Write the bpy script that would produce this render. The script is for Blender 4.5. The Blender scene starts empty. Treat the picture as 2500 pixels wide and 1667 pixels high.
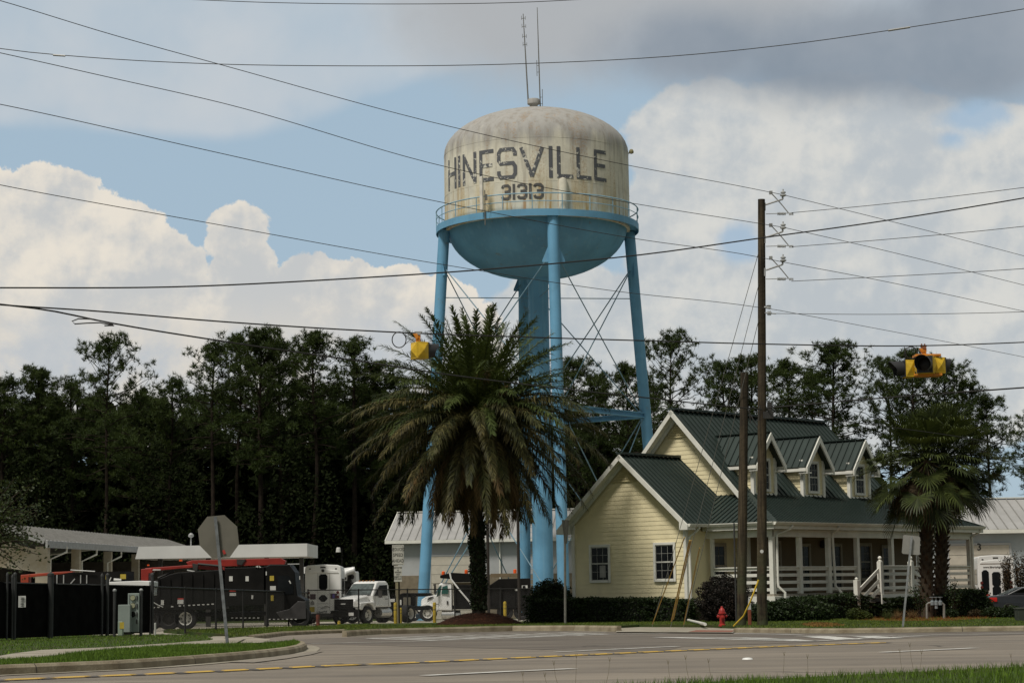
import bpy, math, random
import numpy as np
from mathutils import Vector, Matrix
sc = bpy.context.scene
COL = sc.collection
R = math.radians
rng = np.random.default_rng(11)
random.seed(5)

# ------------------------------------------------------------------ camera, sky, sun, exposure
FP, PITCH, ROLL, CZ = 5000.0, 0.1205, 0.0152, 0.75     # focal length in photo pixels (2500 wide), tilt, roll, height
cp, sp, cr, sr = math.cos(PITCH), math.sin(PITCH), math.cos(ROLL), math.sin(ROLL)
FWD = Vector((0, cp, sp)); UP0 = Vector((0, -sp, cp)); RT0 = Vector((1, 0, 0))
RT = RT0 * cr - UP0 * sr; UP = RT0 * sr + UP0 * cr
cam = bpy.data.objects.new('camera', bpy.data.cameras.new('camera'))
COL.objects.link(cam)
cam.matrix_world = Matrix(((RT.x, UP.x, -FWD.x, 0), (RT.y, UP.y, -FWD.y, 0), (RT.z, UP.z, -FWD.z, CZ), (0, 0, 0, 1)))
cam.data.sensor_width = 36.0; cam.data.lens = 36.0 * FP / 2500
cam.data.clip_start = 0.5; cam.data.clip_end = 9000
sc.camera = cam
sc.view_settings.view_transform = 'Standard'; sc.view_settings.look = 'None'
sc.view_settings.exposure = 0.0; sc.view_settings.gamma = 1.0; sc.view_settings.use_curve_mapping = False
sc.render.resolution_x, sc.render.resolution_y = 1024, 682
SUN_EL, SUN_AZ = R(58), R(221)          # azimuth clockwise from +Y: the light comes from behind and left of the camera
sd = Vector((math.sin(SUN_AZ) * math.cos(SUN_EL), math.cos(SUN_AZ) * math.cos(SUN_EL), math.sin(SUN_EL)))
sun = bpy.data.objects.new('sun', bpy.data.lights.new('sun', 'SUN'))
COL.objects.link(sun)
sun.data.energy = 3.1; sun.data.angle = R(12); sun.data.color = (1.0, 0.945, 0.865)
sun.rotation_euler = (-sd).to_track_quat('-Z', 'Y').to_euler()

def ray(px, py):
    a, b = px - 1250, 833.5 - py
    d = RT * a + UP * b + FWD * FP
    return d / d.y                      # per metre of depth (y)
def at(px, py, Y):
    d = ray(px, py)
    return Vector((d.x * Y, Y, CZ + d.z * Y))
GS = -0.009                             # the ground falls gently away from the viewer
def gz(y): return GS * y
def G(px, py, dz=0.0):
    d = ray(px, py)
    Y = (dz - CZ) / (d.z - GS)
    return Vector((d.x * Y, Y, CZ + d.z * Y))
K = 2500 / 2352
def D(px, py, Y): return at(px * K, py * K, Y)
def gx(px, Y, dz=0.0):                  # ground point at depth Y in photo column px (measured at the ground row)
    y = 1484 - 0.0152 * (px - 1250) + (CZ - dz) / Y * FP
    d = ray(px, y)
    return Vector((d.x * Y, Y, gz(Y) + dz))

class NT:                               # tiny node-graph writer
    def __init__(s, tree): s.t = tree; s.n = tree.nodes; s.l = tree.links; s.n.clear()
    def node(s, typ, **kw):
        n = s.n.new(typ)
        for k, v in kw.items(): setattr(n, k, v)
        return n
    def put(s, sock, v):
        if isinstance(v, bpy.types.NodeSocket): s.l.new(v, sock)
        elif isinstance(v, (tuple, list)) and sock.type == 'RGBA' and len(v) == 3: sock.default_value = (*v, 1)
        else: sock.default_value = v
    def m(s, op, a, b=0.0, c=0.0, clamp=False):
        n = s.node('ShaderNodeMath', operation=op, use_clamp=clamp)
        s.put(n.inputs[0], a); s.put(n.inputs[1], b); s.put(n.inputs[2], c)
        return n.outputs[0]
    def mix(s, f, a, b, mode='MIX'):
        n = s.node('ShaderNodeMix', data_type='RGBA', blend_type=mode)
        s.put(n.inputs[0], f); s.put(n.inputs[6], a); s.put(n.inputs[7], b)
        return n.outputs[2]
    def ss(s, x, lo, hi):
        n = s.node('ShaderNodeMapRange', interpolation_type='SMOOTHSTEP')
        s.put(n.inputs[0], x); s.put(n.inputs[1], lo); s.put(n.inputs[2], hi)
        return n.outputs[0]
    def noise(s, vec, scale, detail=4, rough=0.55, dist=0.0):
        n = s.node('ShaderNodeTexNoise')
        if vec is not None: s.put(n.inputs['Vector'], vec)
        s.put(n.inputs['Scale'], scale); s.put(n.inputs['Detail'], detail); s.put(n.inputs['Roughness'], rough); s.put(n.inputs['Distortion'], dist)
        return n.outputs['Fac']

world = bpy.data.worlds.new('World'); sc.world = world; world.use_nodes = True
def build_sky():
    q = NT(world.node_tree); S = 0.1
    tc = q.node('ShaderNodeTexCoord'); vec = tc.outputs['Generated']
    sx = q.node('ShaderNodeSeparateXYZ'); q.l.new(vec, sx.inputs[0])
    az = q.m('ARCTAN2', sx.outputs[0], sx.outputs[1]); el = q.m('ARCSINE', sx.outputs[2])
    sky = q.node('ShaderNodeTexSky', sky_type='NISHITA', sun_disc=False, sun_elevation=SUN_EL, sun_rotation=SUN_AZ, dust_density=1.2)
    base = q.mix(0.85, sky.outputs[0], (3.9, 5.15, 6.2))
    def relief(scale, d=(-.0045, -.002, .006), det=7):      # noise minus the same noise nudged towards the light: billows lit from the upper left
        mp = q.node('ShaderNodeVectorMath', operation='ADD'); q.l.new(vec, mp.inputs[0]); mp.inputs[1].default_value = d
        return q.m('SUBTRACT', q.noise(vec, scale, det, .58), q.noise(mp.outputs[0], scale, det, .58))
    def ae(px, py):
        d = ray(px * K, py * K).normalized()
        return math.atan2(d.x, d.y), math.asin(d.z)
    u = 1 / (FP / K)                     # radians per displayed pixel
    n1 = q.noise(vec, 38, 8, 0.6, 0.3); n2 = q.noise(vec, 120, 6, 0.62); n3 = q.noise(vec, 9, 5, 0.55)
    def blobs(lst, amp, namp2=0.0):
        f = None
        for px, py, w, h in lst:
            a, e = ae(px, py)
            x = q.m('MULTIPLY', q.m('SUBTRACT', az, a), 1 / (w * u)); y = q.m('MULTIPLY', q.m('SUBTRACT', el, e), 1 / (h * u))
            d = q.m('SUBTRACT', 1.0, q.m('SQRT', q.m('ADD', q.m('MULTIPLY', x, x), q.m('MULTIPLY', y, y))))
            d = q.m('MULTIPLY', d, min(w, h) / 100)
            f = d if f is None else q.m('SMOOTH_MAX', f, d, 0.12)
        f = q.m('ADD', f, q.m('MULTIPLY', q.m('SUBTRACT', n1, 0.5), amp))
        if namp2: f = q.m('ADD', f, q.m('MULTIPLY', q.m('SUBTRACT', n2, 0.5), namp2))
        return f
    c = base
    # thin high veil over the upper left
    e0 = ae(0, 312)[1]
    line = q.m('SUBTRACT', el, q.m('ADD', e0, q.m('MULTIPLY', q.ss(az, ae(430, 300)[0], ae(1250, 200)[0]), 0.036)))
    veil = q.ss(q.m('ADD', line, q.m('MULTIPLY', q.m('SUBTRACT', n3, 0.5), 0.022)), -0.001, 0.008)
    veil = q.m('MULTIPLY', veil, q.ss(q.m('ADD', q.noise(vec, 16, 4), q.m('MULTIPLY', n3, 0.6)), 0.52, 0.98))
    c = q.mix(q.m('MULTIPLY', veil, 0.62), c, (6.1, 6.3, 6.5))
    c = q.mix(q.m('MULTIPLY', q.ss(line, 0.0, 0.02), 0.42), c, (5.7, 6.0, 6.25))
    # grey sheet at the top centre
    g = q.ss(blobs([(1250, 0, 420, 230), (1650, 20, 420, 170)], 0.9), -0.4, 1.3)
    c = q.mix(q.m('MULTIPLY', g, 0.9), c, (4.2, 4.35, 4.5))
    # broad white mass on the right
    r = blobs([(1620, 330, 195, 150), (1900, 430, 420, 260), (2350, 430, 300, 190), (1700, 640, 270, 190), (2150, 640, 420, 260), (1560, 480, 130, 150), (1900, 880, 700, 200), (1330, 760, 250, 150)], 0.75, 0.25)
    rel2 = q.m('ADD', relief(22, (-.007, -.003, .009)), q.m('MULTIPLY', relief(60, (-.003, -.001, .004)), .6))
    shade = q.ss(q.m('ADD', q.m('ADD', q.noise(vec, 12, 7, 0.55, 0.12), q.m('MULTIPLY', n1, 0.25)), q.m('MULTIPLY', rel2, -.65)), 0.46, 0.80)
    rc = q.mix(shade, (5.0, 5.35, 5.6), (6.95, 6.85, 6.45))
    c = q.mix(q.m('MULTIPLY', q.ss(r, -0.02, 0.15), 0.93), c, rc)
    # dark slate cloud at the upper right
    dk = q.ss(blobs([(2000, 120, 480, 130), (2250, 150, 380, 110), (1600, 110, 260, 110), (2400, 30, 420, 170)], 0.55), -0.30, 0.75)
    c = q.mix(q.m('MULTIPLY', dk, 0.96), c, q.mix(q.ss(n3, .3, .7), (2.25, 2.75, 3.35), (3.2, 3.6, 4.1)))
    # blue gaps in it
    gp = q.ss(blobs([(2235, 272, 100, 46), (2190, 318, 44, 32), (1700, 560, 60, 60)], 0.5, 0.2), -0.05, 0.3)
    c = q.mix(q.m('MULTIPLY', gp, 0.85), c, (3.6, 4.9, 6.3))
    # cumulus heaps low on the left
    cu = [(100, 480, 150, 105), (20, 560, 200, 170), (260, 545, 130, 90), (360, 640, 130, 120), (120, 720, 400, 200),
          (545, 545, 80, 85), (560, 650, 95, 120), (640, 780, 190, 150), (700, 665, 95, 85), (800, 690, 100, 95), (900, 700, 110, 95), (930, 780, 240, 150), (330, 880, 600, 170),
          (1010, 720, 110, 90)]
    f = blobs(cu, 0.62, 0.42)
    mask = q.ss(f, 0.0, 0.075)
    rel1 = q.m('ADD', relief(34), q.m('MULTIPLY', relief(80, (-.002, -.001, .0028)), .35))
    lit = q.ss(q.m('ADD', q.m('ADD', q.m('MULTIPLY', q.noise(vec, 14, 6, 0.55, 0.2), .85), q.m('MULTIPLY', rel1, -.6)), q.m('MULTIPLY', q.m('SUBTRACT', 0.62, f), 0.16)), 0.28, 0.57)
    cc = q.mix(lit, (5.5, 5.65, 5.7), (7.95, 7.4, 6.5))
    lowhaze = q.ss(el, ae(300, 830)[1], ae(300, 640)[1])
    cc = q.mix(q.m('MULTIPLY', q.m('SUBTRACT', 1.0, lowhaze), .8), cc, q.mix(q.ss(q.noise(vec, 22, 6, .6, .4), .38, .62), (5.0, 5.4, 5.8), (6.9, 6.5, 5.85)))
    c = q.mix(mask, c, cc)
    front = q.m('MULTIPLY', q.ss(sx.outputs[1], 0.35, 0.7), q.ss(el, R(34), R(19)))   # unseen sky overhead and behind is dimmed and warmed to add contrast below
    c = q.mix(front, q.mix(1.0, c, (.60, .55, .47), 'MULTIPLY'), c)
    bg = q.node('ShaderNodeBackground'); q.l.new(c, bg.inputs[0]); bg.inputs[1].default_value = S
    out = q.node('ShaderNodeOutputWorld'); q.l.new(bg.outputs[0], out.inputs[0])
build_sky()

# ------------------------------------------------------------------ materials
MATS = {}
def M(name, col, rough=0.6, var=0.12, scale=2.5, metal=0.0, bump=0.0, bscale=None, spec=0.4, detail=5, island=0.0, col2=None, trans=0.0):
    if name in MATS: return MATS[name]
    m = bpy.data.materials.new(name); m.use_nodes = True; MATS[name] = m
    q = NT(m.node_tree)
    b = q.node('ShaderNodeBsdfPrincipled'); o = q.node('ShaderNodeOutputMaterial'); q.l.new(b.outputs[0], o.inputs[0])
    tc = q.node('ShaderNodeTexCoord').outputs['Object']
    n = q.noise(tc, scale, detail)
    c2 = col2 or tuple(x * (1 - var) for x in col); c1 = col if col2 else tuple(min(1, x * (1 + var)) for x in col)
    c = q.mix(q.ss(n, 0.34, 0.66), c2, c1)
    if island:
        g = q.node('ShaderNodeNewGeometry').outputs['Random Per Island']
        c = q.mix(1.0, c, q.mix(g, (1 - island,) * 3, (1 + island * 1.2, 1 + island, 1 + island * .5)), 'MULTIPLY')
    q.put(b.inputs['Base Color'], c)
    b.inputs['Roughness'].default_value = rough; b.inputs['Metallic'].default_value = metal
    b.inputs['Specular IOR Level'].default_value = spec
    if bump:
        bn = q.node('ShaderNodeBump'); bn.inputs['Strength'].default_value = bump; bn.inputs['Distance'].default_value = 0.03
        q.put(bn.inputs['Height'], q.noise(tc, bscale or scale * 8, 6)); q.l.new(bn.outputs[0], b.inputs['Normal'])
    if trans:
        t = q.node('ShaderNodeBsdfTranslucent'); q.put(t.inputs[0], q.mix(0.5, c, (0.1, 0.12, 0.02)))
        mx = q.node('ShaderNodeMixShader'); mx.inputs[0].default_value = trans
        q.l.new(b.outputs[0], mx.inputs[1]); q.l.new(t.outputs[0], mx.inputs[2]); q.l.new(mx.outputs[0], o.inputs[0])
    return m

# ------------------------------------------------------------------ mesh helpers
class MB:
    def __init__(s): s.v = []; s.f = []
    def add(s, vs, fs):
        k = len(s.v); s.v.extend([tuple(p) for p in vs]); s.f.extend([tuple(i + k for i in f) for f in fs]); return s
    def box(s, c, d, rz=0.0, M4=None):
        x, y, z = d[0] / 2, d[1] / 2, d[2] / 2
        ps = [Vector((a * x, b * y, e * z)) for e in (-1, 1) for b in (-1, 1) for a in (-1, 1)]
        if rz: ps = [Matrix.Rotation(rz, 3, 'Z') @ p for p in ps]
        if M4 is not None: ps = [M4 @ p for p in ps]
        ps = [p + Vector(c) for p in ps]
        return s.add(ps, [(0, 2, 3, 1), (4, 5, 7, 6), (0, 1, 5, 4), (2, 6, 7, 3), (0, 4, 6, 2), (1, 3, 7, 5)])
    def b2(s, lo, hi): return s.box([(a + b) / 2 for a, b in zip(lo, hi)], [abs(b - a) for a, b in zip(lo, hi)])
    def beam(s, a, b, w, h=None, up=(0, 0, 1)):
        a, b = Vector(a), Vector(b); h = h or w; d = (b - a).normalized(); u = Vector(up)
        if abs(d.dot(u)) > 0.98: u = Vector((0, 1, 0))
        e = d.cross(u).normalized(); u = e.cross(d)
        ps = [p + e * (i * w / 2) + u * (j * h / 2) for p in (a, b) for i, j in ((-1, -1), (1, -1), (1, 1), (-1, 1))]
        return s.add(ps, [(3, 2, 1, 0), (4, 5, 6, 7), (0, 1, 5, 4), (1, 2, 6, 5), (2, 3, 7, 6), (3, 0, 4, 7)])
    def tube(s, path, r, n=6, closed=False, caps=True):
        P = [Vector(p) for p in path]; rs = r if isinstance(r, (list, tuple)) else [r] * len(P)
        vs, fs, m = [], [], len(P)
        ref = None
        for i, p in enumerate(P):
            a = P[(i - 1) % m] if (i or closed) else P[0]; b = P[(i + 1) % m] if (i < m - 1 or closed) else P[-1]
            d = (b - a).normalized() if (b - a).length else Vector((0, 0, 1))
            if ref is None: ref = Vector((0, 0, 1)) if abs(d.z) < 0.9 else Vector((1, 0, 0))
            e = d.cross(ref).normalized(); u = e.cross(d).normalized(); ref = u
            for k in range(n):
                t = 2 * math.pi * k / n
                vs.append(p + (e * math.cos(t) + u * math.sin(t)) * rs[i])
        for i in range(m if closed else m - 1):
            for k in range(n):
                j = (i + 1) % m
                fs.append((i * n + k, i * n + (k + 1) % n, j * n + (k + 1) % n, j * n + k))
        if caps and not closed: fs += [tuple(range(n - 1, -1, -1)), tuple((m - 1) * n + k for k in range(n))]
        return s.add(vs, fs)
    def lathe(s, prof, n=24, c=(0, 0, 0), M4=None, caps=True):
        vs, fs = [], []
        for r, z in prof:
            for k in range(n):
                t = 2 * math.pi * k / n; p = Vector((r * math.cos(t), r * math.sin(t), z))
                vs.append((M4 @ p if M4 is not None else p) + Vector(c))
        for i in range(len(prof) - 1):
            for k in range(n): fs.append((i * n + k, i * n + (k + 1) % n, (i + 1) * n + (k + 1) % n, (i + 1) * n + k))
        if caps: fs += [tuple(range(n - 1, -1, -1)), tuple((len(prof) - 1) * n + k for k in range(n))]
        return s.add(vs, fs)
    def prism(s, prof, y0, y1, ax='y', inset=None):
        # prof: list of (x, z); extruded along y from y0 to y1 (ax='y') or profile (y, z) along x
        n = len(prof); vs = []
        for j, y in enumerate((y0, y1)):
            for i, (a, b) in enumerate(prof):
                yy = y + ((inset[i] if j == 0 else -inset[i]) if inset else 0)
                vs.append((a, yy, b) if ax == 'y' else (yy, a, b))
        fs = [tuple(range(n)), tuple(range(2 * n - 1, n - 1, -1))]
        fs += [(i, i + n, (i + 1) % n + n, (i + 1) % n) for i in range(n)]
        return s.add(vs, fs)
    def poly(s, pts): return s.add(pts, [tuple(range(len(pts)))])
    def slab(s, pts, t):                 # flat polygon given a thickness against its normal
        P = [Vector(p) for p in pts]; n = nrm(P); m = len(P)
        return s.add(P + [p - n * t for p in P], [tuple(range(m)), tuple(range(2 * m - 1, m - 1, -1))] + [(i, i + m, (i + 1) % m + m, (i + 1) % m) for i in range(m)])
    def each(s, name, mat, parent=None, **kw):   # one object per connected piece
        p = list(range(len(s.v)))
        def fd(i):
            while p[i] != i: p[i] = p[p[i]]; i = p[i]
            return i
        for f in s.f:
            for i in f[1:]: p[fd(i)] = fd(f[0])
        g = {}
        for f in s.f: g.setdefault(fd(f[0]), []).append(f)
        for fs in g.values():
            ids = sorted({i for f in fs for i in f}); mp = {i: k for k, i in enumerate(ids)}
            MB().add([s.v[i] for i in ids], [tuple(mp[i] for i in f) for f in fs]).build(name, mat, parent, **kw)
    def build(s, name, mat, parent=None, bevel=0.0, smooth=False, seg=2):
        me = bpy.data.meshes.new(name); me.from_pydata(s.v, [], s.f); me.update()
        o = link(name, me, mat, parent)
        import bmesh
        b = bmesh.new(); b.from_mesh(me); bmesh.ops.recalc_face_normals(b, faces=b.faces); b.to_mesh(me); b.free()
        if bevel:
            md = o.modifiers.new('bevel', 'BEVEL'); md.width = bevel; md.segments = seg; md.limit_method = 'ANGLE'; md.angle_limit = R(35)
        if smooth:
            me.shade_smooth()
            try: me.set_sharp_from_angle(angle=R(38))
            except Exception: pass
        return o
def nrm(P):
    n = Vector((0, 0, 0))
    for i in range(len(P)):
        a, b = P[i], P[(i + 1) % len(P)]; n += a.cross(b)
    return n.normalized()
def link(name, me, mat, parent=None):
    o = bpy.data.objects.new(name, me); COL.objects.link(o)
    if mat: me.materials.append(mat)
    if parent: o.parent = parent
    return o
def soup(name, V, F, mat, parent=None):  # numpy verts (n,3), faces (m,3|4)
    me = bpy.data.meshes.new(name); V = np.asarray(V, np.float32); F = np.asarray(F, np.int32); k = F.shape[1]
    me.vertices.add(len(V)); me.vertices.foreach_set('co', V.ravel())
    me.loops.add(F.size); me.loops.foreach_set('vertex_index', F.ravel())
    me.polygons.add(len(F)); me.polygons.foreach_set('loop_start', np.arange(0, F.size, k, dtype=np.int32))
    me.update(calc_edges=True); me.validate()
    return link(name, me, mat, parent)
def tag(o, label=None, cat=None, group=None, kind=None):
    if label: o['label'] = label
    if cat: o['category'] = cat
    if group: o['group'] = group
    if kind: o['kind'] = kind
    return o
def thing(name, label, cat, loc=(0, 0, 0), rz=0.0, group=None, rot=None):
    o = bpy.data.objects.new(name, None); COL.objects.link(o)
    o.location = loc; o.rotation_euler = rot or (0, 0, rz)
    return tag(o, label, cat, group)
def dup(root, loc=None, rz=None, label=None, scale=None):
    def cp_(o, par):
        c = o.copy(); COL.objects.link(c); c.parent = par
        for ch in list(o.children): cp_(ch, c)
        return c
    r = cp_(root, None)
    if loc is not None: r.location = loc
    if rz is not None: r.rotation_euler = (0, 0, rz)
    if scale is not None: r.scale = scale
    if label: r['label'] = label
    return r
def clip2(poly, p, d):                   # segment of the line p + t d inside convex polygon poly (2-D)
    lo, hi = -1e9, 1e9; A = sum(poly[i][0] * poly[(i + 1) % len(poly)][1] - poly[(i + 1) % len(poly)][0] * poly[i][1] for i in range(len(poly)))
    sg = 1 if A > 0 else -1
    for i in range(len(poly)):
        a, b = poly[i], poly[(i + 1) % len(poly)]; nx, ny = -(b[1] - a[1]) * sg, (b[0] - a[0]) * sg
        k = nx * d[0] + ny * d[1]; h = nx * (p[0] - a[0]) + ny * (p[1] - a[1])
        if abs(k) < 1e-9:
            if h < 0: return None
        elif k > 0: lo = max(lo, -h / k)
        else: hi = min(hi, -h / k)
    return (lo, hi) if hi - lo > 1e-3 else None
def ribs(mb, pts, run, step, w, h, off=0.0):   # standing seams on a planar convex polygon, running along vector run
    P = [Vector(p) for p in pts]; n = nrm(P); d = Vector(run); d = (d - n * d.dot(n)).normalized(); e = n.cross(d)
    o = P[0]; q2 = [((p - o).dot(e), (p - o).dot(d)) for p in P]
    lo = min(x for x, _ in q2); hi = max(x for x, _ in q2); x = lo + off
    while x < hi:
        s_ = clip2(q2, (x, 0), (0, 1))
        if s_: mb.beam(o + e * x + d * s_[0] + n * h / 2, o + e * x + d * s_[1] + n * h / 2, w, h, n)
        x += step
def siding(mb, pts, step=0.19, lip=0.02):      # lap siding on a planar convex polygon in a vertical plane (outward normal by winding)
    P = [Vector(p) for p in pts]; n = nrm(P); e = Vector((0, 0, 1)).cross(n).normalized(); o = P[0]
    q2 = [((p - o).dot(e), p.z - o.z) for p in P]
    lo = min(z for _, z in q2); hi = max(z for _, z in q2); z = lo
    W = lambda x, z, k: o + e * x + Vector((0, 0, z)) + n * k
    while z < hi - 0.02:
        a = clip2(q2, (0, z + 0.004), (1, 0)); b = clip2(q2, (0, min(z + step, hi) - 0.004), (1, 0))
        if a:
            if not b: b = ((a[0] + a[1]) / 2,) * 2
            z1 = min(z + step, hi)
            mb.add([W(a[0], z, lip), W(a[1], z, lip), W(b[1], z1, 0.001), W(b[0], z1, 0.001), W(a[0], z, 0), W(a[1], z, 0)], [(0, 1, 2, 3), (4, 5, 1, 0)])
        z += step
def text_mesh(body, size, mat, parent, loc, rot, name='lettering', bold=0.0, align='CENTER', depth=0.0):
    cu = bpy.data.curves.new('t', 'FONT'); cu.body = body; cu.size = size; cu.align_x = align; cu.align_y = 'CENTER'; cu.offset = bold; cu.resolution_u = 2; cu.extrude = depth
    t = bpy.data.objects.new('t', cu); COL.objects.link(t)
    me = bpy.data.meshes.new_from_object(t.evaluated_get(bpy.context.evaluated_depsgraph_get()))
    bpy.data.objects.remove(t); bpy.data.curves.remove(cu); me.materials.clear()
    o = link(name, me, mat, parent); o.location = loc; o.rotation_euler = rot
    return o
# ------------------------------------------------------------------ ground, road, kerbs, pavements, markings
grass_base = M('grass_soil', (0.04, 0.068, 0.014), 0.9, scale=0.6, bump=0.5, bscale=14, col2=(0.052, 0.055, 0.02), spec=0.1)
def asphalt_mat(name, a, b, sc_=0.35):
    m = M(name, a, 0.85, scale=sc_, col2=b, bump=0.35, bscale=60, spec=0.25)
    q = m.node_tree; nodes = q.nodes
    bs = [n for n in nodes if n.type == 'BSDF_PRINCIPLED'][0]; src = bs.inputs['Base Color'].links[0].from_socket
    tc = [n for n in nodes if n.type == 'TEX_COORD'][0].outputs['Object']
    w = NT.__new__(NT); w.t = q; w.n = nodes; w.l = q.links
    sp_ = w.noise(tc, 55, 3, 0.7)
    mp = w.node('ShaderNodeMapping'); w.l.new(tc, mp.inputs[0]); mp.inputs['Rotation'].default_value = (0, 0, -ROADDIR); mp.inputs['Scale'].default_value = (0.03, 0.9, 1)
    st = w.noise(mp.outputs[0], 1.0, 4)
    c = w.mix(1.0, src, w.mix(sp_, (0.72,) * 3, (1.28,) * 3), 'MULTIPLY')
    c = w.mix(1.0, c, w.mix(w.ss(st, 0.3, 0.7), (0.8, 0.8, 0.8), (1.15, 1.14, 1.12)), 'MULTIPLY')
    # wheel paths, tar-sealed cracks and oil stains
    vo = w.node('ShaderNodeTexVoronoi', feature='DISTANCE_TO_EDGE'); wp = w.node('ShaderNodeVectorMath', operation='ADD'); w.l.new(tc, wp.inputs[0])
    nz = w.node('ShaderNodeTexNoise'); w.l.new(tc, nz.inputs['Vector']); nz.inputs['Scale'].default_value = .9; w.l.new(nz.outputs['Color'], wp.inputs[1]); w.l.new(wp.outputs[0], vo.inputs['Vector']); vo.inputs['Scale'].default_value = .16
    ck = w.m('MULTIPLY', w.ss(vo.outputs['Distance'], .012, .003), w.ss(w.noise(tc, .12, 2), .45, .6))
    c = w.mix(w.m('MULTIPLY', ck, .7), c, (.05, .045, .04))
    c = w.mix(w.m('MULTIPLY', w.ss(w.noise(tc, .55, 5, .6), .58, .75), .4), c, (.075, .068, .06))
    w.l.new(c, bs.inputs['Base Color'])
    return m
E1, E2 = G(1569, 1676), G(2500, 1630)
rd = Vector((E2.x - E1.x, E2.y - E1.y, 0)).normalized(); ROADDIR = math.atan2(rd.y, rd.x)
rn = Vector((-rd.y, rd.x, 0))            # towards the far side
def gp(v, dz=0.0): return Vector((v.x, v.y, gz(v.y) + dz))
def sheet(name, pts, mat, dz, kind='structure', t=0.0):
    b = MB(); P = [gp(p, dz) for p in pts]
    if nrm(P).z < 0: P.reverse()
    b.slab(P, t) if t else b.poly(P)
    return tag(b.build(name, mat), kind=kind)
b = MB(); b.add([(-2500, -300, gz(-300) - .012), (2500, -300, gz(-300) - .012), (2500, 4500, gz(4500) - .012), (-2500, 4500, gz(4500) - .012)], [(0, 1, 2, 3)])
tag(b.build('ground', grass_base), kind='structure')
road_m = asphalt_mat('asphalt', (0.228, 0.198, 0.162), (0.188, 0.164, 0.136))
dark_m = asphalt_mat('old_asphalt', (0.135, 0.117, 0.099), (0.162, 0.142, 0.119))
conc = M('concrete', (0.34, 0.31, 0.25), 0.85, scale=1.2, col2=(0.25, 0.225, 0.175), bump=0.3, bscale=30, spec=0.2)
kerb_m = M('kerb_concrete', (0.30, 0.26, 0.185), 0.85, scale=2.2, col2=(0.19, 0.155, 0.105), bump=0.4, bscale=25, spec=0.2)
yard_m = M('yard_concrete', (0.40, 0.37, 0.30), 0.85, scale=0.5, col2=(0.30, 0.27, 0.22), bump=0.2, spec=0.2)
sheet('road', [E1 - rd * 160, E1 + rd * 220, E1 + rd * 220 + rn * 40, E1 - rd * 160 + rn * 75], road_m, 0.0)
sheet('yard_pavement', [Vector((-70, 78, 0)), Vector((-18, 70, 0)), Vector((4, 84, 0)), Vector((12, 120, 0)), Vector((60, 118, 0)), Vector((70, 150, 0)), Vector((-80, 150, 0))], yard_m, 0.004)
# darker overlay of old asphalt across the side-street mouth
sheet('road_patch', [G(1010, 1577), G(1600, 1592), G(1665, 1578.5), G(1990, 1567), G(2250, 1556), G(2500, 1548), G(2500, 1541), G(2036, 1547.5), G(1800, 1546), G(1510, 1543), G(1250, 1541), G(1052, 1546), G(850, 1555), G(620, 1566), G(760, 1571)], dark_m, 0.004)
def kerb(name, bottom, label, w=0.16, h=0.12, out=1, gutter=0.42):
    P = [Vector((p.x, p.y, 0)) for p in bottom]; n = len(P)
    N = []
    for i in range(n):
        d = (P[min(i + 1, n - 1)] - P[max(i - 1, 0)]).normalized(); N.append(Vector((-d.y, d.x, 0)) * out)
    prof = [(0.0, -0.05), (0.015, h * 0.75), (0.05, h + 0.008), (w, h + 0.012), (w, -0.05)]
    b = MB(); vs = [gp(P[i] + N[i] * a, z) for i in range(n) for a, z in prof]; k = len(prof)
    fs = [(i * k + j, i * k + (j + 1) % k, (i + 1) * k + (j + 1) % k, (i + 1) * k + j) for i in range(n - 1) for j in range(k)]
    b.add(vs, fs + [tuple(range(k)), tuple((n - 1) * k + j for j in range(k))])
    o = b.build(name, kerb_m); tag(o, kind='structure')
    j = MB()
    for i in range(2, n - 1, 3): j.add([gp(P[i] + N[i] * a + (P[i + 1] - P[i]).normalized() * s, z) for s in (-.008, .008) for a, z in ((-.004, .0), (.013, h * .75), (.049, h + .012), (w, h + .016))], [(k, k + 1, k + 5, k + 4) for k in range(3)])
    j.build('kerb_joint', M('joint_dirt', (.06, .05, .04), .95), o)
    if gutter:
        g = MB(); g.add([gp(P[i] + N[i] * a, z) for i in range(n) for a, z in ((-gutter, 0.009), (0.01, 0.009))], [(2 * i, 2 * i + 1, 2 * i + 3, 2 * i + 2) for i in range(n - 1)])
        tag(g.build('gutter', conc), kind='structure')
    return [P[i] + N[i] * (w - 0.01) for i in range(n)]
def Gs(lst, dz=0.0): return [G(x, y, dz) for x, y in lst]
def dense(P, step=1.5):
    out = []
    for a, b in zip(P[:-1], P[1:]):
        m = max(1, int((b - a).length / step)); out += [a.lerp(b, i / m) for i in range(m)]
    return out + [P[-1]]
K1 = Gs([(-700, 1688), (0, 1648), (90, 1644), (290, 1635), (372, 1629.5), (478, 1621.5), (585, 1612), (664, 1603.5), (715, 1596.5), (742, 1590), (751, 1584), (748, 1580), (735, 1576)])
in1 = kerb('kerb', dense(K1, 1.0), '', gutter=0.25)
K2 = Gs([(620, 1561), (700, 1550.5), (780, 1546.5), (850, 1544)])
in2 = kerb('kerb', dense(K2), '', gutter=0.0)
K3 = Gs([(848, 1553.5), (930, 1548.5), (1052, 1545), (1250, 1540), (1400, 1539.5), (1505, 1541.5)])
in3 = kerb('kerb', dense(K3), '', h=0.17, gutter=0.3)
K4 = Gs([(1790, 1543.5), (1830, 1544), (2036, 1546), (2200, 1544), (2500, 1539.5), (3100, 1524)])
in4 = kerb('kerb', dense(K4), '', gutter=0.3)
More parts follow.
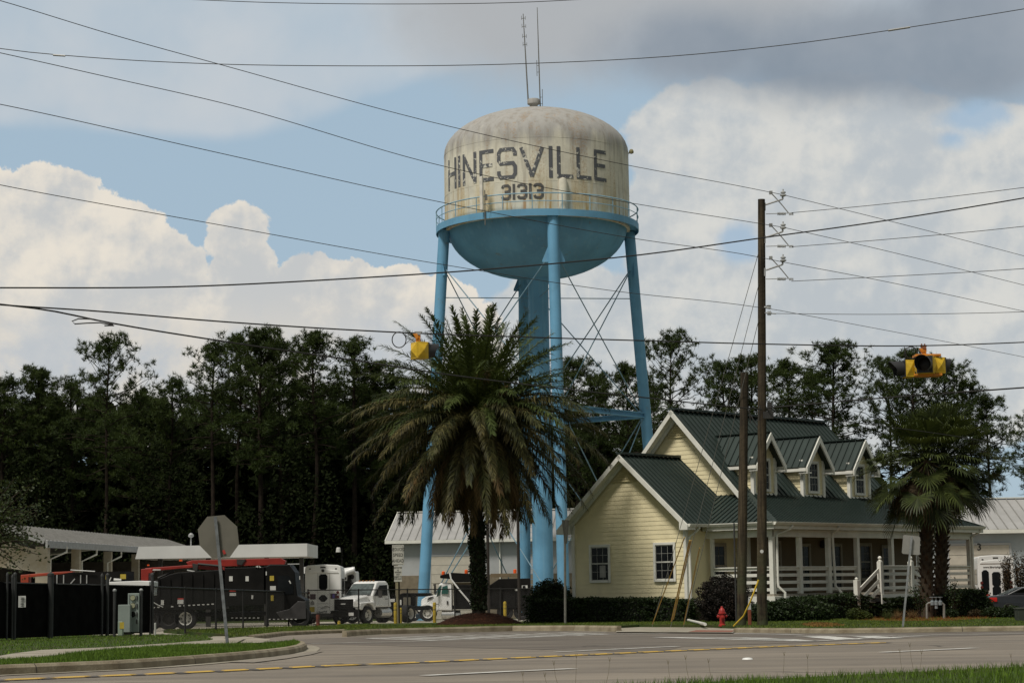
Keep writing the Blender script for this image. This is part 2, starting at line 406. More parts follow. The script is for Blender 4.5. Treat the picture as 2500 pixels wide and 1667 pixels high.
# sidewalk, ramps
lo = [(-500, 1668), (0, 1610.5), (40, 1609), (116, 1603.5), (225, 1588.5), (372, 1579), (457, 1573.5), (575, 1570.5)]
up = [(600, 1558), (530, 1559), (512, 1563), (405, 1571), (259, 1580.5), (101, 1587), (30, 1596), (0, 1601.5), (-500, 1652)]
SW = Gs(lo, .12) + Gs(up, .12)
sheet('sidewalk', SW, conc, 0.132)
sheet('sidewalk', Gs([(375 + 125, 1562.5), (560, 1570.5), (640, 1568), (660, 1560), (590, 1552), (520, 1553)], .1), conc, 0.105)
sheet('sidewalk', Gs([(1503, 1541.5), (1790, 1543.5), (1800, 1532), (1720, 1529.5), (1560, 1528.5), (1512, 1531)], .03), conc, 0.032)
brick_ramp = M('red_ramp_tiles', (0.22, 0.075, 0.05), 0.85, scale=4, col2=(0.26, 0.13, 0.09))
sheet('ramp_tiles', Gs([(1680, 1542), (1785, 1542.5), (1795, 1538.5), (1700, 1537.5)], .03), brick_ramp, 0.038)
# verges (turf tops, one step above the road)
isl = in1 + Gs([(640, 1571.5), (575, 1571)], .12) + Gs(list(reversed(lo[:-1])), .12)
sheet('verge', isl, grass_base, 0.12, t=0.12)
lawn = Gs(list(reversed(up))[0:7] + [(520, 1559), (500, 1551), (430, 1548.5)], .12)
lawn += [Vector((-14, 66, 0)), Vector((-22, 68, 0)), Vector((-60, 60, 0))]
sheet('verge', lawn, grass_base, 0.118, t=0.12)
strip = Gs([(548, 1558)], .1) + [in2[i] for i in range(len(in2))] + [Vector((-6.5, 95, 0)), Vector((-6.5, 99, 0)), Vector((-14, 82, 0))] + Gs([(560, 1549)], .1)
sheet('verge', strip, grass_base, 0.112, t=0.11)
main = in3 + Gs([(1512, 1531), (1560, 1528.5), (1720, 1529.5), (1795, 1532)], .05) + in4 + [Vector((60, 120, 0)), Vector((12, 116, 0)), Vector((4.5, 104, 0)), Vector((-9.0, 104, 0))] + Gs([(846, 1540)], .12)
sheet('verge', main, grass_base, 0.115, t=0.11)
near = [E1 - rd * 60 - rn * 0.0, E1 + rd * 60, Vector((60, 5, 0)), Vector((-30, 2, 0))]
sheet('verge', near, grass_base, 0.02)
sheet('gutter', [E1 - rd * 60 + rn * .02, E1 + rd * 100 + rn * .02, E1 + rd * 100 + rn * .3, E1 - rd * 60 + rn * .3], conc, 0.008)
# painted markings
white_p = M('road_paint_white', (0.66, 0.65, 0.61), 0.7, scale=3, col2=(0.40, 0.39, 0.36))
yell_p = M('road_paint_yellow', (0.62, 0.40, 0.045), 0.7, scale=3, col2=(0.5, 0.3, 0.04))
def strip_line(mb, P, w, dz, dash=None):
    for a, c in zip(P[:-1], P[1:]):
        d = (c - a); L = d.length; d.normalize(); n = Vector((-d.y, d.x, 0)) * w / 2; s = 0.0
        while s < L:
            e = min(s + (dash[0] if dash else L), L); p, q_ = a + d * s, a + d * e; k = d * (dash[2] if dash else 0)
            mb.add([gp(p - n, dz), gp(q_ - n, dz), gp(q_ + n + k, dz), gp(p + n + k, dz)], [(0, 1, 2, 3)])
            s = e + (dash[1] if dash else 0)
yl = Gs([(-500, 1684), (0, 1661.5), (112, 1657), (340, 1648), (531, 1639.4), (792, 1626.7), (957, 1620.8), (1250, 1607.5), (1569, 1593), (1888, 1579), (2164, 1569)])
b = MB(); strip_line(b, yl, 0.2, 0.012, (0.46, 0.2, 0.25))
ylo = [p + rn * 0.26 + rd * .12 for p in yl]; strip_line(b, ylo, 0.2, 0.012, (0.46, 0.2, 0.25))
tag(b.build('centre_line', yell_p), kind='structure')
grn = M('asphalt_groove', (0.07, 0.062, 0.055), 0.9)
b = MB(); strip_line(b, [p + rn * 0.13 + rd * .47 for p in yl], 0.46, 0.008, (0.2, 0.46, 0.25)); tag(b.build('rumble_strip', grn), kind='structure')
b = MB()
for pts, w in (([(1036, 1650), (1250, 1639.5), (1399, 1633)], .13), ([(2153, 1592.7), (2382, 1582)], .13), ([(1361, 1591.6), (1500, 1585), (1654, 1578)], .13),
               ([(1601, 1555.6), (1850, 1557), (1983, 1565.5)], .2), ([(1601, 1555.6), (1800, 1560.5), (1983, 1565.5)], .2), ([(1983, 1565.5), (2100, 1558.5), (2260, 1552)], .14),
               ([(1990, 1553.5), (2075, 1561)], .4), ([(2110, 1553.5), (2175, 1558)], .4), ([(1800, 1556.5), (1940, 1562)], .3),
               ([(1250, 1557.5), (1463, 1548.5), (1691, 1543.8)], .16), ([(760, 1571), (1000, 1565.5), (1250, 1557.5)], .14),
               ([(900, 1558), (1060, 1551.5), (1280, 1545.5), (1480, 1543)], .14),
               ([(1691, 1543.8), (1960, 1549.5)], .12), ([(1945, 1552.5), (2190, 1551.5), (2500, 1546)], .16)):
    strip_line(b, Gs(pts), w * 1.5, 0.012)
for i in range(9):                       # hatched gore beside the far kerb
    t = i / 8; a = Vector((900 + 470 * t, 1558 - 13 * t)); c = Vector((1060 + 420 * t, 1563 - 15 * t))
    strip_line(b, Gs([(a.x, a.y), (c.x, c.y)]), .26, 0.012)
tag(b.build('lane_lines', white_p), kind='structure')
b = MB(); b.lathe([(0.075, 0.0), (0.065, 0.02), (0.03, 0.026)], 12)
o = b.build('road_stud', M('stud_white', (0.75, 0.75, 0.72), 0.5), smooth=True); o.location = G(1825, 1610) + Vector((0, 0, .006)); tag(o, 'small round white stud lying on the open lane of the road', 'road marker')
dirt = M('washed_sand', (0.235, 0.205, 0.165), 0.95, scale=2.5, col2=(0.2, 0.175, 0.145))
b = MB(); W_ = Gs([(560, 1617), (640, 1608), (700, 1600), (735, 1595), (765, 1591), (790, 1590), (760, 1598), (700, 1608), (620, 1618)]); b.poly([gp(p, 0.0125) for p in W_]); tag(b.build('sand_drift', dirt), kind='structure')

# ------------------------------------------------------------------ grass blades
def inside(x, y, P):
    r = np.zeros(len(x), bool); n = len(P); j = n - 1
    for i in range(n):
        xi, yi, xj, yj = P[i].x, P[i].y, P[j].x, P[j].y
        c = ((yi > y) != (yj > y)) & (x < (xj - xi) * (y - yi) / (yj - yi + 1e-12) + xi); r ^= c; j = i
    return r
def grass(P, n, h, w, dz, mat, bounds=None, clump=0.5):
    x0, x1 = min(p.x for p in P), max(p.x for p in P); y0, y1 = min(p.y for p in P), max(p.y for p in P)
    if bounds: x0, x1, y0, y1 = max(x0, bounds[0]), min(x1, bounds[1]), max(y0, bounds[2]), min(y1, bounds[3])
    x = rng.uniform(x0, x1, n * 3); y = rng.uniform(y0, y1, n * 3); k = inside(x, y, P); x, y = x[k][:n], y[k][:n]; n = len(x)
    f = 0.75 + clump * 0.5 * (np.sin(x * 2.1 + 3 * np.sin(y * .9)) + np.sin(y * 3.3 + x)) * .5
    hh = rng.uniform(h * .5, h * 1.15, n) * f; t = rng.uniform(0, 2 * np.pi, n); ln = rng.uniform(0.1, .6, n) * hh; t2 = rng.uniform(0, 2 * np.pi, n)
    z = GS * y + dz - .01; V = np.empty((n, 3, 3)); dx, dy = np.cos(t) * w / 2, np.sin(t) * w / 2
    V[:, 0] = np.stack([x - dx, y - dy, z], 1); V[:, 1] = np.stack([x + dx, y + dy, z], 1); V[:, 2] = np.stack([x + ln * np.cos(t2), y + ln * np.sin(t2), z + hh], 1)
    return tag(soup('grass', V.reshape(-1, 3), np.arange(3 * n).reshape(-1, 3), mat), kind='stuff')
gm = M('grass_blades', (0.105, 0.185, 0.022), 0.6, scale=0.5, col2=(0.075, 0.14, 0.018), island=0.45, trans=0.25, spec=0.2)
gm2 = M('dry_lawn_blades', (0.115, 0.155, 0.024), 0.6, scale=0.35, col2=(0.075, 0.125, 0.02), island=0.45, trans=0.25, spec=0.2)
pn = [E1 - rd * 14 - rn * .02, E1 + rd * 14 - rn * .02, E1 + rd * 14 - rn * 4.0, E1 - rd * 14 - rn * 4.0]
grass(pn, 60000, .105, .010, .02, gm, clump=.9)
grass(isl, 30000, .085, .014, .12, gm, bounds=(-12, 0, 20, 60))
grass(lawn, 30000, .08, .02, .12, gm, bounds=(-24, -2, 30, 80))
grass(strip, 9000, .09, .03, .115, gm2)
grass(main, 60000, .075, .03, .115, gm2, bounds=(-10, 34, 48, 92))
# tall seed heads in front of the lens side of the road
b = MB()
for px, py, h in ((1278, 1668, .10), (1336, 1668, .09), (1405, 1666, .26), (1362, 1668, .2), (1480, 1664, .22), (1637, 1660, .18), (1683, 1658, .22), (1737, 1652, .17), (1912, 1640, .2), (1973, 1640, .17), (2202, 1632, .2), (2230, 1630, .26), (2246, 1630, .18), (2475, 1619, .1)):
    p = G(px, py + 4, .02); l = rng.uniform(-.04, .04); t = p + Vector((l, 0, h))
    b.tube([p, p.lerp(t, .5) + Vector((l * .2, 0, 0)), t], [.0018, .0014, .001], 4)
    for s in (-1, 1, .5, -.6): b.tube([t - Vector((0, 0, .012)), t + Vector((s * .014, 0, .035))], [.0016, .0008], 3)
tag(b.build('grass_stalks', M('seed_stalk', (0.12, 0.10, 0.045), 0.8)), kind='stuff')
# ------------------------------------------------------------------ the yellow house (local x: along the porch, local y: along the gable wall)
YAW = 0.8226
HL = Vector((10.6966, 84.9342, 0)); HL.z = gz(HL.y)
cream = M('cream_siding', (0.80, 0.71, 0.455), 0.6, scale=1.2, var=0.06, spec=0.25)
trim = M('white_trim_paint', (0.72, 0.71, 0.64), 0.55, scale=2, var=0.06)
green = M('green_roof_metal', (0.026, 0.040, 0.035), 0.45, scale=0.6, var=0.14, spec=0.5, metal=0.15)
greend = M('green_roof_seam', (0.012, 0.022, 0.018), 0.45, var=0.1)
glass = M('dark_window_glass', (0.008, 0.009, 0.010), 0.12, var=0.2, spec=0.2)
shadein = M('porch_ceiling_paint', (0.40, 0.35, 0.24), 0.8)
deck_m = M('porch_deck_boards', (0.30, 0.27, 0.22), 0.8, scale=5)
brick = M('brown_foundation', (0.10, 0.07, 0.055), 0.9, scale=6, bump=0.4)
H = thing('yellow_house', 'cream clapboard house with green metal roof, three dormers and a wraparound white porch', 'house', HL, YAW)
zd, zg, zr = 1.175, 4.12, 5.47
vR, vA, zW, uW = 3.33, 6.99, 7.245, -1.467
gl, gw_ = -0.985, 3.85                     # gable wall plane u; wall right edge v
vl = 2 * vA - gw_                          # wall left edge v
uM = 2.62                                  # main gable wall plane
vh = 3.25                                  # front porch depth / wall line
zM, vM, uE = 9.36, 6.92, 14.05
pit = (zW - zg) / (vA - vR)
# wing walls: gable face, right face, left face, back is inside the main body
zt = zg + (gw_ - vR) * pit - 0.16
def wall_face(name, pts, parent, mat=cream, back=0.12):
    b = MB(); siding(b, pts, .19, .014)
    P = [Vector(p) for p in pts]; n = nrm(P); b.slab([p - n * 0.002 for p in P], back)
    return b.build(name, mat, parent)
gable = [(gl, vl, zd - .25), (gl, gw_, zd - .25), (gl, gw_, zt), (gl, vA, zW - .2), (gl, vl, zt)]
w1 = wall_face('wall', gable, H)
wall_face('wall', [(gl, gw_, zd - .25), (uM + .3, gw_, zd - .25), (uM + .3, gw_, zt), (gl, gw_, zt)], H)
wall_face('wall', [(uM + .3, vl, zd - .25), (gl, vl, zd - .25), (gl, vl, zt), (uM + .3, vl, zt)], H)
# main body: side gable wall, front wall, back, far gable
zf = zr - .05
vB = 2 * vM - vh
mg = [(uM, vB, zd - .25), (uM, vh, zd - .25), (uM, vh, zf), (uM, vM, zM - .22), (uM, vB, zf)]
wall_face('wall', mg, H)
wall_face('wall', [(uM, vh, zd - .25), (uE - .4, vh, zd - .25), (uE - .4, vh, zf), (uM, vh, zf)], H, M('shaded_porch_wall', (.20, .15, .09), .7, scale=1.2, var=.06, spec=.2))  # porch shade put into the wall colour, browner than the cream siding
wall_face('wall', [(uE - .4, vh, zd - .25), (uE - .4, vB, zd - .25), (uE - .4, vB, zf), (uE - .4, vM, zM - .22), (uE - .4, vh, zf)], H)
wall_face('wall', [(uE - .4, vB, zd - .25), (uM, vB, zd - .25), (uM, vB, zf), (uE - .4, vB, zf)], H)
wall_face('wall', [(uE - .39, vh + .02, zd - .25), (16.1, vh + .02, zd - .25), (16.1, vh + .02, zg - .3), (uE - .39, vh + .02, zg - .3)], H, M('shaded_porch_wall', (.2, .15, .09)))
b = MB(); b.b2((gl + .05, gw_ + .05, -.1), (uM, vl - .05, zd - .25)); b.b2((uM + .05, vh + .05, -.1), (uE - .45, vB - .05, zd - .26)); b.b2((uE - .44, vh + .05, -.1), (16.0, vh + .5, zd - .26)); b.build('foundation', brick, H)
# corner boards and water table
b = MB()
for v in (gw_, vl): b.box((gl, v, (zd + zt) / 2 - .12), (.16, .16, zt - zd + .24))
b.box((gl - .01, vA, zd - .30), (.08, vl - gw_ + .1, .16)); b.box(((gl + uM) / 2, gw_ - .01, zd - .32), (uM - gl, .08, .2))
b.box((uM - .01, vh, (zd + zf) / 2), (.14, .14, zf - zd)); b.each('corner_board', trim, H, bevel=.01)
louv = M('cream_louvre', (0.62, 0.54, 0.31), 0.6)
def louvre(u, v, z0, z1, slope, parent):
    b = MB(); z = z0
    while z < z1 - .1:
        hw = (z1 - z) / slope - .05; b.add([(u - .05, v - hw, z), (u - .05, v + hw, z), (u - .012, v + hw - .05, z + .1), (u - .012, v - hw + .05, z + .1), (u - .012, v - hw, z), (u - .012, v + hw, z)], [(0, 1, 2, 3), (4, 5, 1, 0)]); z += .105
    b.build('gable_vent', louv, parent)
louvre(gl - .02, vA, zW - 1.15, zW - .42, pit, H); louvre(uM - .02, vM, zM - 1.2, zM - .5, 1.066, H)
# roofs
def roof(name, faces, parent, t=0.1, step=.42, rw=.04, rh=.05, offs=0.0):
    b = MB(); s_ = MB()
    for pts, run in faces: b.slab(pts, t); ribs(s_, pts, run, step, rw, rh, offs)
    o = b.build(name, green, parent); s_.build('seam', greend, o); return o
A = Vector
def up_n(pts):
    P = [A(p) for p in pts]
    return P if nrm(P).z > 0 else P[::-1]
wl = (uW, 2 * vA - vR, zg); uv = uM
wing = [(up_n([(uW, vR, zg), (0.0, vR, zg), (uv, vR + (zr - zg) / pit, zr), (uv, vA, zW), (uW, vA, zW)]), (0, 1, pit)),
        (up_n([(uW, vA, zW), (uv, vA, zW), (uv, 2 * vA - vR, zg), (uW, 2 * vA - vR, zg)]), (0, 1, -pit))]
rw_ = roof('roof', wing, H, step=.3)
b = MB(); b.beam((uW - .02, vA, zW + .06), (uv, vA, zW + .06), .34, .09); b.build('ridge_cap', green, rw_)
mainr = [(up_n([(uM - .5, vh - .1, zr - .06), (uE, vh - .1, zr - .06), (uE, vM, zM), (uM - .5, vM, zM)]), (0, 1, 1.06)),
         (up_n([(uM - .5, vM, zM), (uE, vM, zM), (uE, vB + .3, zr - .3), (uM - .5, vB + .3, zr - .3)]), (0, 1, -1.06))]
rm = roof('roof', mainr, H, step=.34)
b = MB(); b.beam((uM - .52, vM, zM + .06), (uE + .02, vM, zM + .06), .36, .09); b.build('ridge_cap', green, rm)
# porch roof: front slope, side slope, far hip
uF = 16.9; uh2 = uF - 2.85
porch = [(up_n([(0, 0, zg), (uF, 0, zg), (uh2, vh, zr), (uM - .05, vh, zr)]), (0, 1, (zr - zg) / vh)),
         (up_n([(0, vR, zg), (0, 0, zg), (uM - .05, vh, zr), (uM - .05, vR + (zr - zg) / pit, zr)]), (1, 0, (zr - zg) / uM)),
         (up_n([(uF, 0, zg), (uF, 9, zg), (uh2, 9, zr), (uh2, vh, zr)]), (-1, 0, (zr - zg) / 2.85))]
rp = roof('porch_roof', porch, H, t=.08, step=.27, rw=.045, rh=.045)
b = MB(); b.beam((0, 0, zg + .03), (uM, vh, zr + .03), .3, .03, (-.3, .1, 1)); b.beam((0.02, vR + .02, zg + .02), (uv, vR + (zr - zg) / pit, zr + .02), .3, .03); b.beam((uF, 0, zg + .03), (uh2, vh, zr + .03), .3, .03); b.each('hip_cap', green, rp)
# rake boards, fascia, soffits
def rake(u, va, za, vb, zb, parent, h=.19, d=.07):
    b = MB(); e = A((0, vb - va, zb - za)).normalized(); n = A((0, -e.z, e.y));  n = n if n.z > 0 else -n
    for (p, q_) in (((u, va, za), (u, vb, zb)),):
        P, Q = A(p), A(q_); o1 = n * -.005; o2 = n * -(h)
        b.add([P + o1, Q + o1, Q + o2, P + o2] + [x + A((d, 0, 0)) for x in (P + o1, Q + o1, Q + o2, P + o2)], [(0, 1, 2, 3), (7, 6, 5, 4), (0, 4, 5, 1), (1, 5, 6, 2), (2, 6, 7, 3), (3, 7, 4, 0)])
        so = n * -.14; W2 = A((.48, 0, 0)); b.add([P + so, Q + so, Q + so + W2, P + so + W2], [(0, 1, 2, 3)])
        W1 = A((.42, 0, 0)); fr = n * -.30; b.add([P + so + W1, Q + so + W1, Q + fr + W1, P + fr + W1], [(0, 1, 2, 3)])
    return b.build('rake_board', trim, parent)
rake(uW - .07, vA, zW, vR, zg, H); rake(uW - .07, vA, zW, 2 * vA - vR, zg, H)
rake(uM - .57, vM, zM, vh - .15, zr - .12, H); rake(uM - .57, vM, zM, vB + .3, zr - .3, H)
b = MB()                                  # boxed eave returns at the gable ends
for s_, v in ((1, vR), (-1, 2 * vA - vR)):
    b.prism([(v - .02 * s_, zg - .02), (v + .42 * s_, zg + .26), (v + .42 * s_, zg - .22), (v - .02 * s_, zg - .22)], uW - .075, uW + .46, ax='x')
b.each('eave_return', trim, H)
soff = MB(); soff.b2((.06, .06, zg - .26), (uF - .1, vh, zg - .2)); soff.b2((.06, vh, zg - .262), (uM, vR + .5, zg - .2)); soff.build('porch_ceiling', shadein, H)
b = MB(); b.b2((.05, .02, zg - .27), (uF - .05, .1, zg - .08)); b.b2((.02, .02, zg - .27), (.1, vR + .4, zg - .08)); b.b2((.35, .36, zg - .58), (uF - .5, .52, zg - .27)); b.b2((.36, .36, zg - .58), (.52, gw_, zg - .27))
b.b2((uF - .1, .02, zg - .27), (uF - .03, 8, zg - .08)); b.b2((uF - .6, .36, zg - .58), (uF - .45, 8, zg - .27)); b.build('porch_beam', trim, H, bevel=.008)
# gutters and downpipes
def gutter(P, parent):
    b = MB()
    for a, c in zip(P[:-1], P[1:]):
        a, c = A(a), A(c); d = (c - a).normalized(); n = d.cross(A((0, 0, 1)))
        pr = [(0, .06), (.0, -.07), (.07, -.07), (.13, .03), (.13, .06)]
        b.add([p + n * x + A((0, 0, z)) for p in (a, c) for x, z in pr], [(i, (i + 1) % 5, (i + 1) % 5 + 5, i + 5) for i in range(5)] + [(0, 1, 2, 3, 4), (9, 8, 7, 6, 5)])
    return b.build('gutter', trim, parent)
gutter([(.0, .0, zg - .03), (uF, .0, zg - .03)], H)
gutter([(.0, vR - .02, zg - .03), (.0, -.0, zg - .03)], H); gutter([(uW, vR, zg - .03), (-.1, vR, zg - .03)], H)
def pipe(P): MB().tube(P, .055, 8).build('downpipe', trim, H, smooth=True)
pipe([(-.75, vR - .05, zg - .12), (-.78, vR + .1, zg - .28), (gl + .1, gw_ - .12, zg - .5), (gl + .1, gw_ - .12, zd - .2), (gl + .05, gw_ - .2, .15)])
pipe([(1.3, -.06, zg - .12), (1.22, .02, zg - .25), (.64, .32, zg - .5), (.62, .32, 1.7), (.62, .30, zd + .3), (.8, .1, zd + .05), (.8, .1, .2)])
pipe([(4.75, -.06, zg - .12), (4.7, .02, zg - .24), (4.72, .32, zg - .42), (4.82, .32, zd + .3), (4.95, .1, zd), (4.95, .1, .5)])
pipe([(uF - .35, -.06, zg - .12), (uF - .4, .05, zg - .25), (uF - .62, .3, zg - .45), (uF - .62, .3, zd + .2), (uF - .45, .2, zd - .1)])
# porch deck, posts, rails
b = MB(); b.b2((.3, .3, zd - .09), (uF - .45, vh, zd)); b.b2((.3, vh, zd - .091), (uM, gw_, zd - .001)); b.b2((uF - 2.9, vh, zd - .09), (uF - .45, 8.5, zd)); b.build('porch_deck', deck_m, H)
b = MB(); b.b2((.28, .28, zd - .42), (uF - .43, .34, zd - .092)); b.b2((.28, .34, zd - .42), (.34, gw_, zd - .092)); b.b2((.2, .2, zd - .45), (.62, .62, zd - .093)); b.build('porch_skirt', trim, H, bevel=.01)
b = MB()
for u in (.42, 5, 9.5, 13.5): b.b2((u - .2, .4, -.1), (u + .2, .8, zd - .46))
b.each('porch_pier', brick, H)
PU = [.45, 2.4, 4.55, 6.75, 9.5, 11.85, 13.9, uF - .65]
for u in PU: MB().box((u, .45, (zd + zg - .58) / 2), (.2, .2, zg - .58 - zd)).build('porch_post', trim, H, bevel=.012)
MB().box((.45, 3.55, (zd + zg - .58) / 2), (.14, .14, zg - .58 - zd)).build('porch_post', trim, H)
b = MB(); b.box((uF - .65, 5.6, (zd + zg - .58) / 2), (.2, .2, zg - .58 - zd)); b.build('porch_post', trim, H)
def rail(a, c, parent, base=zd):
    b = MB(); a, c = A(a), A(c)
    for i, z in enumerate((.18, .48, .78)): b.beam(a + A((0, 0, z)), c + A((0, 0, z)), .04, .13)
    b.beam(a + A((0, 0, 1.03)), c + A((0, 0, 1.03)), .05, .12); b.beam(a + A((0, 0, 1.115)), c + A((0, 0, 1.115)), .17, .045)
    return b.build('porch_railing', trim, parent, bevel=.006)
for i in range(len(PU) - 1):
    if i == 3: continue
    rail((PU[i] + .1, .45, zd), (PU[i + 1] - .1, .45, zd), H)
rail((.45, .56, zd), (.45, 3.48, zd), H); rail((uF - .65, .56, zd), (uF - .65, 5.5, zd), H)
# entrance landing with rails, and stairs running down to the left and right
LX0, LX1, LY = 6.1, 8.75, -1.15
b = MB(); b.b2((LX0, LY, zd - .09), (LX1, .27, zd)); b.build('landing', deck_m, H)
b = MB(); b.b2((LX0, LY - .04, zd - .5), (LX1, LY + .02, zd - .092)); b.build('landing_skirt', trim, H)
for (x, y) in ((LX0 + .1, LY + .08), (LX1 - .1, LY + .08)):
    b = MB(); b.box((x, y, zd + .6), (.2, .2, 1.4)); b.lathe([(.11, 0), (.12, .03), (.05, .06), (.05, .09), (.085, .14), (.085, .19), (.03, .24)], 10, (x, y, zd + 1.3)); b.build('newel_post', trim, H, bevel=.01)
x, y = LX0 - 1.75, LY + .08
b = MB(); b.box((x, y, zd - .35), (.2, .2, 1.75)); b.lathe([(.05, 0), (.08, .05), (.03, .12)], 8, (x, y, zd + .525))
b.build('newel_post', trim, H, bevel=.01)
rail((LX0 + .2, LY + .08, zd), (LX1 - .2, LY + .08, zd), H)
for s_, xa in ((-1, LX0), (1, LX1)):
    b = MB()
    for z in (.14, .5, .96): b.beam((xa, LY + .08, zd + z), (xa + s_ * 1.72, LY + .08, zd + z - .95), .05, .15)
    b.build('stair_rail', trim, H)
    b = MB()
    for k in range(5): b.b2((xa + s_ * (.3 * k), LY + .1, zd - .2 * (k + 1) - .04), (xa + s_ * (.3 * k + .34), .2, zd - .2 * (k + 1)))
    b.build('stair', deck_m, H)
lat = MB()
for i in range(10):
    lat.beam((6.9 + i * .15, .35, .05), (7.25 + i * .15, .35, zd - .5), .02); lat.beam((7.25 + i * .15, .37, .05), (6.9 + i * .15, .37, zd - .5), .02)
lat.build('lattice', trim, H)
# windows and doors
def window(parent, o, ax, w, h, cols=3, rows=2, tr=.11, curtain=False, mt=trim):
    """o: lower left corner on the wall, ax: unit vector along the wall (to the viewer's right), outward = z x ax reversed"""
    ax = A(ax); n = A((ax.y, -ax.x, 0)); o = A(o); B = Matrix((ax, n, A((0, 0, 1)))).transposed()
    def bx(m, a, c): m.box(o + B @ A([(p + q_) / 2 for p, q_ in zip(a, c)]), [abs(q_ - p) for p, q_ in zip(a, c)], 0, B)
    fr = MB(); bx(fr, (0, 0, 0), (tr, .06, h)); bx(fr, (w - tr, 0, 0), (w, .06, h)); bx(fr, (tr, 0, h - tr), (w - tr, .065, h)); bx(fr, (tr, 0, 0), (w - tr, .08, tr * .8))
    f = fr.build('window', mt, parent, bevel=.006)
    g = MB(); bx(g, (tr, -.02, tr * .8), (w - tr, .012, h - tr)); g.build('pane', glass, f)
    s = MB(); m = h / 2
    bx(s, (tr, .012, m - .03), (w - tr, .04, m + .03))
    for x in (tr, w - tr - .04): bx(s, (x + (.015 if x > tr else 0), .012, tr * .8), (x + (.04 if x > tr else .025), .035, h - tr))
    for z in (tr * .8, h - tr - .04): bx(s, (tr + .04, .012, z), (w - tr - .04, .035, z + .04))
    W_ = w - 2 * tr
    for k in range(1, cols): bx(s, (tr + W_ * k / cols - .0045, .012, tr), (tr + W_ * k / cols + .0045, .022, h - tr))
    for z0, z1 in ((tr, m), (m, h - tr)):
        for k in range(1, rows): bx(s, (tr + .04, .012, z0 + (z1 - z0) * k / rows - .0045), (w - tr - .04, .023, z0 + (z1 - z0) * k / rows + .0045))
    s.build('sash', mt if mt is not trim else M('sash_paint', (.52, .51, .46), .6), f)
    if curtain:
        c = MB(); bx(c, (w * .48, .0125, tr + .12), (w * .76, .0165, h * .45)); c.build('blind', M('grey_blind', (.30, .29, .27), .8), f)
    return f
window(H, (gl - .02, 9.2, 1.76), (0, -1, 0), 1.2, 1.66, curtain=True)
window(H, (gl - .02, 5.58, 1.76), (0, -1, 0), 1.2, 1.66)
dtrim = M('dim_door_trim', (0.36, 0.31, 0.23), 0.6)
for u, w, z0, h in ((3.9, 1.05, zd + .55, 1.75), (6.2, 1.0, zd + .05, 2.15), (8.6, 1.1, zd + .02, 2.2), (11.1, 1.05, zd + .5, 1.75), (13.0, .9, zd + .02, 2.15)):
    window(H, (u, vh - .02, z0), (1, 0, 0), w, h, 2, 2, mt=dtrim)
window(H, (uM - .02, 3.8, zd + .35), (0, -1, 0), .001 + .5, 1.9, 1, 2)
window(H, (.7, gw_ - .02, zd + .25), (1, 0, 0), 1.05, 1.95, 2, 2, mt=dtrim)
b = MB()
for u in (4.2, 8.1):
    b.lathe([(.1, 0), (.16, .1), (.12, .3), (.05, .36)], 8, (u, vh - .15, zd + 2.0))
b.each('porch_lantern', M('lantern_black', (.02, .02, .02), .5), H)
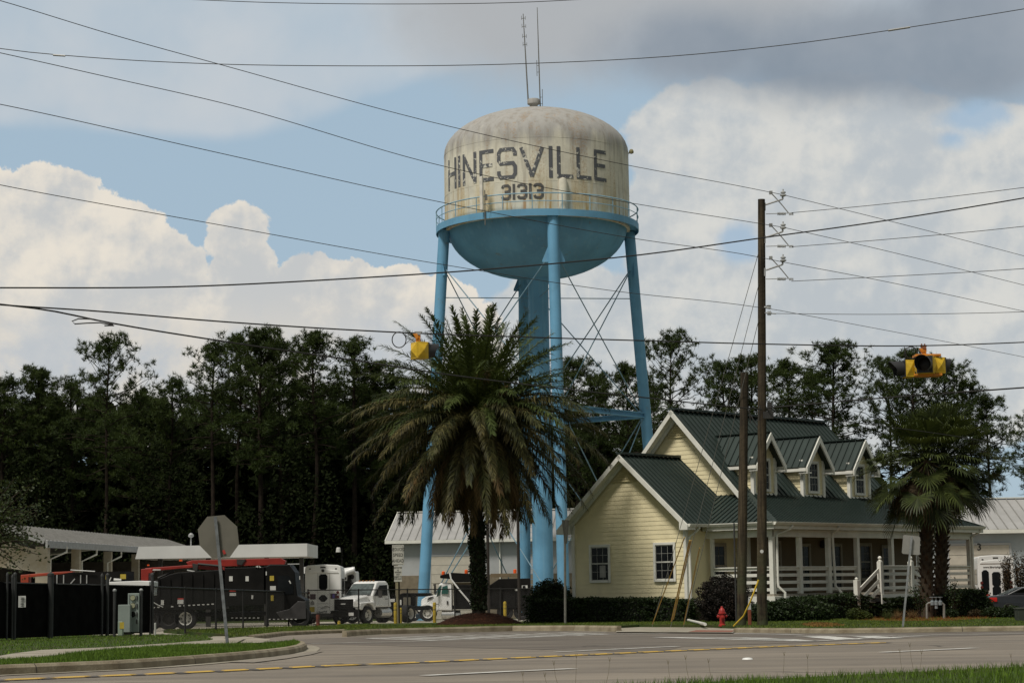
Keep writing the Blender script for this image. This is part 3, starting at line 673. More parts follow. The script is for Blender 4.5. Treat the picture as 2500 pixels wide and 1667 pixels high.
# dormers
for uc in (3.92, 7.66, 11.40):
    hw, zb, ze, za = .79, zr - .05, 7.12, 8.2
    d = MB(); vf = vh + .02
    vbk = lambda z: vh + (z - zr) / 1.066 + .25
    siding(d, [(uc - hw, vf, zb), (uc + hw, vf, zb), (uc + hw, vf, ze), (uc, vf, za - .15), (uc - hw, vf, ze)], .16)
    d.slab([(uc - hw, vf + .002, zb), (uc + hw, vf + .002, zb), (uc + hw, vf + .002, ze), (uc, vf + .002, za - .15), (uc - hw, vf + .002, ze)], .1)
    for s_ in (-1, 1):
        P = [A((uc + s_ * hw, vf, zb)), A((uc + s_ * hw, vbk(zb), zb)), A((uc + s_ * hw, vbk(ze), ze)), A((uc + s_ * hw, vf, ze))]
        if s_ < 0: P = [P[1], P[0], P[3], P[2]]
        siding(d, P, .16); d.slab([p - A((s_ * .002, 0, 0)) for p in P], .08)
    dm = d.build('dormer', cream, H)
    t_ = MB()
    for s_ in (-1, 1): t_.box((uc + s_ * hw, vf, (zb + ze) / 2), (.17, .17, ze - zb))
    t_.box((uc, vf - .02, zb + .06), (2 * hw, .08, .14)); t_.build('corner_board', trim, dm, bevel=.008)
    window(dm, (uc - .43, vf - .02, zb + .2), (1, 0, 0), .86, 1.46, 3, 2, tr=.1)
    ov = 1.08; sl = (za - ze + .0) / hw; zo = za - sl * ov * .96
    r_ = MB(); s2 = MB(); vfo = vf - .42
    vb_ = lambda z: vh + (z - zr) / 1.066 + .1
    for s_ in (-1, 1):
        P = up_n([(uc, vfo, za), (uc + s_ * ov, vfo, zo), (uc + s_ * ov, vb_(zo), zo), (uc, vb_(za), za)])
        r_.slab(P, .07); ribs(s2, P, (s_ * ov, 0, zo - za), .36, .035, .045, .1)
    ro = r_.build('dormer_roof', green, dm); s2.build('seam', greend, ro)
    c = MB(); c.beam((uc, vfo - .02, za + .03), (uc, vb_(za), za + .03), .24, .04); c.build('ridge_cap', green, ro)
    k = MB()
    for s_ in (-1, 1):
        a0, a1 = A((uc, vfo - .06, za - .01)), A((uc + s_ * ov, vfo - .06, zo - .01)); dn = A((0, 0, -.26)); th = A((0, .07, 0))
        k.add([a0, a1, a1 + dn, a0 + dn * 1.2, a0 + th, a1 + th, a1 + dn + th, a0 + dn * 1.2 + th], [(0, 1, 2, 3), (7, 6, 5, 4), (0, 4, 5, 1), (1, 5, 6, 2), (2, 6, 7, 3), (3, 7, 4, 0)])
        k.b2((uc + s_ * (ov - .34), vfo - .06, zo - .30), (uc + s_ * ov, vf, zo - .24)); k.b2((uc + s_ * (ov - .02), vfo, zo - .2), (uc + s_ * (ov + .05), vb_(zo), zo - .07))
        k.add([a0 + A((0, 0, -.09)), a1 + A((0, 0, -.09)), a1 + A((0, .5, -.09)), a0 + A((0, .5, -.09))], [(0, 1, 2, 3)])
    k.build('rake_board', trim, dm)
# ------------------------------------------------------------------ water tower
YT = 148.0
blue = M('tower_blue_paint', (0.13, 0.318, 0.485), 0.55, scale=0.5, var=0.10, spec=0.3)
def age_blue():
    t = blue.node_tree; w = NT.__new__(NT); w.t = t; w.n = t.nodes; w.l = t.links; bs = [n for n in t.nodes if n.type == 'BSDF_PRINCIPLED'][0]; src = bs.inputs['Base Color'].links[0].from_socket
    tc = [n for n in t.nodes if n.type == 'TEX_COORD'][0].outputs['Object']; mp = w.node('ShaderNodeMapping'); w.l.new(tc, mp.inputs[0]); mp.inputs['Scale'].default_value = (3.2, 3.2, .12)
    c = w.mix(w.m('MULTIPLY', w.ss(w.noise(mp.outputs[0], 1, 5, .6), .5, .7), .3), src, (.24, .42, .53)); c = w.mix(w.m('MULTIPLY', w.ss(w.noise(tc, 1.6, 6, .7), .62, .70), .55), c, (.20, .17, .11)); c = w.mix(w.m('MULTIPLY', w.ss(w.noise(mp.outputs[0], 2.2, 4, .6), .6, .72), .3), c, (.09, .16, .22))
    w.l.new(c, bs.inputs['Base Color'])
age_blue()
def tank_mat():
    m = bpy.data.materials.new('weathered_tank_paint'); m.use_nodes = True; q = NT(m.node_tree)
    b = q.node('ShaderNodeBsdfPrincipled'); o = q.node('ShaderNodeOutputMaterial'); q.l.new(b.outputs[0], o.inputs[0])
    tc = q.node('ShaderNodeTexCoord').outputs['Object']; s = q.node('ShaderNodeSeparateXYZ'); q.l.new(tc, s.inputs[0]); z = s.outputs[2]
    def streak(sxy, szz, det=5):
        mp = q.node('ShaderNodeMapping'); q.l.new(tc, mp.inputs[0]); mp.inputs['Scale'].default_value = (sxy, sxy, szz); return q.noise(mp.outputs[0], 1.0, det, 0.6)
    n1 = streak(1.1, .10); n2 = streak(2.6, .16); n3 = q.noise(tc, 1.3, 6, .65); n4 = q.noise(tc, 7, 4, .7)
    c = q.mix(q.ss(n3, .35, .7), (.68, .65, .54), (.57, .545, .455))
    up_ = q.ss(q.m('ADD', z, q.m('MULTIPLY', q.m('SUBTRACT', n1, .5), 4.5)), 32.6, 34.4)
    c = q.mix(q.m('MULTIPLY', up_, .88), c, q.mix(n2, (.41, .402, .39), (.23, .223, .216)))
    c = q.mix(q.m('MULTIPLY', q.ss(n2, .50, .66), .36), c, (.24, .205, .165))
    ru = q.m('MULTIPLY', q.ss(n2, .55, .62), q.ss(z, 31.2, 28.0)); c = q.mix(q.m('MULTIPLY', ru, .9), c, (.42, .21, .06))
    ye = q.m('MULTIPLY', q.ss(n1, .46, .58), q.ss(z, 32.2, 28.6)); c = q.mix(q.m('MULTIPLY', ye, .55), c, (.50, .36, .13))
    r2 = q.m('MULTIPLY', q.ss(n1, .55, .61), q.ss(n4, .46, .6)); c = q.mix(q.m('MULTIPLY', r2, .38), c, (.36, .21, .08))
    c = q.mix(q.m('MULTIPLY', q.ss(n4, .58, .72), .28), c, (.22, .20, .17))
    q.l.new(c, b.inputs['Base Color']); b.inputs['Roughness'].default_value = .75; b.inputs['Specular IOR Level'].default_value = .2
    return m
tank_m = tank_mat()
T0 = gx(1249.2 * K, YT)
TW = thing('water_tower', 'tall pale blue water tower on four legs with weathered cream tank reading HINESVILLE', 'water tower', T0)
def hz(py, Y=YT, px=1232): return D(px, py, Y).z - T0.z
m_ = K * YT / FP
RT_, RB, RW, RR = 215.5 * m_, 209 * m_, 235 * m_, 0.74
zr_, zs, ztop, zbot = hz(524), hz(358), hz(256), hz(641)
b = MB()
prof = [(RT_, zr_ - .3), (RT_, zr_ + .8), (RT_, zr_ + 2.4), (RT_, zs)]
prof += [(RT_ * math.cos(t), zs + (ztop - zs) * math.sin(t)) for t in [math.pi / 2 * i / 14 for i in range(1, 15)]]
prof[-1] = (.02, ztop); b.lathe(prof, 72); tank = b.build('tank', tank_m, TW, smooth=True)
b = MB()
for k in range(9):                       # plate seams
    t = 2 * math.pi * (k + .37) / 9; b.beam((RT_ * math.cos(t), RT_ * math.sin(t), zr_), (RT_ * math.cos(t), RT_ * math.sin(t), zs), .025)
for z in (zr_ + 2.2, zs - .1): b.tube([(RT_ * math.cos(t), RT_ * math.sin(t), z) for t in [2 * math.pi * i / 72 for i in range(72)]], .012, 4, True)
b.build('weld_seam', tank_m, tank)
b = MB(); b.lathe([(RB * math.sin(t), zr_ - (zr_ - zbot) * math.cos(t)) for t in [.001] + [math.pi / 2 * i / 16 for i in range(1, 17)]], 64); b.build('bowl', blue, TW, smooth=True)
b = MB(); b.lathe([(RR, -.05), (RR, hz(700)), (RR * 1.0, hz(655)), (RR * 1.55, zbot + .9)], 32); b.lathe([(1.0, 0), (1.0, .35), (RR, .4)], 32); b.build('riser', blue, TW, smooth=True)
b = MB(); b.lathe([(RB - .05, zr_ - .16), (RW, zr_ - .16), (RW, zr_ + .02), (RB, zr_ + .02)], 72, caps=False); b.lathe([(RW - .02, zr_ - .42), (RW + .03, zr_ - .42), (RW + .03, zr_ + .06), (RW - .02, zr_ + .06), (RW - .02, zr_ - .42)], 72, caps=False); b.build('balcony', blue, TW, smooth=True)
b = MB(); ring = lambda r, z, n=72: [(r * math.cos(2 * math.pi * i / n), r * math.sin(2 * math.pi * i / n), z) for i in range(n)]
b.tube(ring(RW, zr_ + 1.18), .045, 5, True); b.tube(ring(RW, zr_ + .62), .03, 4, True)
for k in range(22):
    t = 2 * math.pi * (k + .3) / 22; b.tube([(RW * math.cos(t), RW * math.sin(t), zr_), (RW * math.cos(t), RW * math.sin(t), zr_ + 1.18)], .036, 5)
b.build('railing', M('pale_rail_blue', (.24, .40, .50), .5), TW)
# legs
da = math.asin(.145); RB0, RT0_ = 8.75, 6.86; zt_ = zr_ - .25
LEG = []
for name_a in (math.pi + da, -math.pi / 2 + da, da, math.pi / 2 + da):
    e = Vector((math.cos(name_a), math.sin(name_a), 0)); p0, p1 = e * RB0, e * RT0_ + Vector((0, 0, zt_)); LEG.append((p0, p1))
    b = MB(); b.tube([p0 + Vector((0, 0, .1)), p1], .405, 20); b.box(p0 + Vector((0, 0, .1)), (1.3, 1.3, .3), name_a); lg = b.build('leg', blue, TW, smooth=True)
    g = MB(); q0 = p0.lerp(p1, .895); tn = Vector((-e.y, e.x, 0))
    for s_ in (-1, 1): g.add([q0 + tn * s_ * .38 + Vector((0, 0, .7)), q0 + tn * s_ * .38 - Vector((0, 0, .45)), q0 + tn * s_ * .8 - e * .1 - Vector((0, 0, .45)), q0 + tn * s_ * .8 - e * .1 - Vector((0, 0, .3))], [(0, 1, 2, 3)])
    g.build('gusset', blue, lg)
on = lambda i, z: LEG[i][0].lerp(LEG[i][1], z / zt_)
zst, zrod = hz(955), hz(685)
lerpc = M('rod_blue', (0.15, 0.26, 0.33), 0.5)
for i in range(4):
    j = (i + 1) % 4
    b = MB(); a, c = on(i, zst), on(j, zst); dd = (c - a).normalized() * .38; a, c = a + dd, c - dd
    b.beam(a + Vector((0, 0, .16)), c + Vector((0, 0, .16)), .42, .06); b.beam(a - Vector((0, 0, .16)), c - Vector((0, 0, .16)), .42, .06); b.beam(a, c, .05, .32); b.build('strut', blue, TW)
    b = MB()
    for z0, z1 in ((zst + .15, zt_ * .895), (.6, zst - .2)):
        for (p, q_) in ((i, j), (j, i)):
            A0, A1 = on(p, z1), on(q_, z0); ex = (A1 - A0); ex.z = 0; ex.normalize(); b.tube([A0 + ex * .4, A1 - ex * .4], .042, 6)
    b.build('brace_rod', lerpc, TW)
    b = MB(); e = on(i, zrod).copy(); f_ = Vector((e.x, e.y, 0)).normalized() * RR; f_.z = zrod; b.tube([e, f_], .035, 6); b.build('tie_rod', lerpc, TW)
# ladder, roof vent, antennas
b = MB(); a, c = on(3, .5), on(3, zt_ - .2); o_ = Vector((.45, -.2, 0))
for s_ in (-.2, .2): b.tube([a + o_ + Vector((s_, 0, 0)), c + o_ + Vector((s_, 0, 0))], .025, 4)
for k in range(70): p = a.lerp(c, k / 70) + o_; b.tube([p - Vector((.2, 0, 0)), p + Vector((.2, 0, 0))], .014, 4)
b.build('ladder', blue, TW)
b = MB(); b.lathe([(.30, ztop - .15), (.30, ztop + .42), (.32, ztop + .46), (.46, ztop + .54), (.46, ztop + .84), (.40, ztop + .92), (.02, ztop + .95)], 20, (-.12, 0, 0)); b.build('roof_vent', tank_m, TW, smooth=True)
ant = M('antenna_grey', (.16, .155, .14), .5)
xa = lambda px: (px - 1233) * m_
b = MB(); p0 = Vector((xa(1217), 0, ztop + .5)); p1 = Vector((xa(1208), 0, hz(32))); b.tube([p0, p0.lerp(p1, .45), p1], [.06, .05, .03], 5)
for t in (.66, .75, .86, .95): p = p0.lerp(p1, t); b.tube([p - Vector((.14, 0, .02)), p + Vector((.14, 0, .02))], .02, 4); b.tube([p - Vector((.14, 0, .12)), p + Vector((-.14, 0, .2))], .015, 4); b.tube([p + Vector((.14, 0, -.12)), p + Vector((.14, 0, .16))], .015, 4)
b.build('antenna', ant, TW)
b = MB(); p0 = Vector((xa(1245), .1, ztop - .1)); p1 = Vector((xa(1241.5), .1, hz(17))); b.tube([p0, p0.lerp(p1, .5), p1], [.05, .045, .025], 5)
for t, l in ((.06, 1.3), (.36, 1.1)):
    p = p0.lerp(p1, t); s_ = 1 if t < .2 else -1; o_ = Vector((s_ * .17, 0, 0)); b.tube([p + o_ - Vector((0, 0, .1)), p + o_ + Vector((0, 0, l))], .022, 4)
    for h in (.2, .7): b.tube([p + Vector((0, 0, h)), p + o_ + Vector((0, 0, h))], .018, 4)
b.build('antenna', ant, TW)
th = lambda px: math.asin(max(-1, min(1, (px - 1308) / (212 * K))))
def cyl(t, z, r=RT_ + .012): return Vector((r * math.sin(t), -r * math.cos(t), z))
b = MB(); t = th(1196); z0 = zr_
pa = cyl(t, z0 - .9, RW + .12); pb = cyl(t, z0 + 1.6, RW + .12); b.tube([pa, pb], .04, 6); b.build('antenna_mount', ant, TW)
b = MB(); b.box(cyl(t - .02, z0 + 1.35, RW + .3), (.24, .18, 2.4), t, None); b.build('panel_antenna', M('antenna_pale', (.66, .63, .56), .5), TW, bevel=.03)
b = MB(); b.box(cyl(t + .025, z0 + 1.05, RW + .25), (.16, .12, .42)); b.tube([cyl(t + .02, z0 + .5, RW + .2), cyl(t + .05, z0 + .3, RW + .2), cyl(t + .035, z0 - .1, RW + .2)], .02, 4); b.each('radio_unit', ant, TW)
b = MB(); t = math.pi / 2 - .05; b.lathe([(.02, 0), (.16, .05), (.18, .2), (.1, .34), (.02, .36)], 10, cyl(t, zs - .05, RT_ + .22)); b.tube([cyl(t, zs, RT_), cyl(t, zs + .05, RT_ + .2)], .05, 5); b.build('obstruction_lamp', M('lamp_drab', (.22, .2, .1), .5), TW)
b = MB(); t = th(1366); b.lathe([(.34, zr_), (.34, zr_ + 2.0), (.26, zr_ + 2.3), (.02, zr_ + 2.42)], 16, cyl(t, 0, RT_ + .02) ); b.build('overflow_box', tank_m, TW, smooth=True)
# painted lettering wrapped on the tank
def paint_mat(name, dark, thr=.555):
    m = bpy.data.materials.new(name); m.use_nodes = True; q = NT(m.node_tree)
    b = q.node('ShaderNodeBsdfPrincipled'); o = q.node('ShaderNodeOutputMaterial'); q.l.new(b.outputs[0], o.inputs[0])
    tc = q.node('ShaderNodeTexCoord').outputs['Object']; n = q.noise(tc, 3.2, 6, .7); n2 = q.noise(tc, .5, 3)
    k = q.ss(q.m('ADD', n, q.m('MULTIPLY', q.m('SUBTRACT', n2, .5), .35)), thr, thr + .045)
    c = q.mix(k, dark, (.62, .60, .52)); q.l.new(c, b.inputs['Base Color']); b.inputs['Roughness'].default_value = .7
    return m
lt_m = paint_mat('flaking_letter_paint', (.095, .10, .11)); lt2 = paint_mat('faded_digit_paint', (.085, .082, .078), .64)
ST = {'H': [[(0, 0), (0, 1)], [(1, 0), (1, 1)], [(0, .5), (1, .5)]], 'I': [[(.5, 0), (.5, 1)]], 'N': [[(0, 0), (0, 1)], [(0, 1), (1, 0)], [(1, 0), (1, 1)]],
      'E': [[(0, 0), (0, 1)], [(0, 1), (1, 1)], [(0, .5), (.88, .5)], [(0, 0), (1, 0)]], 'L': [[(0, 0), (0, 1)], [(0, 0), (1, 0)]],
      'V': [[(.02, 1), (.5, 0)], [(.98, 1), (.5, 0)]],
      'S': [[(1, .76), (1, .88), (.87, 1), (.13, 1), (0, .88), (0, .62), (.13, .5), (.87, .5), (1, .38), (1, .12), (.87, 0), (.13, 0), (0, .12), (0, .24)]],
      '3': [[(0, .82), (.1, .95), (.3, 1), (.75, 1), (1, .85), (1, .65), (.85, .53), (.3, .52)], [(.85, .53), (1, .4), (1, .15), (.75, 0), (.3, 0), (.1, .05), (0, .18)]], '1': [[(.5, 0), (.5, 1)]]}
def letter(ch, pl, pr, zb, zt, sw, mat):
    a0, a1 = th(1080 + pl / 5.113) - .015, th(1080 + pr / 5.113) - .015; w = (a1 - a0) * RT_ - (sw if ch not in 'I1' else 0); b = MB()
    for li, st in enumerate(ST[ch]):
        P = [Vector((a0 * RT_ + (sw / 2 if ch not in 'I1' else 0) + x * w, zb + sw / 2 + y * (zt - zb - sw))) for x, y in st]
        ext = .5 * sw
        if len(P) == 2: d = (P[1] - P[0]).normalized() * ext; P = [P[0] - d, P[1] + d] if ch not in 'V' else [P[0] - d * .5, P[1] + d * .3]
        if ch == 'N' and abs(P[0].x - P[1].x) > .1: d = (P[1] - P[0]).normalized() * .2 * sw; P = [P[0] + d * 2.0, P[1] - d * 2.0]
        if ch in 'E L H' and abs(P[0].y - P[1].y) < .01 and len(P) == 2: P[0].x += ext * 1.8; 
        L = [];
        for p, q_ in zip(P[:-1], P[1:]):
            k = max(1, int((q_ - p).length / .3)); L += [p.lerp(q_, i / k) for i in range(k)]
        L.append(P[-1]); vs = []
        for i, p in enumerate(L):
            d1 = (L[i] - L[i - 1]).normalized() if i else (L[1] - L[0]).normalized(); d2 = (L[i + 1] - L[i]).normalized() if i < len(L) - 1 else d1
            d = (d1 + d2).normalized(); n = Vector((-d.y, d.x)); k = sw / 2 / max(.6, d.dot(d1))
            for s_ in (-1, 1): x = p + n * (s_ * k); vs.append(cyl(x.x / RT_, x.y, RT_ + .02 + .003 * li))
        b.add(vs, [(2 * i, 2 * i + 1, 2 * i + 3, 2 * i + 2) for i in range(len(L) - 1)])
    o = b.build('lettering', mat, tank)
zlt, zlb = at(1300, 357, YT - RT_).z - T0.z, at(1300, 434.5, YT - RT_).z - T0.z
for ch, l, r in (('H', 85, 192), ('I', 213, 247), ('N', 275, 447), ('E', 483, 657), ('S', 698, 938), ('V', 965, 1265), ('I', 1313, 1367), ('L', 1413, 1606), ('L', 1648, 1827), ('E', 1860, 2010)):
    letter(ch, l, r, zlb, zlt, .27, lt_m)
zdt, zdb = at(1280, 447.5, YT - RT_).z - T0.z, at(1280, 486, YT - RT_).z - T0.z
for ch, l, r in (('3', 742, 862), ('1', 884, 907), ('3', 930, 1057), ('1', 1080, 1104), ('3', 1125, 1252)): letter(ch, l, r, zdb, zdt, .19, lt2)
# ------------------------------------------------------------------ outbuildings, vehicles, fences
white = M('white_vehicle_paint', (0.70, 0.70, 0.68), 0.35, scale=.8, var=.06, spec=.5)
blackp = M('black_vehicle_paint', (0.007, 0.0065, 0.006), 0.5, scale=1.5, var=.3, spec=.14)
rubber = M('tyre_rubber', (0.012, 0.012, 0.012), 0.85)
steel = M('galvanised_steel', (0.33, 0.335, 0.33), 0.5, scale=6, var=.15, metal=.3)
rimw = M('white_wheel_rim', (0.55, 0.54, 0.5), 0.45)
redp = M('red_boom_paint', (0.26, 0.022, 0.014), 0.45, scale=2, var=.15)
redl = M('red_lamp', (0.30, 0.02, 0.015), 0.3); orl = M('orange_beacon', (0.75, 0.10, 0.015), 0.3)
stick = M('sticker_white', (0.55, 0.55, 0.52), 0.6); sticky = M('sticker_yellow', (0.42, 0.32, 0.04), 0.6); stickr = M('sticker_red', (0.4, 0.04, 0.03), 0.6)
dgrey = M('dark_grey_plastic', (0.035, 0.033, 0.03), 0.6)
chrome = M('bright_metal', (0.6, 0.6, 0.58), 0.25, metal=.8)
yellowp = M('yellow_safety_paint', (0.44, 0.31, 0.025), 0.55, scale=4, var=.12)
teal = M('green_glass', (0.03, 0.10, 0.085), 0.1, spec=.6)
winglass = M('windscreen_glass', (0.10, 0.125, 0.12), 0.08, spec=.7, col2=(0.05, 0.06, 0.06))
class Tr:                                # trace of the photo at one depth -> local metres (x right, z up) of a thing standing at that depth
    def __init__(s, Y, px0, ox=0, oy=0, k=1.0, dz=0.0):
        s.Y, s.px0, s.ox, s.oy, s.k = Y, px0, ox, oy, k; s.o = gx(px0, Y, dz)
    def __call__(s, cx, cy):
        p = at(s.ox + cx / s.k, s.oy + cy / s.k, s.Y); return (p.x - s.o.x, p.z - s.o.z)
    def P(s, *pts): return [s(*p) for p in pts]
    def rect(s, mb, x0, y0, x1, y1, d0, d1):
        a, c = s(x0, y1), s(x1, y0); return mb.b2((a[0], d0, a[1]), (c[0], d1, c[1]))
def wheel(parent, c, r, w, axis=(0, 1, 0), rim=rimw, side=-1):
    """tyre + rim; axis = wheel axle direction"""
    ax = Vector(axis).normalized(); M3 = ax.to_track_quat('Z', 'Y').to_matrix()
    t = MB(); t.lathe([(r * .6, -w / 2), (r * .92, -w / 2), (r, -w * .36), (r, w * .36), (r * .92, w / 2), (r * .6, w / 2)], 22, c, M3, caps=False); o = t.build('wheel', rubber, parent, smooth=True)
    b = MB(); b.lathe([(.02, w * .1), (r * .2, w * .12), (r * .22, w * .02), (r * .48, -w * .05), (r * .56, w * .42), (r * .61, w * .5)] if side > 0 else [(.02, -w * .1), (r * .2, -w * .12), (r * .22, -w * .02), (r * .48, w * .05), (r * .56, -w * .42), (r * .61, -w * .5)], 18, c, M3, caps=False); b.build('rim', rim, o, smooth=True)
    h = MB(); n = ax * (side * w * .02)
    for k in range(8): q_ = M3 @ Vector((r * .38 * math.cos(k * .785), r * .38 * math.sin(k * .785), 0)); h.box(Vector(c) + q_ + n, (.05, .05, .05))
    h.build('hub', dgrey, o)
    return o
grey_roof = M('grey_metal_roof', (0.36, 0.355, 0.345), 0.5, scale=.6, var=.08, metal=.1); seamg = M('grey_roof_seam', (0.23, 0.225, 0.21), .5)
pale_wall = M('pale_metal_wall', (0.40, 0.41, 0.41), 0.6, scale=.7, var=.06); blue_wall = M('pale_blue_stucco', (0.40, 0.44, 0.46), 0.75, scale=1, var=.06)
tan_wall = M('tan_block_wall', (0.20, 0.165, 0.115), 0.85, scale=3, var=.12); door_m = M('roller_door_cream', (0.52, 0.48, 0.40), 0.6, var=.05)
def metal_building(label, Y, xl, xr, y_eave, y_ridge, door, wall, wains, rz, depth=11):
    p0 = gx(xl, Y); o = thing('metal_building', label, 'building', p0, rz)
    ze = at(xl, y_eave, Y).z - p0.z; zr = at(xl, y_ridge, Y + depth / 2).z - p0.z; L = (xr - xl) * Y / FP
    b = MB(); b.b2((.7, .5, 0), (L - .7, depth - .5, ze - .15)); b.prism([(.5, ze - .16), (depth - .5, ze - .16), (depth / 2, zr - .2)], .7, L - .7, ax='x'); b.build('wall', wall, o)
    if wains: b = MB(); b.b2((.66, .44, 0), (L - .66, .5, wains)); b.build('block_base', tan_wall, o)
    f = [([(0, 0, ze), (L, 0, ze), (L, depth / 2, zr), (0, depth / 2, zr)], (0, 1, (zr - ze) / depth * 2)), ([(0, depth / 2, zr), (L, depth / 2, zr), (L, depth, ze), (0, depth, ze)], (0, 1, -(zr - ze) / depth * 2))]
    b = MB(); s_ = MB()
    for p, r_ in f: b.slab(p, .1); ribs(s_, p, r_, .62, .06, .05)
    r_ = b.build('roof', grey_roof, o); s_.build('seam', seamg, r_); c = MB(); c.beam((-.05, depth / 2, zr + .05), (L + .05, depth / 2, zr + .05), .4, .07); c.build('ridge_cap', trim, r_)
    g = MB(); g.b2((-.05, -.14, ze - .26), (L + .05, 0.0, ze - .02)); g.beam((-.04, 0, ze - .1), (-.04, depth / 2, zr - .1), .06, .24); g.build('fascia', trim, o)
    for dx0, dx1, yt in door:
        a0, a1 = (dx0 - xl) * Y / FP, (dx1 - xl) * Y / FP; zt = at(dx0, yt, Y).z - p0.z
        d = MB(); n = 7
        for k in range(n): d.b2((a0, .40, zt * k / n + .012), (a1, .47, zt * (k + 1) / n - .012))
        dr = d.build('roller_door', door_m, o); t = MB(); t.b2((a0 - .14, .38, 0), (a0 - .004, .5, zt + .14)); t.b2((a1 + .004, .38, 0), (a1 + .14, .5, zt + .14)); t.b2((a0, .38, zt + .004), (a1, .5, zt + .14)); t.build('door_frame', pale_wall, o)
    return o, ze
oA, zeA = metal_building('grey metal roofed workshop standing behind the tower legs with a cream roller door', 160, 943, 1500, 1319, 1252, [(1052, 1152, 1358)], pale_wall, 3.4, R(-7))
b = MB(); b.tube([(8.9, .35, zeA - .3), (8.9, .42, .2)], .06, 6); b.build('downpipe', trim, oA)
oB, zeB = metal_building('pale blue workshop with a wide roller door numbered 3 beside the porch', 131, 2190, 2680, 1295, 1221, [(2325, 2472, 1331)], blue_wall, 0, 0.0)
text_mesh('3', .62, dgrey, oB, ((2399 - 2190) * 131 / FP, .38, zeB - 1.12), (R(90), 0, 0), name='door_number', bold=.01)
b = MB(); b.b2((11.6, .4, 0), (14, .46, 4.1)); b.build('brick_panel', tan_wall, oB)
# open shed on the left
sh = thing('open_shed', 'low open vehicle shed with a grey roof and stained white frame at the left', 'building', Vector((-21.7, 95, gz(95))))
b = MB(); s_ = MB(); f = up_n([(.3, -1.5, 4.15), (.3, 46, 4.55), (-2.1, 46, 5.35), (-2.1, -1.5, 4.95)]); b.slab(f, .08); ribs(s_, f, (-1, 0, .33), .8, .05, .05)
f2 = up_n([(-2.1, -1.5, 4.95), (-2.1, 46, 5.35), (-12, 46, 4.3), (-12, -1.5, 4.0)]); b.slab(f2, .08); r_ = b.build('roof', grey_roof, sh); s_.build('seam', seamg, r_)
b = MB(); b.beam((.4, -1.5, 3.98), (.4, 46, 4.38), .1, .32); b.beam((.3, -1.5, 4.1), (-2.1, -1.5, 4.86), .06, .22); b.build('fascia', steel, sh)
stw = M('stained_white_wall', (0.46, 0.43, 0.35), 0.8, scale=1.3, col2=(0.36, 0.31, 0.22))
b = MB(); b.prism([(-2.0, 3.0), (-.3, 2.75), (-.25, 3.75), (-2.1, 4.3), (-6, 3.9), (-6, 3.4)], -.6, -.3); b.b2((-.3, -.62, 0), (.25, -.1, 3.9))
for y in (7, 15, 23): b.b2((-.3, y, 0), (.1, y + .4, 3.95))
b.each('frame', stw, sh)
b = MB(); b.b2((-11.5, 8, 0), (-11.2, 45, 3.9)); b.b2((-11.5, 44.6, 0), (0, 45, 3.9)); b.build('wall', M('dark_shed_wall', (.10, .09, .075), .9), sh)
b = MB()
for y in (2.5, 9.5, 16): b.tube([(.45, y, 3.95), (.45, y, 3.7), (-.05, y - 1.2, 3.35), (-.05, y - 1.2, .3)], .05, 6)
b.each('downpipe', trim, sh)
# flat canopy
tr = Tr(112, 540, 300, 1290, 4.9)
cn = thing('flat_canopy', 'flat roofed white canopy with a deep fascia standing behind the black truck', 'canopy', tr.o)
b = MB(); P = tr.P((147, 362), (187, 214), (2205, 176), (2205, 330)); b.prism(P, 0, 6); b.build('fascia', M('canopy_white', (.58, .585, .57), .6, scale=.7, var=.05), cn)
b = MB()
for cx in (420, 1000, 1700, 2120):
    x, z = tr(cx, 345); b.b2((x - .12, .6, 0), (x + .12, .84, z))
b.each('canopy_post', dgrey, cn)
x, z = tr(780, 195); b = MB(); b.tube([(x, 1, z - .1), (x, 1, z + .45)], .04, 6); b.lathe([(.03, 0), (.15, .06), (.15, .16), (.05, .26)], 10, (x, 1, z + .42)); b.build('roof_lamp', steel, cn)
# black grapple truck
tr = Tr(92, 560, 300, 1290, 4.9)
gt = thing('grapple_truck', 'black debris truck with a folded red loader boom parked behind the chain link fence', 'truck', tr.o)
b = MB(); b.prism(tr.P((335, 640), (560, 545), (660, 522), (1180, 490), (1180, 960), (335, 990)), 0, 2.4); b.build('debris_body', blackp, gt, bevel=.03)
b = MB()
for cx in range(420, 1180, 130): a, c = tr(cx, 600 if cx < 560 else 540), tr(cx + 22, 950); b.b2((a[0], -.06, c[1]), (c[0], 0, a[1]))
a, c = tr(335, 905), tr(1180, 960); b.b2((a[0], -.09, c[1]), (c[0], -.002, a[1])); b.build('body_rib', blackp, gt)
b = MB(); b.prism(tr.P((1215, 470), (1690, 455), (1690, 900), (1215, 930)), .05, 2.3); tr.rect(b, 335, 985, 2200, 1060, .5, 1.9); b.build('equipment_box', blackp, gt, bevel=.03)
b = MB(); b.prism(tr.P((1705, 1090), (1705, 450), (1760, 425), (1985, 425), (2055, 520), (2085, 800), (2178, 850), (2186, 1095)), .05, 2.05); cab = b.build('cab', blackp, gt, bevel=.05)
b = MB(); b.prism(tr.P((1850, 560), (1985, 560), (2035, 660), (2040, 780), (1850, 790)), .03, .06); b.build('cab_window', glass, cab)
b = MB(); b.prism(tr.P((2095, 865), (2190, 870), (2194, 1080), (1900, 1090), (1830, 1000), (1990, 960)), .0, .05); b.build('fender', M('dusty_black_panel', (.045, .042, .042), .4), cab, bevel=.02)
for cx in (745, 545, 2110, 330): x, z = tr(cx, 1105); wheel(gt, (x, .2, .52), .5, .32, side=-1, rim=rimw if cx == 745 else dgrey)
b = MB()
for x0, x1, y in [(360 + i * 55, 388 + i * 55, 942 - i * 3) for i in (0, 1, 4)] + [(672 + i * 56, 700 + i * 56, 922 - i * 3) for i in range(8)]: tr.rect(b, x0, y - 7, x1, y + 6, -.1, -.092)
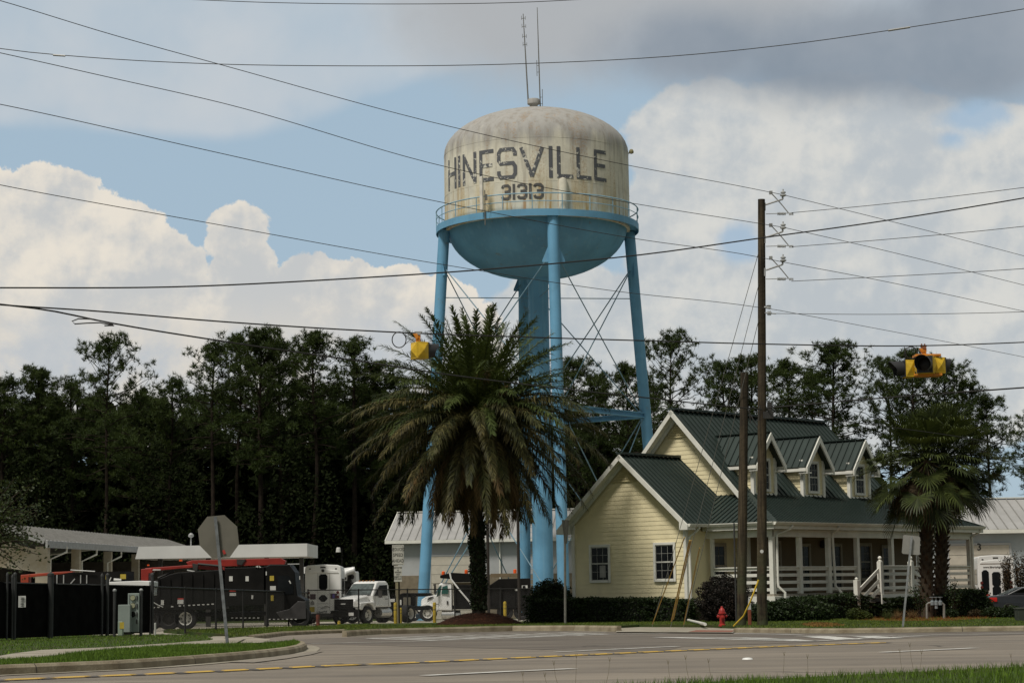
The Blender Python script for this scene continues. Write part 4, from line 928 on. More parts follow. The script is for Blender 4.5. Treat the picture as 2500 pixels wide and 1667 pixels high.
for i in range(7): tr.rect(b, 1285 + i * 52, 1062, 1308 + i * 52, 1072, .30, .45)
for i in range(7): tr.rect(b, 1745 + i * 52, 1076, 1768 + i * 52, 1086, -.03, -.004)
b.each('reflective_tape', stick, gt)
b = MB()
for r4 in ((1270, 567, 1312, 627), (1466, 567, 1504, 627), (1276, 766, 1352, 803), (1760, 684, 1828, 735), (460, 852, 495, 912), (1536, 795, 1558, 840), (658, 848, 730, 900), (1708, 510, 1720, 556), (2110, 565, 2119, 608)): tr.rect(b, *r4, -.11 if r4[0] < 1190 else .03, -.1 if r4[0] < 1190 else .045)
b.each('decal', stick, gt)
b = MB(); tr.rect(b, 1276, 732, 1350, 752, .03, .045); tr.rect(b, 660, 828, 730, 847, -.11, -.1); b.each('warning_decal', stickr, gt)
b = MB(); tr.rect(b, 1756, 562, 1806, 622, .03, .045); tr.rect(b, 1768, 795, 1802, 862, .03, .045); b.each('yellow_decal', sticky, gt)
b = MB(); p, q_ = tr(328, 850), tr(490, 937); b.tube([(p[0], -.2, p[1]), (p[0] * .4 + q_[0] * .6, -.2, p[1] * .4 + q_[1] * .6 - .03), (q_[0], -.2, q_[1])], .022, 6); b.build('grab_rail', stick, gt)
b = MB(); b.prism(tr.P((172, 480), (300, 470), (315, 520), (265, 535), (262, 640), (172, 640)), .9, 1.5)
b.prism(tr.P((215, 468), (790, 428), (800, 462), (240, 510)), .95, 1.4); b.prism(tr.P((835, 440), (1180, 460), (1180, 500), (840, 480)), 1, 1.35)
b.prism(tr.P((690, 395), (760, 372), (1840, 345), (1900, 380), (1890, 428), (1160, 448), (720, 440)), 1.5, 2.0); boom = b.build('loader_boom', redp, gt, bevel=.02)
b = MB(); b.prism(tr.P((790, 410), (860, 425), (850, 500), (800, 480)), .92, 1.42); b.prism(tr.P((1310, 360), (1420, 360), (1370, 430), (1310, 420)), 1.45, 1.49); p, q_ = tr(860, 420), tr(1140, 446); b.tube([(p[0], .93, p[1]), (q_[0], .93, q_[1])], .055, 8); p, q_ = tr(370, 590), tr(560, 500); b.tube([(p[0], 1.1, p[1]), (q_[0], 1.1, q_[1])], .06, 8); b.each('boom_joint', dgrey, boom)
text_mesh('Ccerer', .2, stick, boom, (tr(358, 486)[0], .94, tr(358, 486)[1]), (R(90), R(-3), 0), bold=.012) if False else None
b = MB(); b.prism(tr.P((308, 496), (322, 480), (412, 482), (408, 494)), .93, .945); b.build('boom_logo', stick, boom)
b = MB(); b.b2((tr(238, 440)[0], 1.1, tr(238, 440)[1]), (tr(262, 424)[0], 1.2, tr(262, 424)[1])); b.b2((tr(625, 385)[0], 1.1, tr(625, 385)[1]), (tr(660, 365)[0], 1.3, tr(660, 365)[1])); b.each('beacon', orl, gt)
b = MB(); p = tr.P((1585, 455), (1615, 440), (1620, 466)); b.prism(p, .0, .04); p = tr.P((1625, 440), (1655, 462), (1635, 466)); b.prism(p, 0, .04); tr.rect(b, 1940, 412, 2080, 424, 1.0, 1.2); p, q_ = tr(1990, 620), tr(2008, 655); b.beam((p[0], .0, p[1]), (q_[0], .0, q_[1]), .05); p, q_ = tr(730, 492), tr(820, 508); b.beam((p[0], .9, p[1]), (q_[0], .9, q_[1]), .05); b.each('mirror', stick, gt)
# second red boom with its black body, far left
tr = Tr(84, 120, 0, 1200, 3.358)
lt = thing('loader_trailer', 'black loader trailer with an orange red boom behind the screened fence', 'trailer', tr.o)
b = MB(); b.prism(tr.P((140, 680), (430, 655), (570, 650), (570, 668), (205, 698), (205, 745), (140, 745)), .6, 1.1); b.build('loader_boom', M('orange_red_boom', (.30, .04, .015), .5), lt, bevel=.02)
b = MB(); b.prism(tr.P((390, 690), (560, 660), (1010, 650), (1010, 1000), (390, 1000)), .3, 2.4); b.build('debris_body', blackp, lt)
b = MB()
for cx in (455, 510, 650, 700): p, q_ = tr(cx, 680), tr(cx, 750); b.b2((p[0] - .02, .26, q_[1]), (p[0] + .02, .3, p[1]))
p, q_ = tr(570, 640), tr(770, 652); b.tube([(p[0], .2, p[1]), (q_[0], .2, q_[1])], .025, 6); p, q_ = tr(570, 752), tr(605, 712); b.beam((p[0], .2, p[1]), (q_[0], .2, q_[1]), .04); b.build('tarp_bar', steel, lt)
b = MB(); tr.rect(b, 855, 678, 876, 718, .27, .3); tr.rect(b, 975, 674, 1022, 714, .27, .3); b.each('yellow_decal', sticky, lt)
for cx in (480, 640): x, z = tr(cx, 1000); wheel(lt, (x, .5, .5), .5, .3)
# white pickup bed cover seen over the fence
tr = Tr(74, 300, 0, 1200, 3.358); pk = thing('covered_trailer', 'low white trailer lid just showing over the screened fence', 'trailer', tr.o)
b = MB(); b.prism(tr.P((870, 748), (890, 738), (1150, 728), (1225, 735), (1225, 790), (870, 790)), 0, 1.8); b.prism(tr.P((880, 790), (1220, 790), (1220, 850), (880, 850)), .1, 1.7); b.build('trailer_body', white, pk, bevel=.02)
b = MB(); p, q_ = tr(925, 718), tr(985, 722); b.tube([(p[0], .2, p[1]), (q_[0], .2, q_[1])], .05, 6); p, q_ = tr(880, 745), tr(902, 700); b.beam((p[0], .2, p[1]), (q_[0], .2, q_[1]), .03); b.build('lid_strut', stick, pk)
x, z = tr(1040, 850); wheel(pk, (x, .2, .42), .42, .25)
# buses
def bus(label, Y, pxc, side_rear, rz, name='shuttle_bus'):
    o = thing(name, label, 'bus', gx(pxc, Y), rz)
    w, L, z0, z1 = 1.03, 7.0, .62, 3.42
    b = MB(); b.prism([(-w, z0), (w, z0), (w, z1 - .32), (w * .97, z1 - .14), (w * .86, z1 - .05), (0, z1), (-w * .86, z1 - .05), (-w * .97, z1 - .14), (-w, z1 - .32)], 0, L); b.build('body', white, o, bevel=.04, seg=3)
    b = MB(); b.b2((-w + .02, -.1, .42), (w - .02, .3, .60)); b.build('bumper', dgrey, o, bevel=.02)
    b = MB(); b.b2((-w - .004, .9, 1.72), (-w + .02, L - .8, 2.62)); b.b2((w - .02, .9, 1.72), (w + .004, L - .8, 2.62)); b.build('side_window', glass, o)
    for x in (-w + .17, w - .17):
        wheel(o, (x, 1.5, .48), .48, .34, (1, 0, 0), side=1 if x > 0 else -1); wheel(o, (x, 5.6, .48), .48, .34, (1, 0, 0), side=1 if x > 0 else -1)
    b = MB(); b.prism([(-.88 * w, z1 - .5), (.88 * w, z1 - .5), (.8 * w, z1 - .36), (0, z1 - .28), (-.8 * w, z1 - .36)], -.035, .02); b.build('roof_cap', white, o, bevel=.02)
    def rr(m, x0, x1, za, zb, c, d): m.prism([(x0 + c, za), (x1 - c, za), (x1, za + c), (x1, zb - c), (x1 - c, zb), (x0 + c, zb), (x0, zb - c), (x0, za + c)], -d, .03)
    l = MB()
    for s_ in (-1, 1):
        for z in (1.28, 1.56, 1.82): l.lathe([(.002, 0), (.085, .0), (.085, .04)], 12, (s_ * .84, -.022, z), Matrix.Rotation(R(90), 3, 'X'))
    l.each('tail_light', M('dark_red_lamp', (.10, .015, .012), .3), o)
    l = MB()
    for x in (-.74, -.1, .1, .74, 0): l.b2((x - .05, -.02, z1 - .2 if abs(x) < .5 else z1 - .28), (x + .05, .06, z1 - .13 if abs(x) < .5 else z1 - .22))
    l.each('marker_lamp', dgrey, o)
    return o, rr, w
o, rr, w = bus('white shuttle bus seen from behind with one tall rear window, behind the chain link fence', 118, 789, 1, R(3))
b = MB(); rr(b, -.23, .25, 1.98, 2.86, .1, .03); b.build('rear_window', glass, o); b = MB(); rr(b, -.25, .25, 1.30, 1.68, .16, .03); b.build('lower_window', glass, o)
b = MB()
for x in (-.30, .38): b.b2((x - .008, -.009, .7), (x + .008, .02, 2.98))
for z in (1.0, 2.98): b.b2((-.3, -.009, z - .008), (.38, .02, z + .008))
b.b2((-.3, -.012, 1.18), (.28, .02, 1.2)); b.build('door_seam', seamg, o)
b = MB(); b.b2((-.74, -.012, 1.44), (-.42, .02, 1.74)); b.b2((.42, -.012, 1.46), (.80, .02, 1.76)); b.each('poster', M('dark_poster', (.06, .035, .045), .6), o)
b = MB(); b.b2((.54, -.016, 1.5), (.66, .0, 1.72)); b.build('access_symbol', M('violet_print', (.10, .07, .30), .6), o)
b = MB(); b.b2((-.76, -.012, .72), (-.48, .02, 1.02)); b.build('yellow_decal', sticky, o)
b = MB(); b.prism([(-.72, 1.12), (-.5, 1.12), (-.5, 1.26), (-.61, 1.4), (-.72, 1.26)], -.012, .02); b.build('grey_decal', seamg, o)
lg = text_mesh('Liberty', .21, dgrey, o, (-.07, -.012, .72), (R(90), R(-8), 0), bold=.004)
b = MB(); b.tube([(-.18, -.014, .88), (-.02, -.014, .97), (.14, -.014, 1.05), (.22, -.014, 1.03), (.38, -.014, .96)], .012, 4); b.tube([(-.08, -.014, .88), (.1, -.014, .95), (.2, -.014, .96)], .01, 4); b.build('mountain_logo', dgrey, o)
text_mesh('THE WHEELS OF LIBERTY', .075, dgrey, o, (.04, -.012, 1.82), (R(90), 0, 0)) if False else None
b = MB(); b.lathe([(.02, 0), (.09, 0), (.09, .05)], 10, (0, -.04, 3.06), Matrix.Rotation(R(90), 3, 'X')); b.build('rear_camera', dgrey, o)
o2, rr, w = bus('white shuttle bus with three dark rear windows parked by the pale blue workshop', 120, 2436, 1, R(-9))
b = MB(); rr(b, -.82, -.42, 1.30, 2.56, .12, .03); rr(b, .42, .82, 1.30, 2.56, .12, .03); rr(b, -.24, .24, 1.62, 2.44, .1, .03); rr(b, -.24, .24, .95, 1.66, .14, .028); b.each('rear_window', glass, o2)
b = MB(); b.b2((-.7, -.012, 1.02), (-.38, .02, 1.16)); b.b2((.38, -.012, 1.02), (.7, .02, 1.16)); b.each('reflector', stickr, o2)
text_mesh('www.libertytransit.com', .16, dgrey, o2, (.04, -.012, 2.72), (R(90), 0, 0), bold=.004); text_mesh('4013', .17, dgrey, o2, (.55, -.05, 3.1), (R(90), 0, 0), bold=.006); text_mesh('VETERAN', .1, dgrey, o2, (.0, -.05, 3.12), (R(90), 0, 0)) if False else None
# white vacuum / bucket truck behind the first bus
tr = Tr(126, 850, 700, 1350, 7.84)
vt = thing('vacuum_truck', 'white sewer vacuum truck with a thick bent hose behind the shuttle bus', 'truck', tr.o)
b = MB(); b.prism(tr.P((1255, 340), (1322, 345), (1345, 720), (1345, 1300), (1150, 1300), (1150, 410)), .3, 2.4); b.build('tank_body', white, vt, bevel=.05)
P = [tr(1090, 520), tr(1100, 400), tr(1150, 360), tr(1290, 315)]; b = MB(); b.tube([(x, .1, z) for x, z in P], .2, 12); b.build('suction_hose', white, vt, smooth=True)
b = MB(); tr.rect(b, 1075, 455, 1145, 505, -.12, .32); tr.rect(b, 1085, 520, 1240, 900, .3, .5)
for cx, cy in ((1185, 455), (1185, 520), (1185, 590), (1240, 450), (1245, 600)): x, z = tr(cx, cy); b.lathe([(.02, 0), (.15, 0), (.15, .12)], 10, (x, .3, z), Matrix.Rotation(R(90), 3, 'X'))
b.build('machinery', dgrey, vt)
b = MB(); p, q_ = tr(1060, 330), tr(1290, 300); b.tube([(p[0], .5, p[1]), (q_[0], .5, q_[1])], .14, 8); b.build('boom_tube', white, vt)
for cx in (1250, 1060): x, z = tr(cx, 1300); wheel(vt, (x, .3, .5), .5, .3)
tr = Tr(124, 740, 700, 1350, 7.84); bx_ = thing('box_truck', 'white topped box truck mostly hidden between the black truck and the bus', 'truck', tr.o)
b = MB(); b.prism(tr.P((262, 268), (470, 245), (470, 385), (262, 385)), .2, 5); b.build('box_roof', white, bx_); b = MB(); b.prism(tr.P((262, 386), (470, 386), (470, 900), (262, 900)), .25, 5); b.build('box_body', blackp, bx_); b = MB(); b.prism(tr.P((255, 900), (440, 900), (440, 1290), (255, 1290)), .0, 4); b.build('chassis', M('dusty_grey', (.09, .085, .085), .6), bx_)
for k in (.7, 4): wheel(bx_, (tr(350, 1300)[0], k, .45), .45, .3)
# yellow digger arm
tr = Tr(134, 870, 700, 1350, 7.84); dg = thing('digger', 'yellow digger arm rising behind the white cab truck', 'digger', tr.o)
b = MB(); b.prism(tr.P((1322, 505), (1390, 565), (1480, 640), (1490, 700), (1380, 700), (1310, 620)), 0, .5); b.build('digger_arm', yellowp, dg, bevel=.02)
b = MB(); b.prism(tr.P((1400, 600), (1500, 640), (1510, 760), (1400, 760)), .5, 2.0); b.build('digger_body', yellowp, dg, bevel=.05); b = MB(); p, q_ = tr(1345, 560), tr(1400, 650); b.tube([(p[0], -.05, p[1]), (q_[0], -.05, q_[1])], .05, 6); b.b2((tr(1350, 1200)[0], .3, 0), (tr(1600, 1200)[0], 2.2, tr(1350, 770)[1])); b.build('undercarriage', dgrey, dg)
# white cab-chassis truck, three-quarter view
fr = thing('cab_chassis_truck', 'white cab truck with a black grille and no bed behind the chain link fence', 'truck', gx(884, 119.4), R(238))
fr.location.x = -8.75
def half(prof, y0, y1, ins=None): b = MB(); b.prism(prof, y0, y1, inset=ins); return b
cabp = [(.52, .95), (.62, 1.62), (-.02, 2.36), (-.25, 2.44), (-1.0, 2.44), (-1.16, 2.3), (-1.22, .95)]
cab = half(cabp, -1.05, 1.05, [0, .02, .22, .24, .24, .2, 0]).build('cab', white, fr, bevel=.07, seg=3)
half([(2.0, .95), (2.0, 1.38), (1.75, 1.52), (.7, 1.66), (.55, .95)], -.82, .82, [0, .05, .1, .03, 0]).build('hood', white, fr, bevel=.1, seg=3)
for s_ in (-1, 1):
    b = MB(); pr = [(1.95, .85), (1.98, 1.05), (1.9, 1.22), (.55, 1.28), (.42, .8), (.52, .8)] + [(1.15 + .62 * math.cos(t), .55 + .62 * math.sin(t)) for t in [R(155 - 13 * i) for i in range(11)]]; b.prism(pr, s_ * .74, s_ * 1.12); b.build('fender', white, fr, bevel=.05)
    half([(.45, 1.62), (-.08, 2.2), (-.75, 2.22), (-.82, 1.6)], s_ * 1.0, s_ * 1.062, [0, -s_ * .0, 0, 0]).build('side_window', glass, cab)
    b = MB(); b.b2((-.9, s_ * 1.05, 1.0), (-.88, s_ * 1.068, 2.2)); b.b2((.42, s_ * 1.05, 1.0), (.44, s_ * 1.07, 1.6)); b.b2((-.78, s_ * 1.05, 1.38), (-.6, s_ * 1.09, 1.44)); b.build('door_seam', seamg, cab)
    wheel(fr, (1.15, s_ * .95, .52), .52, .3, side=s_); wheel(fr, (-3.0, s_ * .9, .52), .52, .5, side=s_)
    b = MB(); b.b2((.38, s_ * 1.3, 1.5), (.46, s_ * 1.55, 1.95)); b.tube([(.42, s_ * 1.05, 1.6), (.42, s_ * 1.42, 1.6)], .02, 5); b.build('mirror', dgrey, fr, bevel=.03)
    b = MB(); b.b2((1.96, s_ * .70, .98), (2.01, s_ * 1.08, 1.3)); b.build('headlight', M('headlamp_glass', (.5, .5, .47), .2), fr, bevel=.02)
b = MB(); b.add([(.66, -.86, 1.68), (.66, .86, 1.68), (.06, .76, 2.31), (.06, -.76, 2.31)], [(0, 1, 2, 3)]); ws = b.build('windscreen', winglass, cab)
b = MB(); b.b2((1.98, -.66, .82), (2.05, .66, 1.44))
for k in range(5): b.b2((2.04, -.6, .9 + k * .1), (2.07, .6, .94 + k * .1))
b.b2((1.95, -1.1, .42), (2.15, 1.1, .8)); b.build('grille', blackp, fr, bevel=.02)
b = MB(); b.prism([(1.1, 0), (0, 0), (0, 0)], 0, 0) if False else None; b.b2((2.072, -.16, 1.14), (2.085, .16, 1.2)); b.build('badge', stick, fr)
b = MB(); b.b2((2.152, .45, .5), (2.165, .8, .68)); b.build('number_plate', stick, fr)
b = MB()
for y in (-.5, -.25, 0, .25, .5): b.box((-.2, y, 2.47), (.08, .08, .05))
b.each('marker_lamp', M('amber_lamp', (.35, .14, .03), .3), cab)
b = MB(); b.b2((-6, -.45, .7), (1.9, -.25, .95)); b.b2((-6, .25, .7), (1.9, .45, .95)); b.b2((-2.2, -.9, .6), (-1.35, -.5, 1.2)); b.build('chassis', blackp, fr)
b = MB(); b.lathe([(.05, 0), (.28, .02), (.28, 1.0), (.05, 1.02)], 14, (-.15, .85, .62), Matrix.Rotation(R(-90), 3, 'Y')); b.build('fuel_tank', chrome, fr, smooth=True)
# white dump truck seen from the side
tr = Tr(133, 1150, 820, 1230, 3.92)
du = thing('dump_truck', 'white cab dump truck with a black dump body parked below the tower', 'truck', tr.o)
P = tr.P; b = MB(); b.prism(P((985, 1015), (985, 770), (1005, 755), (1060, 750), (1108, 765), (1112, 1018)), -.1, 2.1, inset=[0, .03, .2, .2, .12, 0]); cab = b.build('cab', white, du, bevel=.06, seg=3)
b = MB(); b.prism(P((812, 950), (818, 912), (860, 885), (985, 862), (985, 1018), (945, 1020), (930, 985), (890, 972), (850, 978), (822, 1000)), .15, 1.85, inset=[.12, .12, .1, 0, 0, 0, 0, 0, 0, 0]); b.build('hood', white, du, bevel=.06, seg=3)
b = MB(); b.prism(P((782, 1020), (790, 985), (850, 950), (930, 962), (968, 1015), (960, 1040), (938, 1030), (925, 1000), (880, 985), (840, 1000), (818, 1040)), -.12, .5); b.prism(P((782, 1020), (790, 985), (850, 950), (930, 962), (968, 1015), (960, 1040), (938, 1030), (925, 1000), (880, 985), (840, 1000), (818, 1040)), 1.5, 2.1); b.each('fender', white, du, bevel=.05)
b = MB(); b.prism(P((1010, 860), (1020, 790), (1070, 775), (1078, 858)), -.125, -.08); b.prism(P((962, 888), (985, 800), (1008, 770), (1000, 872)), -.06, -.02); b.each('side_window', teal, cab)
b = MB(); b.prism(P((868, 920), (890, 893), (935, 880), (915, 905)), .11, .16); tr.rect(b, 1062, 925, 1075, 960, -.13, -.09); tr.rect(b, 948, 955, 985, 962, -.13, -.05); b.build('hood_vent', dgrey, du)
b = MB(); b.tube([(tr(935, 780)[0], -.3, tr(935, 780)[1]), (tr(935, 760)[0], -.3, tr(935, 762)[1]), (tr(990, 760)[0], -.1, tr(990, 762)[1])], .02, 5); b.b2((tr(932, 0)[0], -.42, tr(0, 872)[1]), (tr(952, 0)[0], -.2, tr(0, 780)[1])); b.build('mirror', dgrey, du)
b = MB(); b.prism(P((765, 1050), (830, 1042), (835, 1098), (765, 1092)), -.1, 2.1); b.build('bumper', M('blue_black_bumper', (.02, .035, .05), .35), du, bevel=.04)
x, z = tr(880, 1105); wheel(du, (x, .0, .53), .53, .3, side=-1); wheel(du, (x, 1.9, .53), .53, .3, side=1)
for cx in (1620, 1780): x, z = tr(cx, 1105); wheel(du, (x, .1, .53), .53, .5, rim=dgrey, side=-1)
b = MB(); b.lathe([(.05, 0), (.3, .03), (.3, 1.22), (.05, 1.25)], 16, (tr(998, 0)[0], .2, tr(0, 1078)[1]), Matrix.Rotation(R(90), 3, 'Y')); b.build('fuel_tank', chrome, du, smooth=True)
b = MB(); b.b2((tr(985, 0)[0], .5, .75), (tr(1860, 0)[0], .8, 1.0)); b.b2((tr(985, 0)[0], 1.2, .75), (tr(1860, 0)[0], 1.5, 1.0)); b.build('chassis', dgrey, du)
b = MB(); b.prism(P((998, 680), (1110, 655), (1330, 668), (1330, 745), (1120, 748), (1100, 715), (998, 708)), -.15, 2.2)
b.prism(P((1122, 770), (1330, 770), (1480, 770), (1560, 715), (1860, 708), (1870, 980), (1800, 1010), (1130, 1000)), -.15, 2.2); bd = b.build('dump_body', blackp, du, bevel=.03)
b = MB()
for cx in (1240, 1350, 1460, 1570, 1690, 1790): tr.rect(b, cx, 780, cx + 22, 985, -.25, -.152)
tr.rect(b, 1125, 975, 1865, 1000, -.27, -.153); b.build('body_rib', blackp, du)
b = MB(); tr.rect(b, 1120, 748, 1320, 775, .0, 2.0); tr.rect(b, 1480, 660, 1760, 700, .4, .8); b.each('tarp_roll', M('ochre_tarp', (.16, .12, .07), .8), du)
b = MB(); b.tube([(x, -.3, z) for x, z in P((1092, 660), (1105, 720), (1195, 835), (1285, 940), (1288, 965))], .055, 8); b.build('tarp_arm', white, du)
b = MB(); tr.rect(b, 1780, 776, 1834, 810, -.165, -.152); tr.rect(b, 1706, 812, 1736, 830, -.165, -.152); b.each('decal', stick, du)
for cx, cy in ((1026, 680), (1246, 664), (1714, 660)): x, z = tr(cx, cy); b = MB(); b.lathe([(.11, 0), (.11, .22), (.06, .26)], 10, (x, .5, z)); b.build('beacon', orl, du)
# flatbed between the two white cabs
tr = Tr(138, 1000, 820, 1230, 3.92); fb = thing('flatbed_truck', 'dark flatbed truck half hidden between the two white cabs', 'truck', tr.o)
b = MB(); b.prism(tr.P((520, 905), (565, 905), (565, 880), (640, 850), (900, 850), (930, 880), (760, 885), (760, 1110), (520, 1110)), .0, 2.2); b.build('truck_body', blackp, fb, bevel=.03)
b = MB(); tr.rect(b, 520, 905, 565, 935, -.1, -.01); tr.rect(b, 608, 915, 628, 965, -.1, -.01); b.each('work_lamp', stick, fb); b = MB(); tr.rect(b, 645, 890, 715, 1030, -.06, -.004); b.build('side_panel', M('olive_panel', (.12, .11, .085), .7), fb)
x, z = tr(740, 1100); wheel(fb, (x, .0, .5), .5, .3, rim=rimw); x, z = tr(560, 1100); wheel(fb, (x, .0, .5), .5, .3, rim=dgrey)
# dark saloon car at the right edge
cr_ = thing('saloon_car', 'dark grey saloon car parked in front of the shuttle bus', 'car', gx(2538, 97), 0.0)
carp = M('charcoal_car_paint', (.022, .023, .027), .25, spec=.6)
b = MB(); b.prism([(-2.3, .35), (-2.36, .75), (-2.25, .98), (-1.6, 1.02), (-.75, 1.38), (.35, 1.41), (1.15, 1.02), (2.1, .92), (2.35, .7), (2.35, .35)], 0, 1.8, inset=[.05, .03, .08, .1, .28, .28, .1, .1, .1, .05]); bd = b.build('body', carp, cr_, bevel=.06, seg=3)
b = MB(); b.prism([(-1.35, 1.04), (-.68, 1.33), (.28, 1.35), (.85, 1.04)], .09, .2, inset=[.0, .17, .17, 0]); b.build('side_window', glass, bd); b = MB(); b.add([(-1.58, .3, 1.045), (-1.58, 1.5, 1.045), (-.82, 1.4, 1.37), (-.82, .4, 1.37)], [(0, 1, 2, 3)]); b.build('rear_window', winglass, bd)
b = MB(); b.b2((-2.33, -.0, .72), (-1.95, .06, .92)); b.build('tail_light', M('bright_tail_lamp', (.5, .02, .015), .2), cr_, bevel=.02); b = MB(); b.tube([(-1.4, .1, 1.05), (-.7, .28, 1.36), (.3, .28, 1.38)], .015, 4); b.build('chrome_trim', chrome, bd)
for x in (-1.4, 1.4): wheel(cr_, (x, .12, .33), .33, .22, side=-1, rim=steel); wheel(cr_, (x, 1.68, .33), .33, .22, side=1, rim=steel)
# ------------------------------------------------------------------ fences
blk = M('black_fence_screen', (0.006, 0.006, 0.0055), 0.95, scale=3, var=.3, spec=.03); fpost = M('dark_fence_post', (0.035, 0.036, 0.035), 0.6)
wirem = M('black_fence_wire', (0.022, 0.021, 0.02), .6)
fa, fb2 = G(-120, 1567, .12), G(365, 1546.5, .12)
sf = thing('screened_fence', 'chain link fence covered with black privacy screen along the left lawn', 'fence', fa)
dv = fb2 - fa; Lf = dv.length; ex = dv.normalized(); hgt = 1.52
b = MB(); n_ = 60
for i in range(n_):                      # slightly billowing screen
    pass
vs = []; 
for i in range(n_ + 1):
    s_ = Lf * i / n_; k = .03 * math.sin(s_ * 2.3) + .02 * math.sin(s_ * 5.1); side_ = Vector((ex.y, -ex.x, 0)) * k
    for z in (.04, .5, 1.0, hgt - .02 * math.sin(s_ * 1.7)): vs.append(ex * s_ + side_ * (1 if z not in (.04,) else .2) + Vector((0, 0, z)))
b.add(vs, [(i * 4 + j, (i + 1) * 4 + j, (i + 1) * 4 + j + 1, i * 4 + j + 1) for i in range(n_) for j in range(3)]); b.build('screen', blk, sf, smooth=True)
b = MB(); b.tube([(0, 0, hgt), ex * Lf + Vector((0, 0, hgt))], .022, 6); b.build('top_rail', fpost, sf)
for px, r_, h in ((8, .03, 1.75), (70 / 3.358, .03, 1.7), (90 / 3.358, .045, 1.76), (385 / 3.358, .085, 1.8), (810 / 3.358, .04, 1.82), (855 / 3.358, .05, 1.84), (1225 / 3.358, .05, 1.9)):
    lo_, hi_ = 0.0, 1.0
    for _ in range(40):
        mm = (lo_ + hi_) / 2; p = fa + dv * mm; d_ = (p - Vector((0, 0, CZ))); c_ = Vector((d_.dot(RT), d_.dot(UP), d_.dot(FWD))); 
        if 1250 + FP * c_.x / c_.z < px: lo_ = mm
        else: hi_ = mm
    p = ex * Lf * lo_ + Vector((ex.y, -ex.x, 0)) * .09; q_ = MB(); q_.tube([p, p + Vector((0, 0, h - .05))], r_, 10); q_.lathe([(r_ * 1.15, h - .06), (r_ * 1.15, h), (.01, h + .05)], 10, (p.x, p.y, p.z)); q_.build('post', fpost, sf, smooth=True)
b = MB(); p = ex * (Lf * .255) + Vector((ex.y, -ex.x, 0)) * .12; a0, a1 = at(56.6, 1454, 55), at(73, 1481, 55); b.box((Vector(((a0.x + a1.x) / 2, 54.5, (a0.z + a1.z) / 2)) - fa), (.19, .01, .3), ROADDIR * .3); sgn = b.build('notice_sign', stick, sf); b = MB(); q0 = Vector(((a0.x + a1.x) / 2, 54.49, (a0.z + a1.z) / 2)) - fa
for z in (.10, .06, .02, -.03, -.07, -.11): b.box(q0 + Vector((0, 0, z)), (.13 if z > 0 else .10, .006, .016))
b.build('lettering', dgrey, sgn)
def chain(a, c, h, label, step=.07, postn=6, solid=None):
    o = thing('chain_link_fence', label, 'fence', a); d = c - a; L = d.length; e = d.normalized(); Z = Vector((0, 0, 1)); b = MB(); wv = []; wf = []
    x = -h
    pn_ = Vector((e.y, -e.x, 0))
    while x < L:
        for s_ in (1, -1):
            x0, x1 = (x, x + h) if s_ > 0 else (x + h, x); z0, z1 = .05, h
            t0 = max(0, (0 - x0) / (x1 - x0) if s_ > 0 else 0); lo_, hi_ = min(x0, x1), max(x0, x1)
            f0, f1 = 0.0, 1.0
            if s_ > 0: f0 = max(0, -x0 / h); f1 = min(1, (L - x0) / h)
            else: f0 = max(0, (x0 - L) / h); f1 = min(1, x0 / h)
            if f1 - f0 < .05: continue
            p, q_ = e * (x0 + (x1 - x0) * f0) + Z * (z0 + (z1 - z0) * f0), e * (x0 + (x1 - x0) * f1) + Z * (z0 + (z1 - z0) * f1)
            w_ = e * .0042; k = len(wv); wv += [p - w_, p + w_, q_ + w_, q_ - w_, p + pn_ * .004 , q_ + pn_ * .004]; wf += [(k, k + 1, k + 2, k + 3), (k, k + 4, k + 5, k + 3), (k + 1, k + 4, k + 5, k + 2)]
        x += step
    b.add(wv, wf); b.build('wire_mesh', wirem, o)
    b = MB(); b.tube([Z * h, d + Z * h], .028, 6); b.build('top_rail', wirem, o)
    for i in range(postn + 1): b = MB(); p = d * (i / postn); b.tube([p - Z * .05, p + Z * (h + .05)], .036, 8); b.build('post', wirem, o)
    return o
f0, f1, f2 = G(366, 1546.5, .1), gx(752, 98, .1), gx(1330, 107, .1)
chain(f0, f1, 1.55, 'black chain link fence running from the screened fence past the black truck', .085, 6)
chain(f1, f2, 1.66, 'black chain link fence in front of the white shuttle bus and the dump truck', .085, 5)
# ------------------------------------------------------------------ utility poles, wires, signals, signs, small street things
def pole_mat():
    m = M('weathered_pole_wood', (0.070, 0.055, 0.036), 0.9, scale=1.0, col2=(0.036, 0.029, 0.021), bump=.6, bscale=9, spec=.15)
    q = m.node_tree; w = NT.__new__(NT); w.t = q; w.n = q.nodes; w.l = q.links
    bs = [n for n in q.nodes if n.type == 'BSDF_PRINCIPLED'][0]; src = bs.inputs['Base Color'].links[0].from_socket
    tc = [n for n in q.nodes if n.type == 'TEX_COORD'][0].outputs['Object']; mp = w.node('ShaderNodeMapping'); w.l.new(tc, mp.inputs[0]); mp.inputs['Scale'].default_value = (16, 16, .5)
    c = w.mix(1.0, src, w.mix(w.ss(w.noise(mp.outputs[0], 1, 5), .35, .65), (.6, .6, .6), (1.35, 1.33, 1.25)), 'MULTIPLY')
    s = w.node('ShaderNodeSeparateXYZ'); w.l.new(tc, s.inputs[0]); c = w.mix(w.m('MULTIPLY', w.ss(s.outputs[2], 3.2, .3), w.ss(w.noise(tc, 1.7, 4), .4, .6)), c, (.062, .068, .036))
    w.l.new(c, bs.inputs['Base Color']); return m
wood = pole_mat(); hw = M('line_hardware', (0.34, 0.34, 0.33), 0.5, metal=.3); insul = M('insulator_grey', (0.42, 0.43, 0.43), .35)
YP = G(1862, 1526, .12).y
P0 = G(1862, 1526, .115)
UPo = thing('utility_pole', 'tallest brown wooden utility pole carrying insulators and many wires', 'utility pole', P0)
def rel(px, py, Y=None, o=P0): return at(px, py, Y or YP) - o
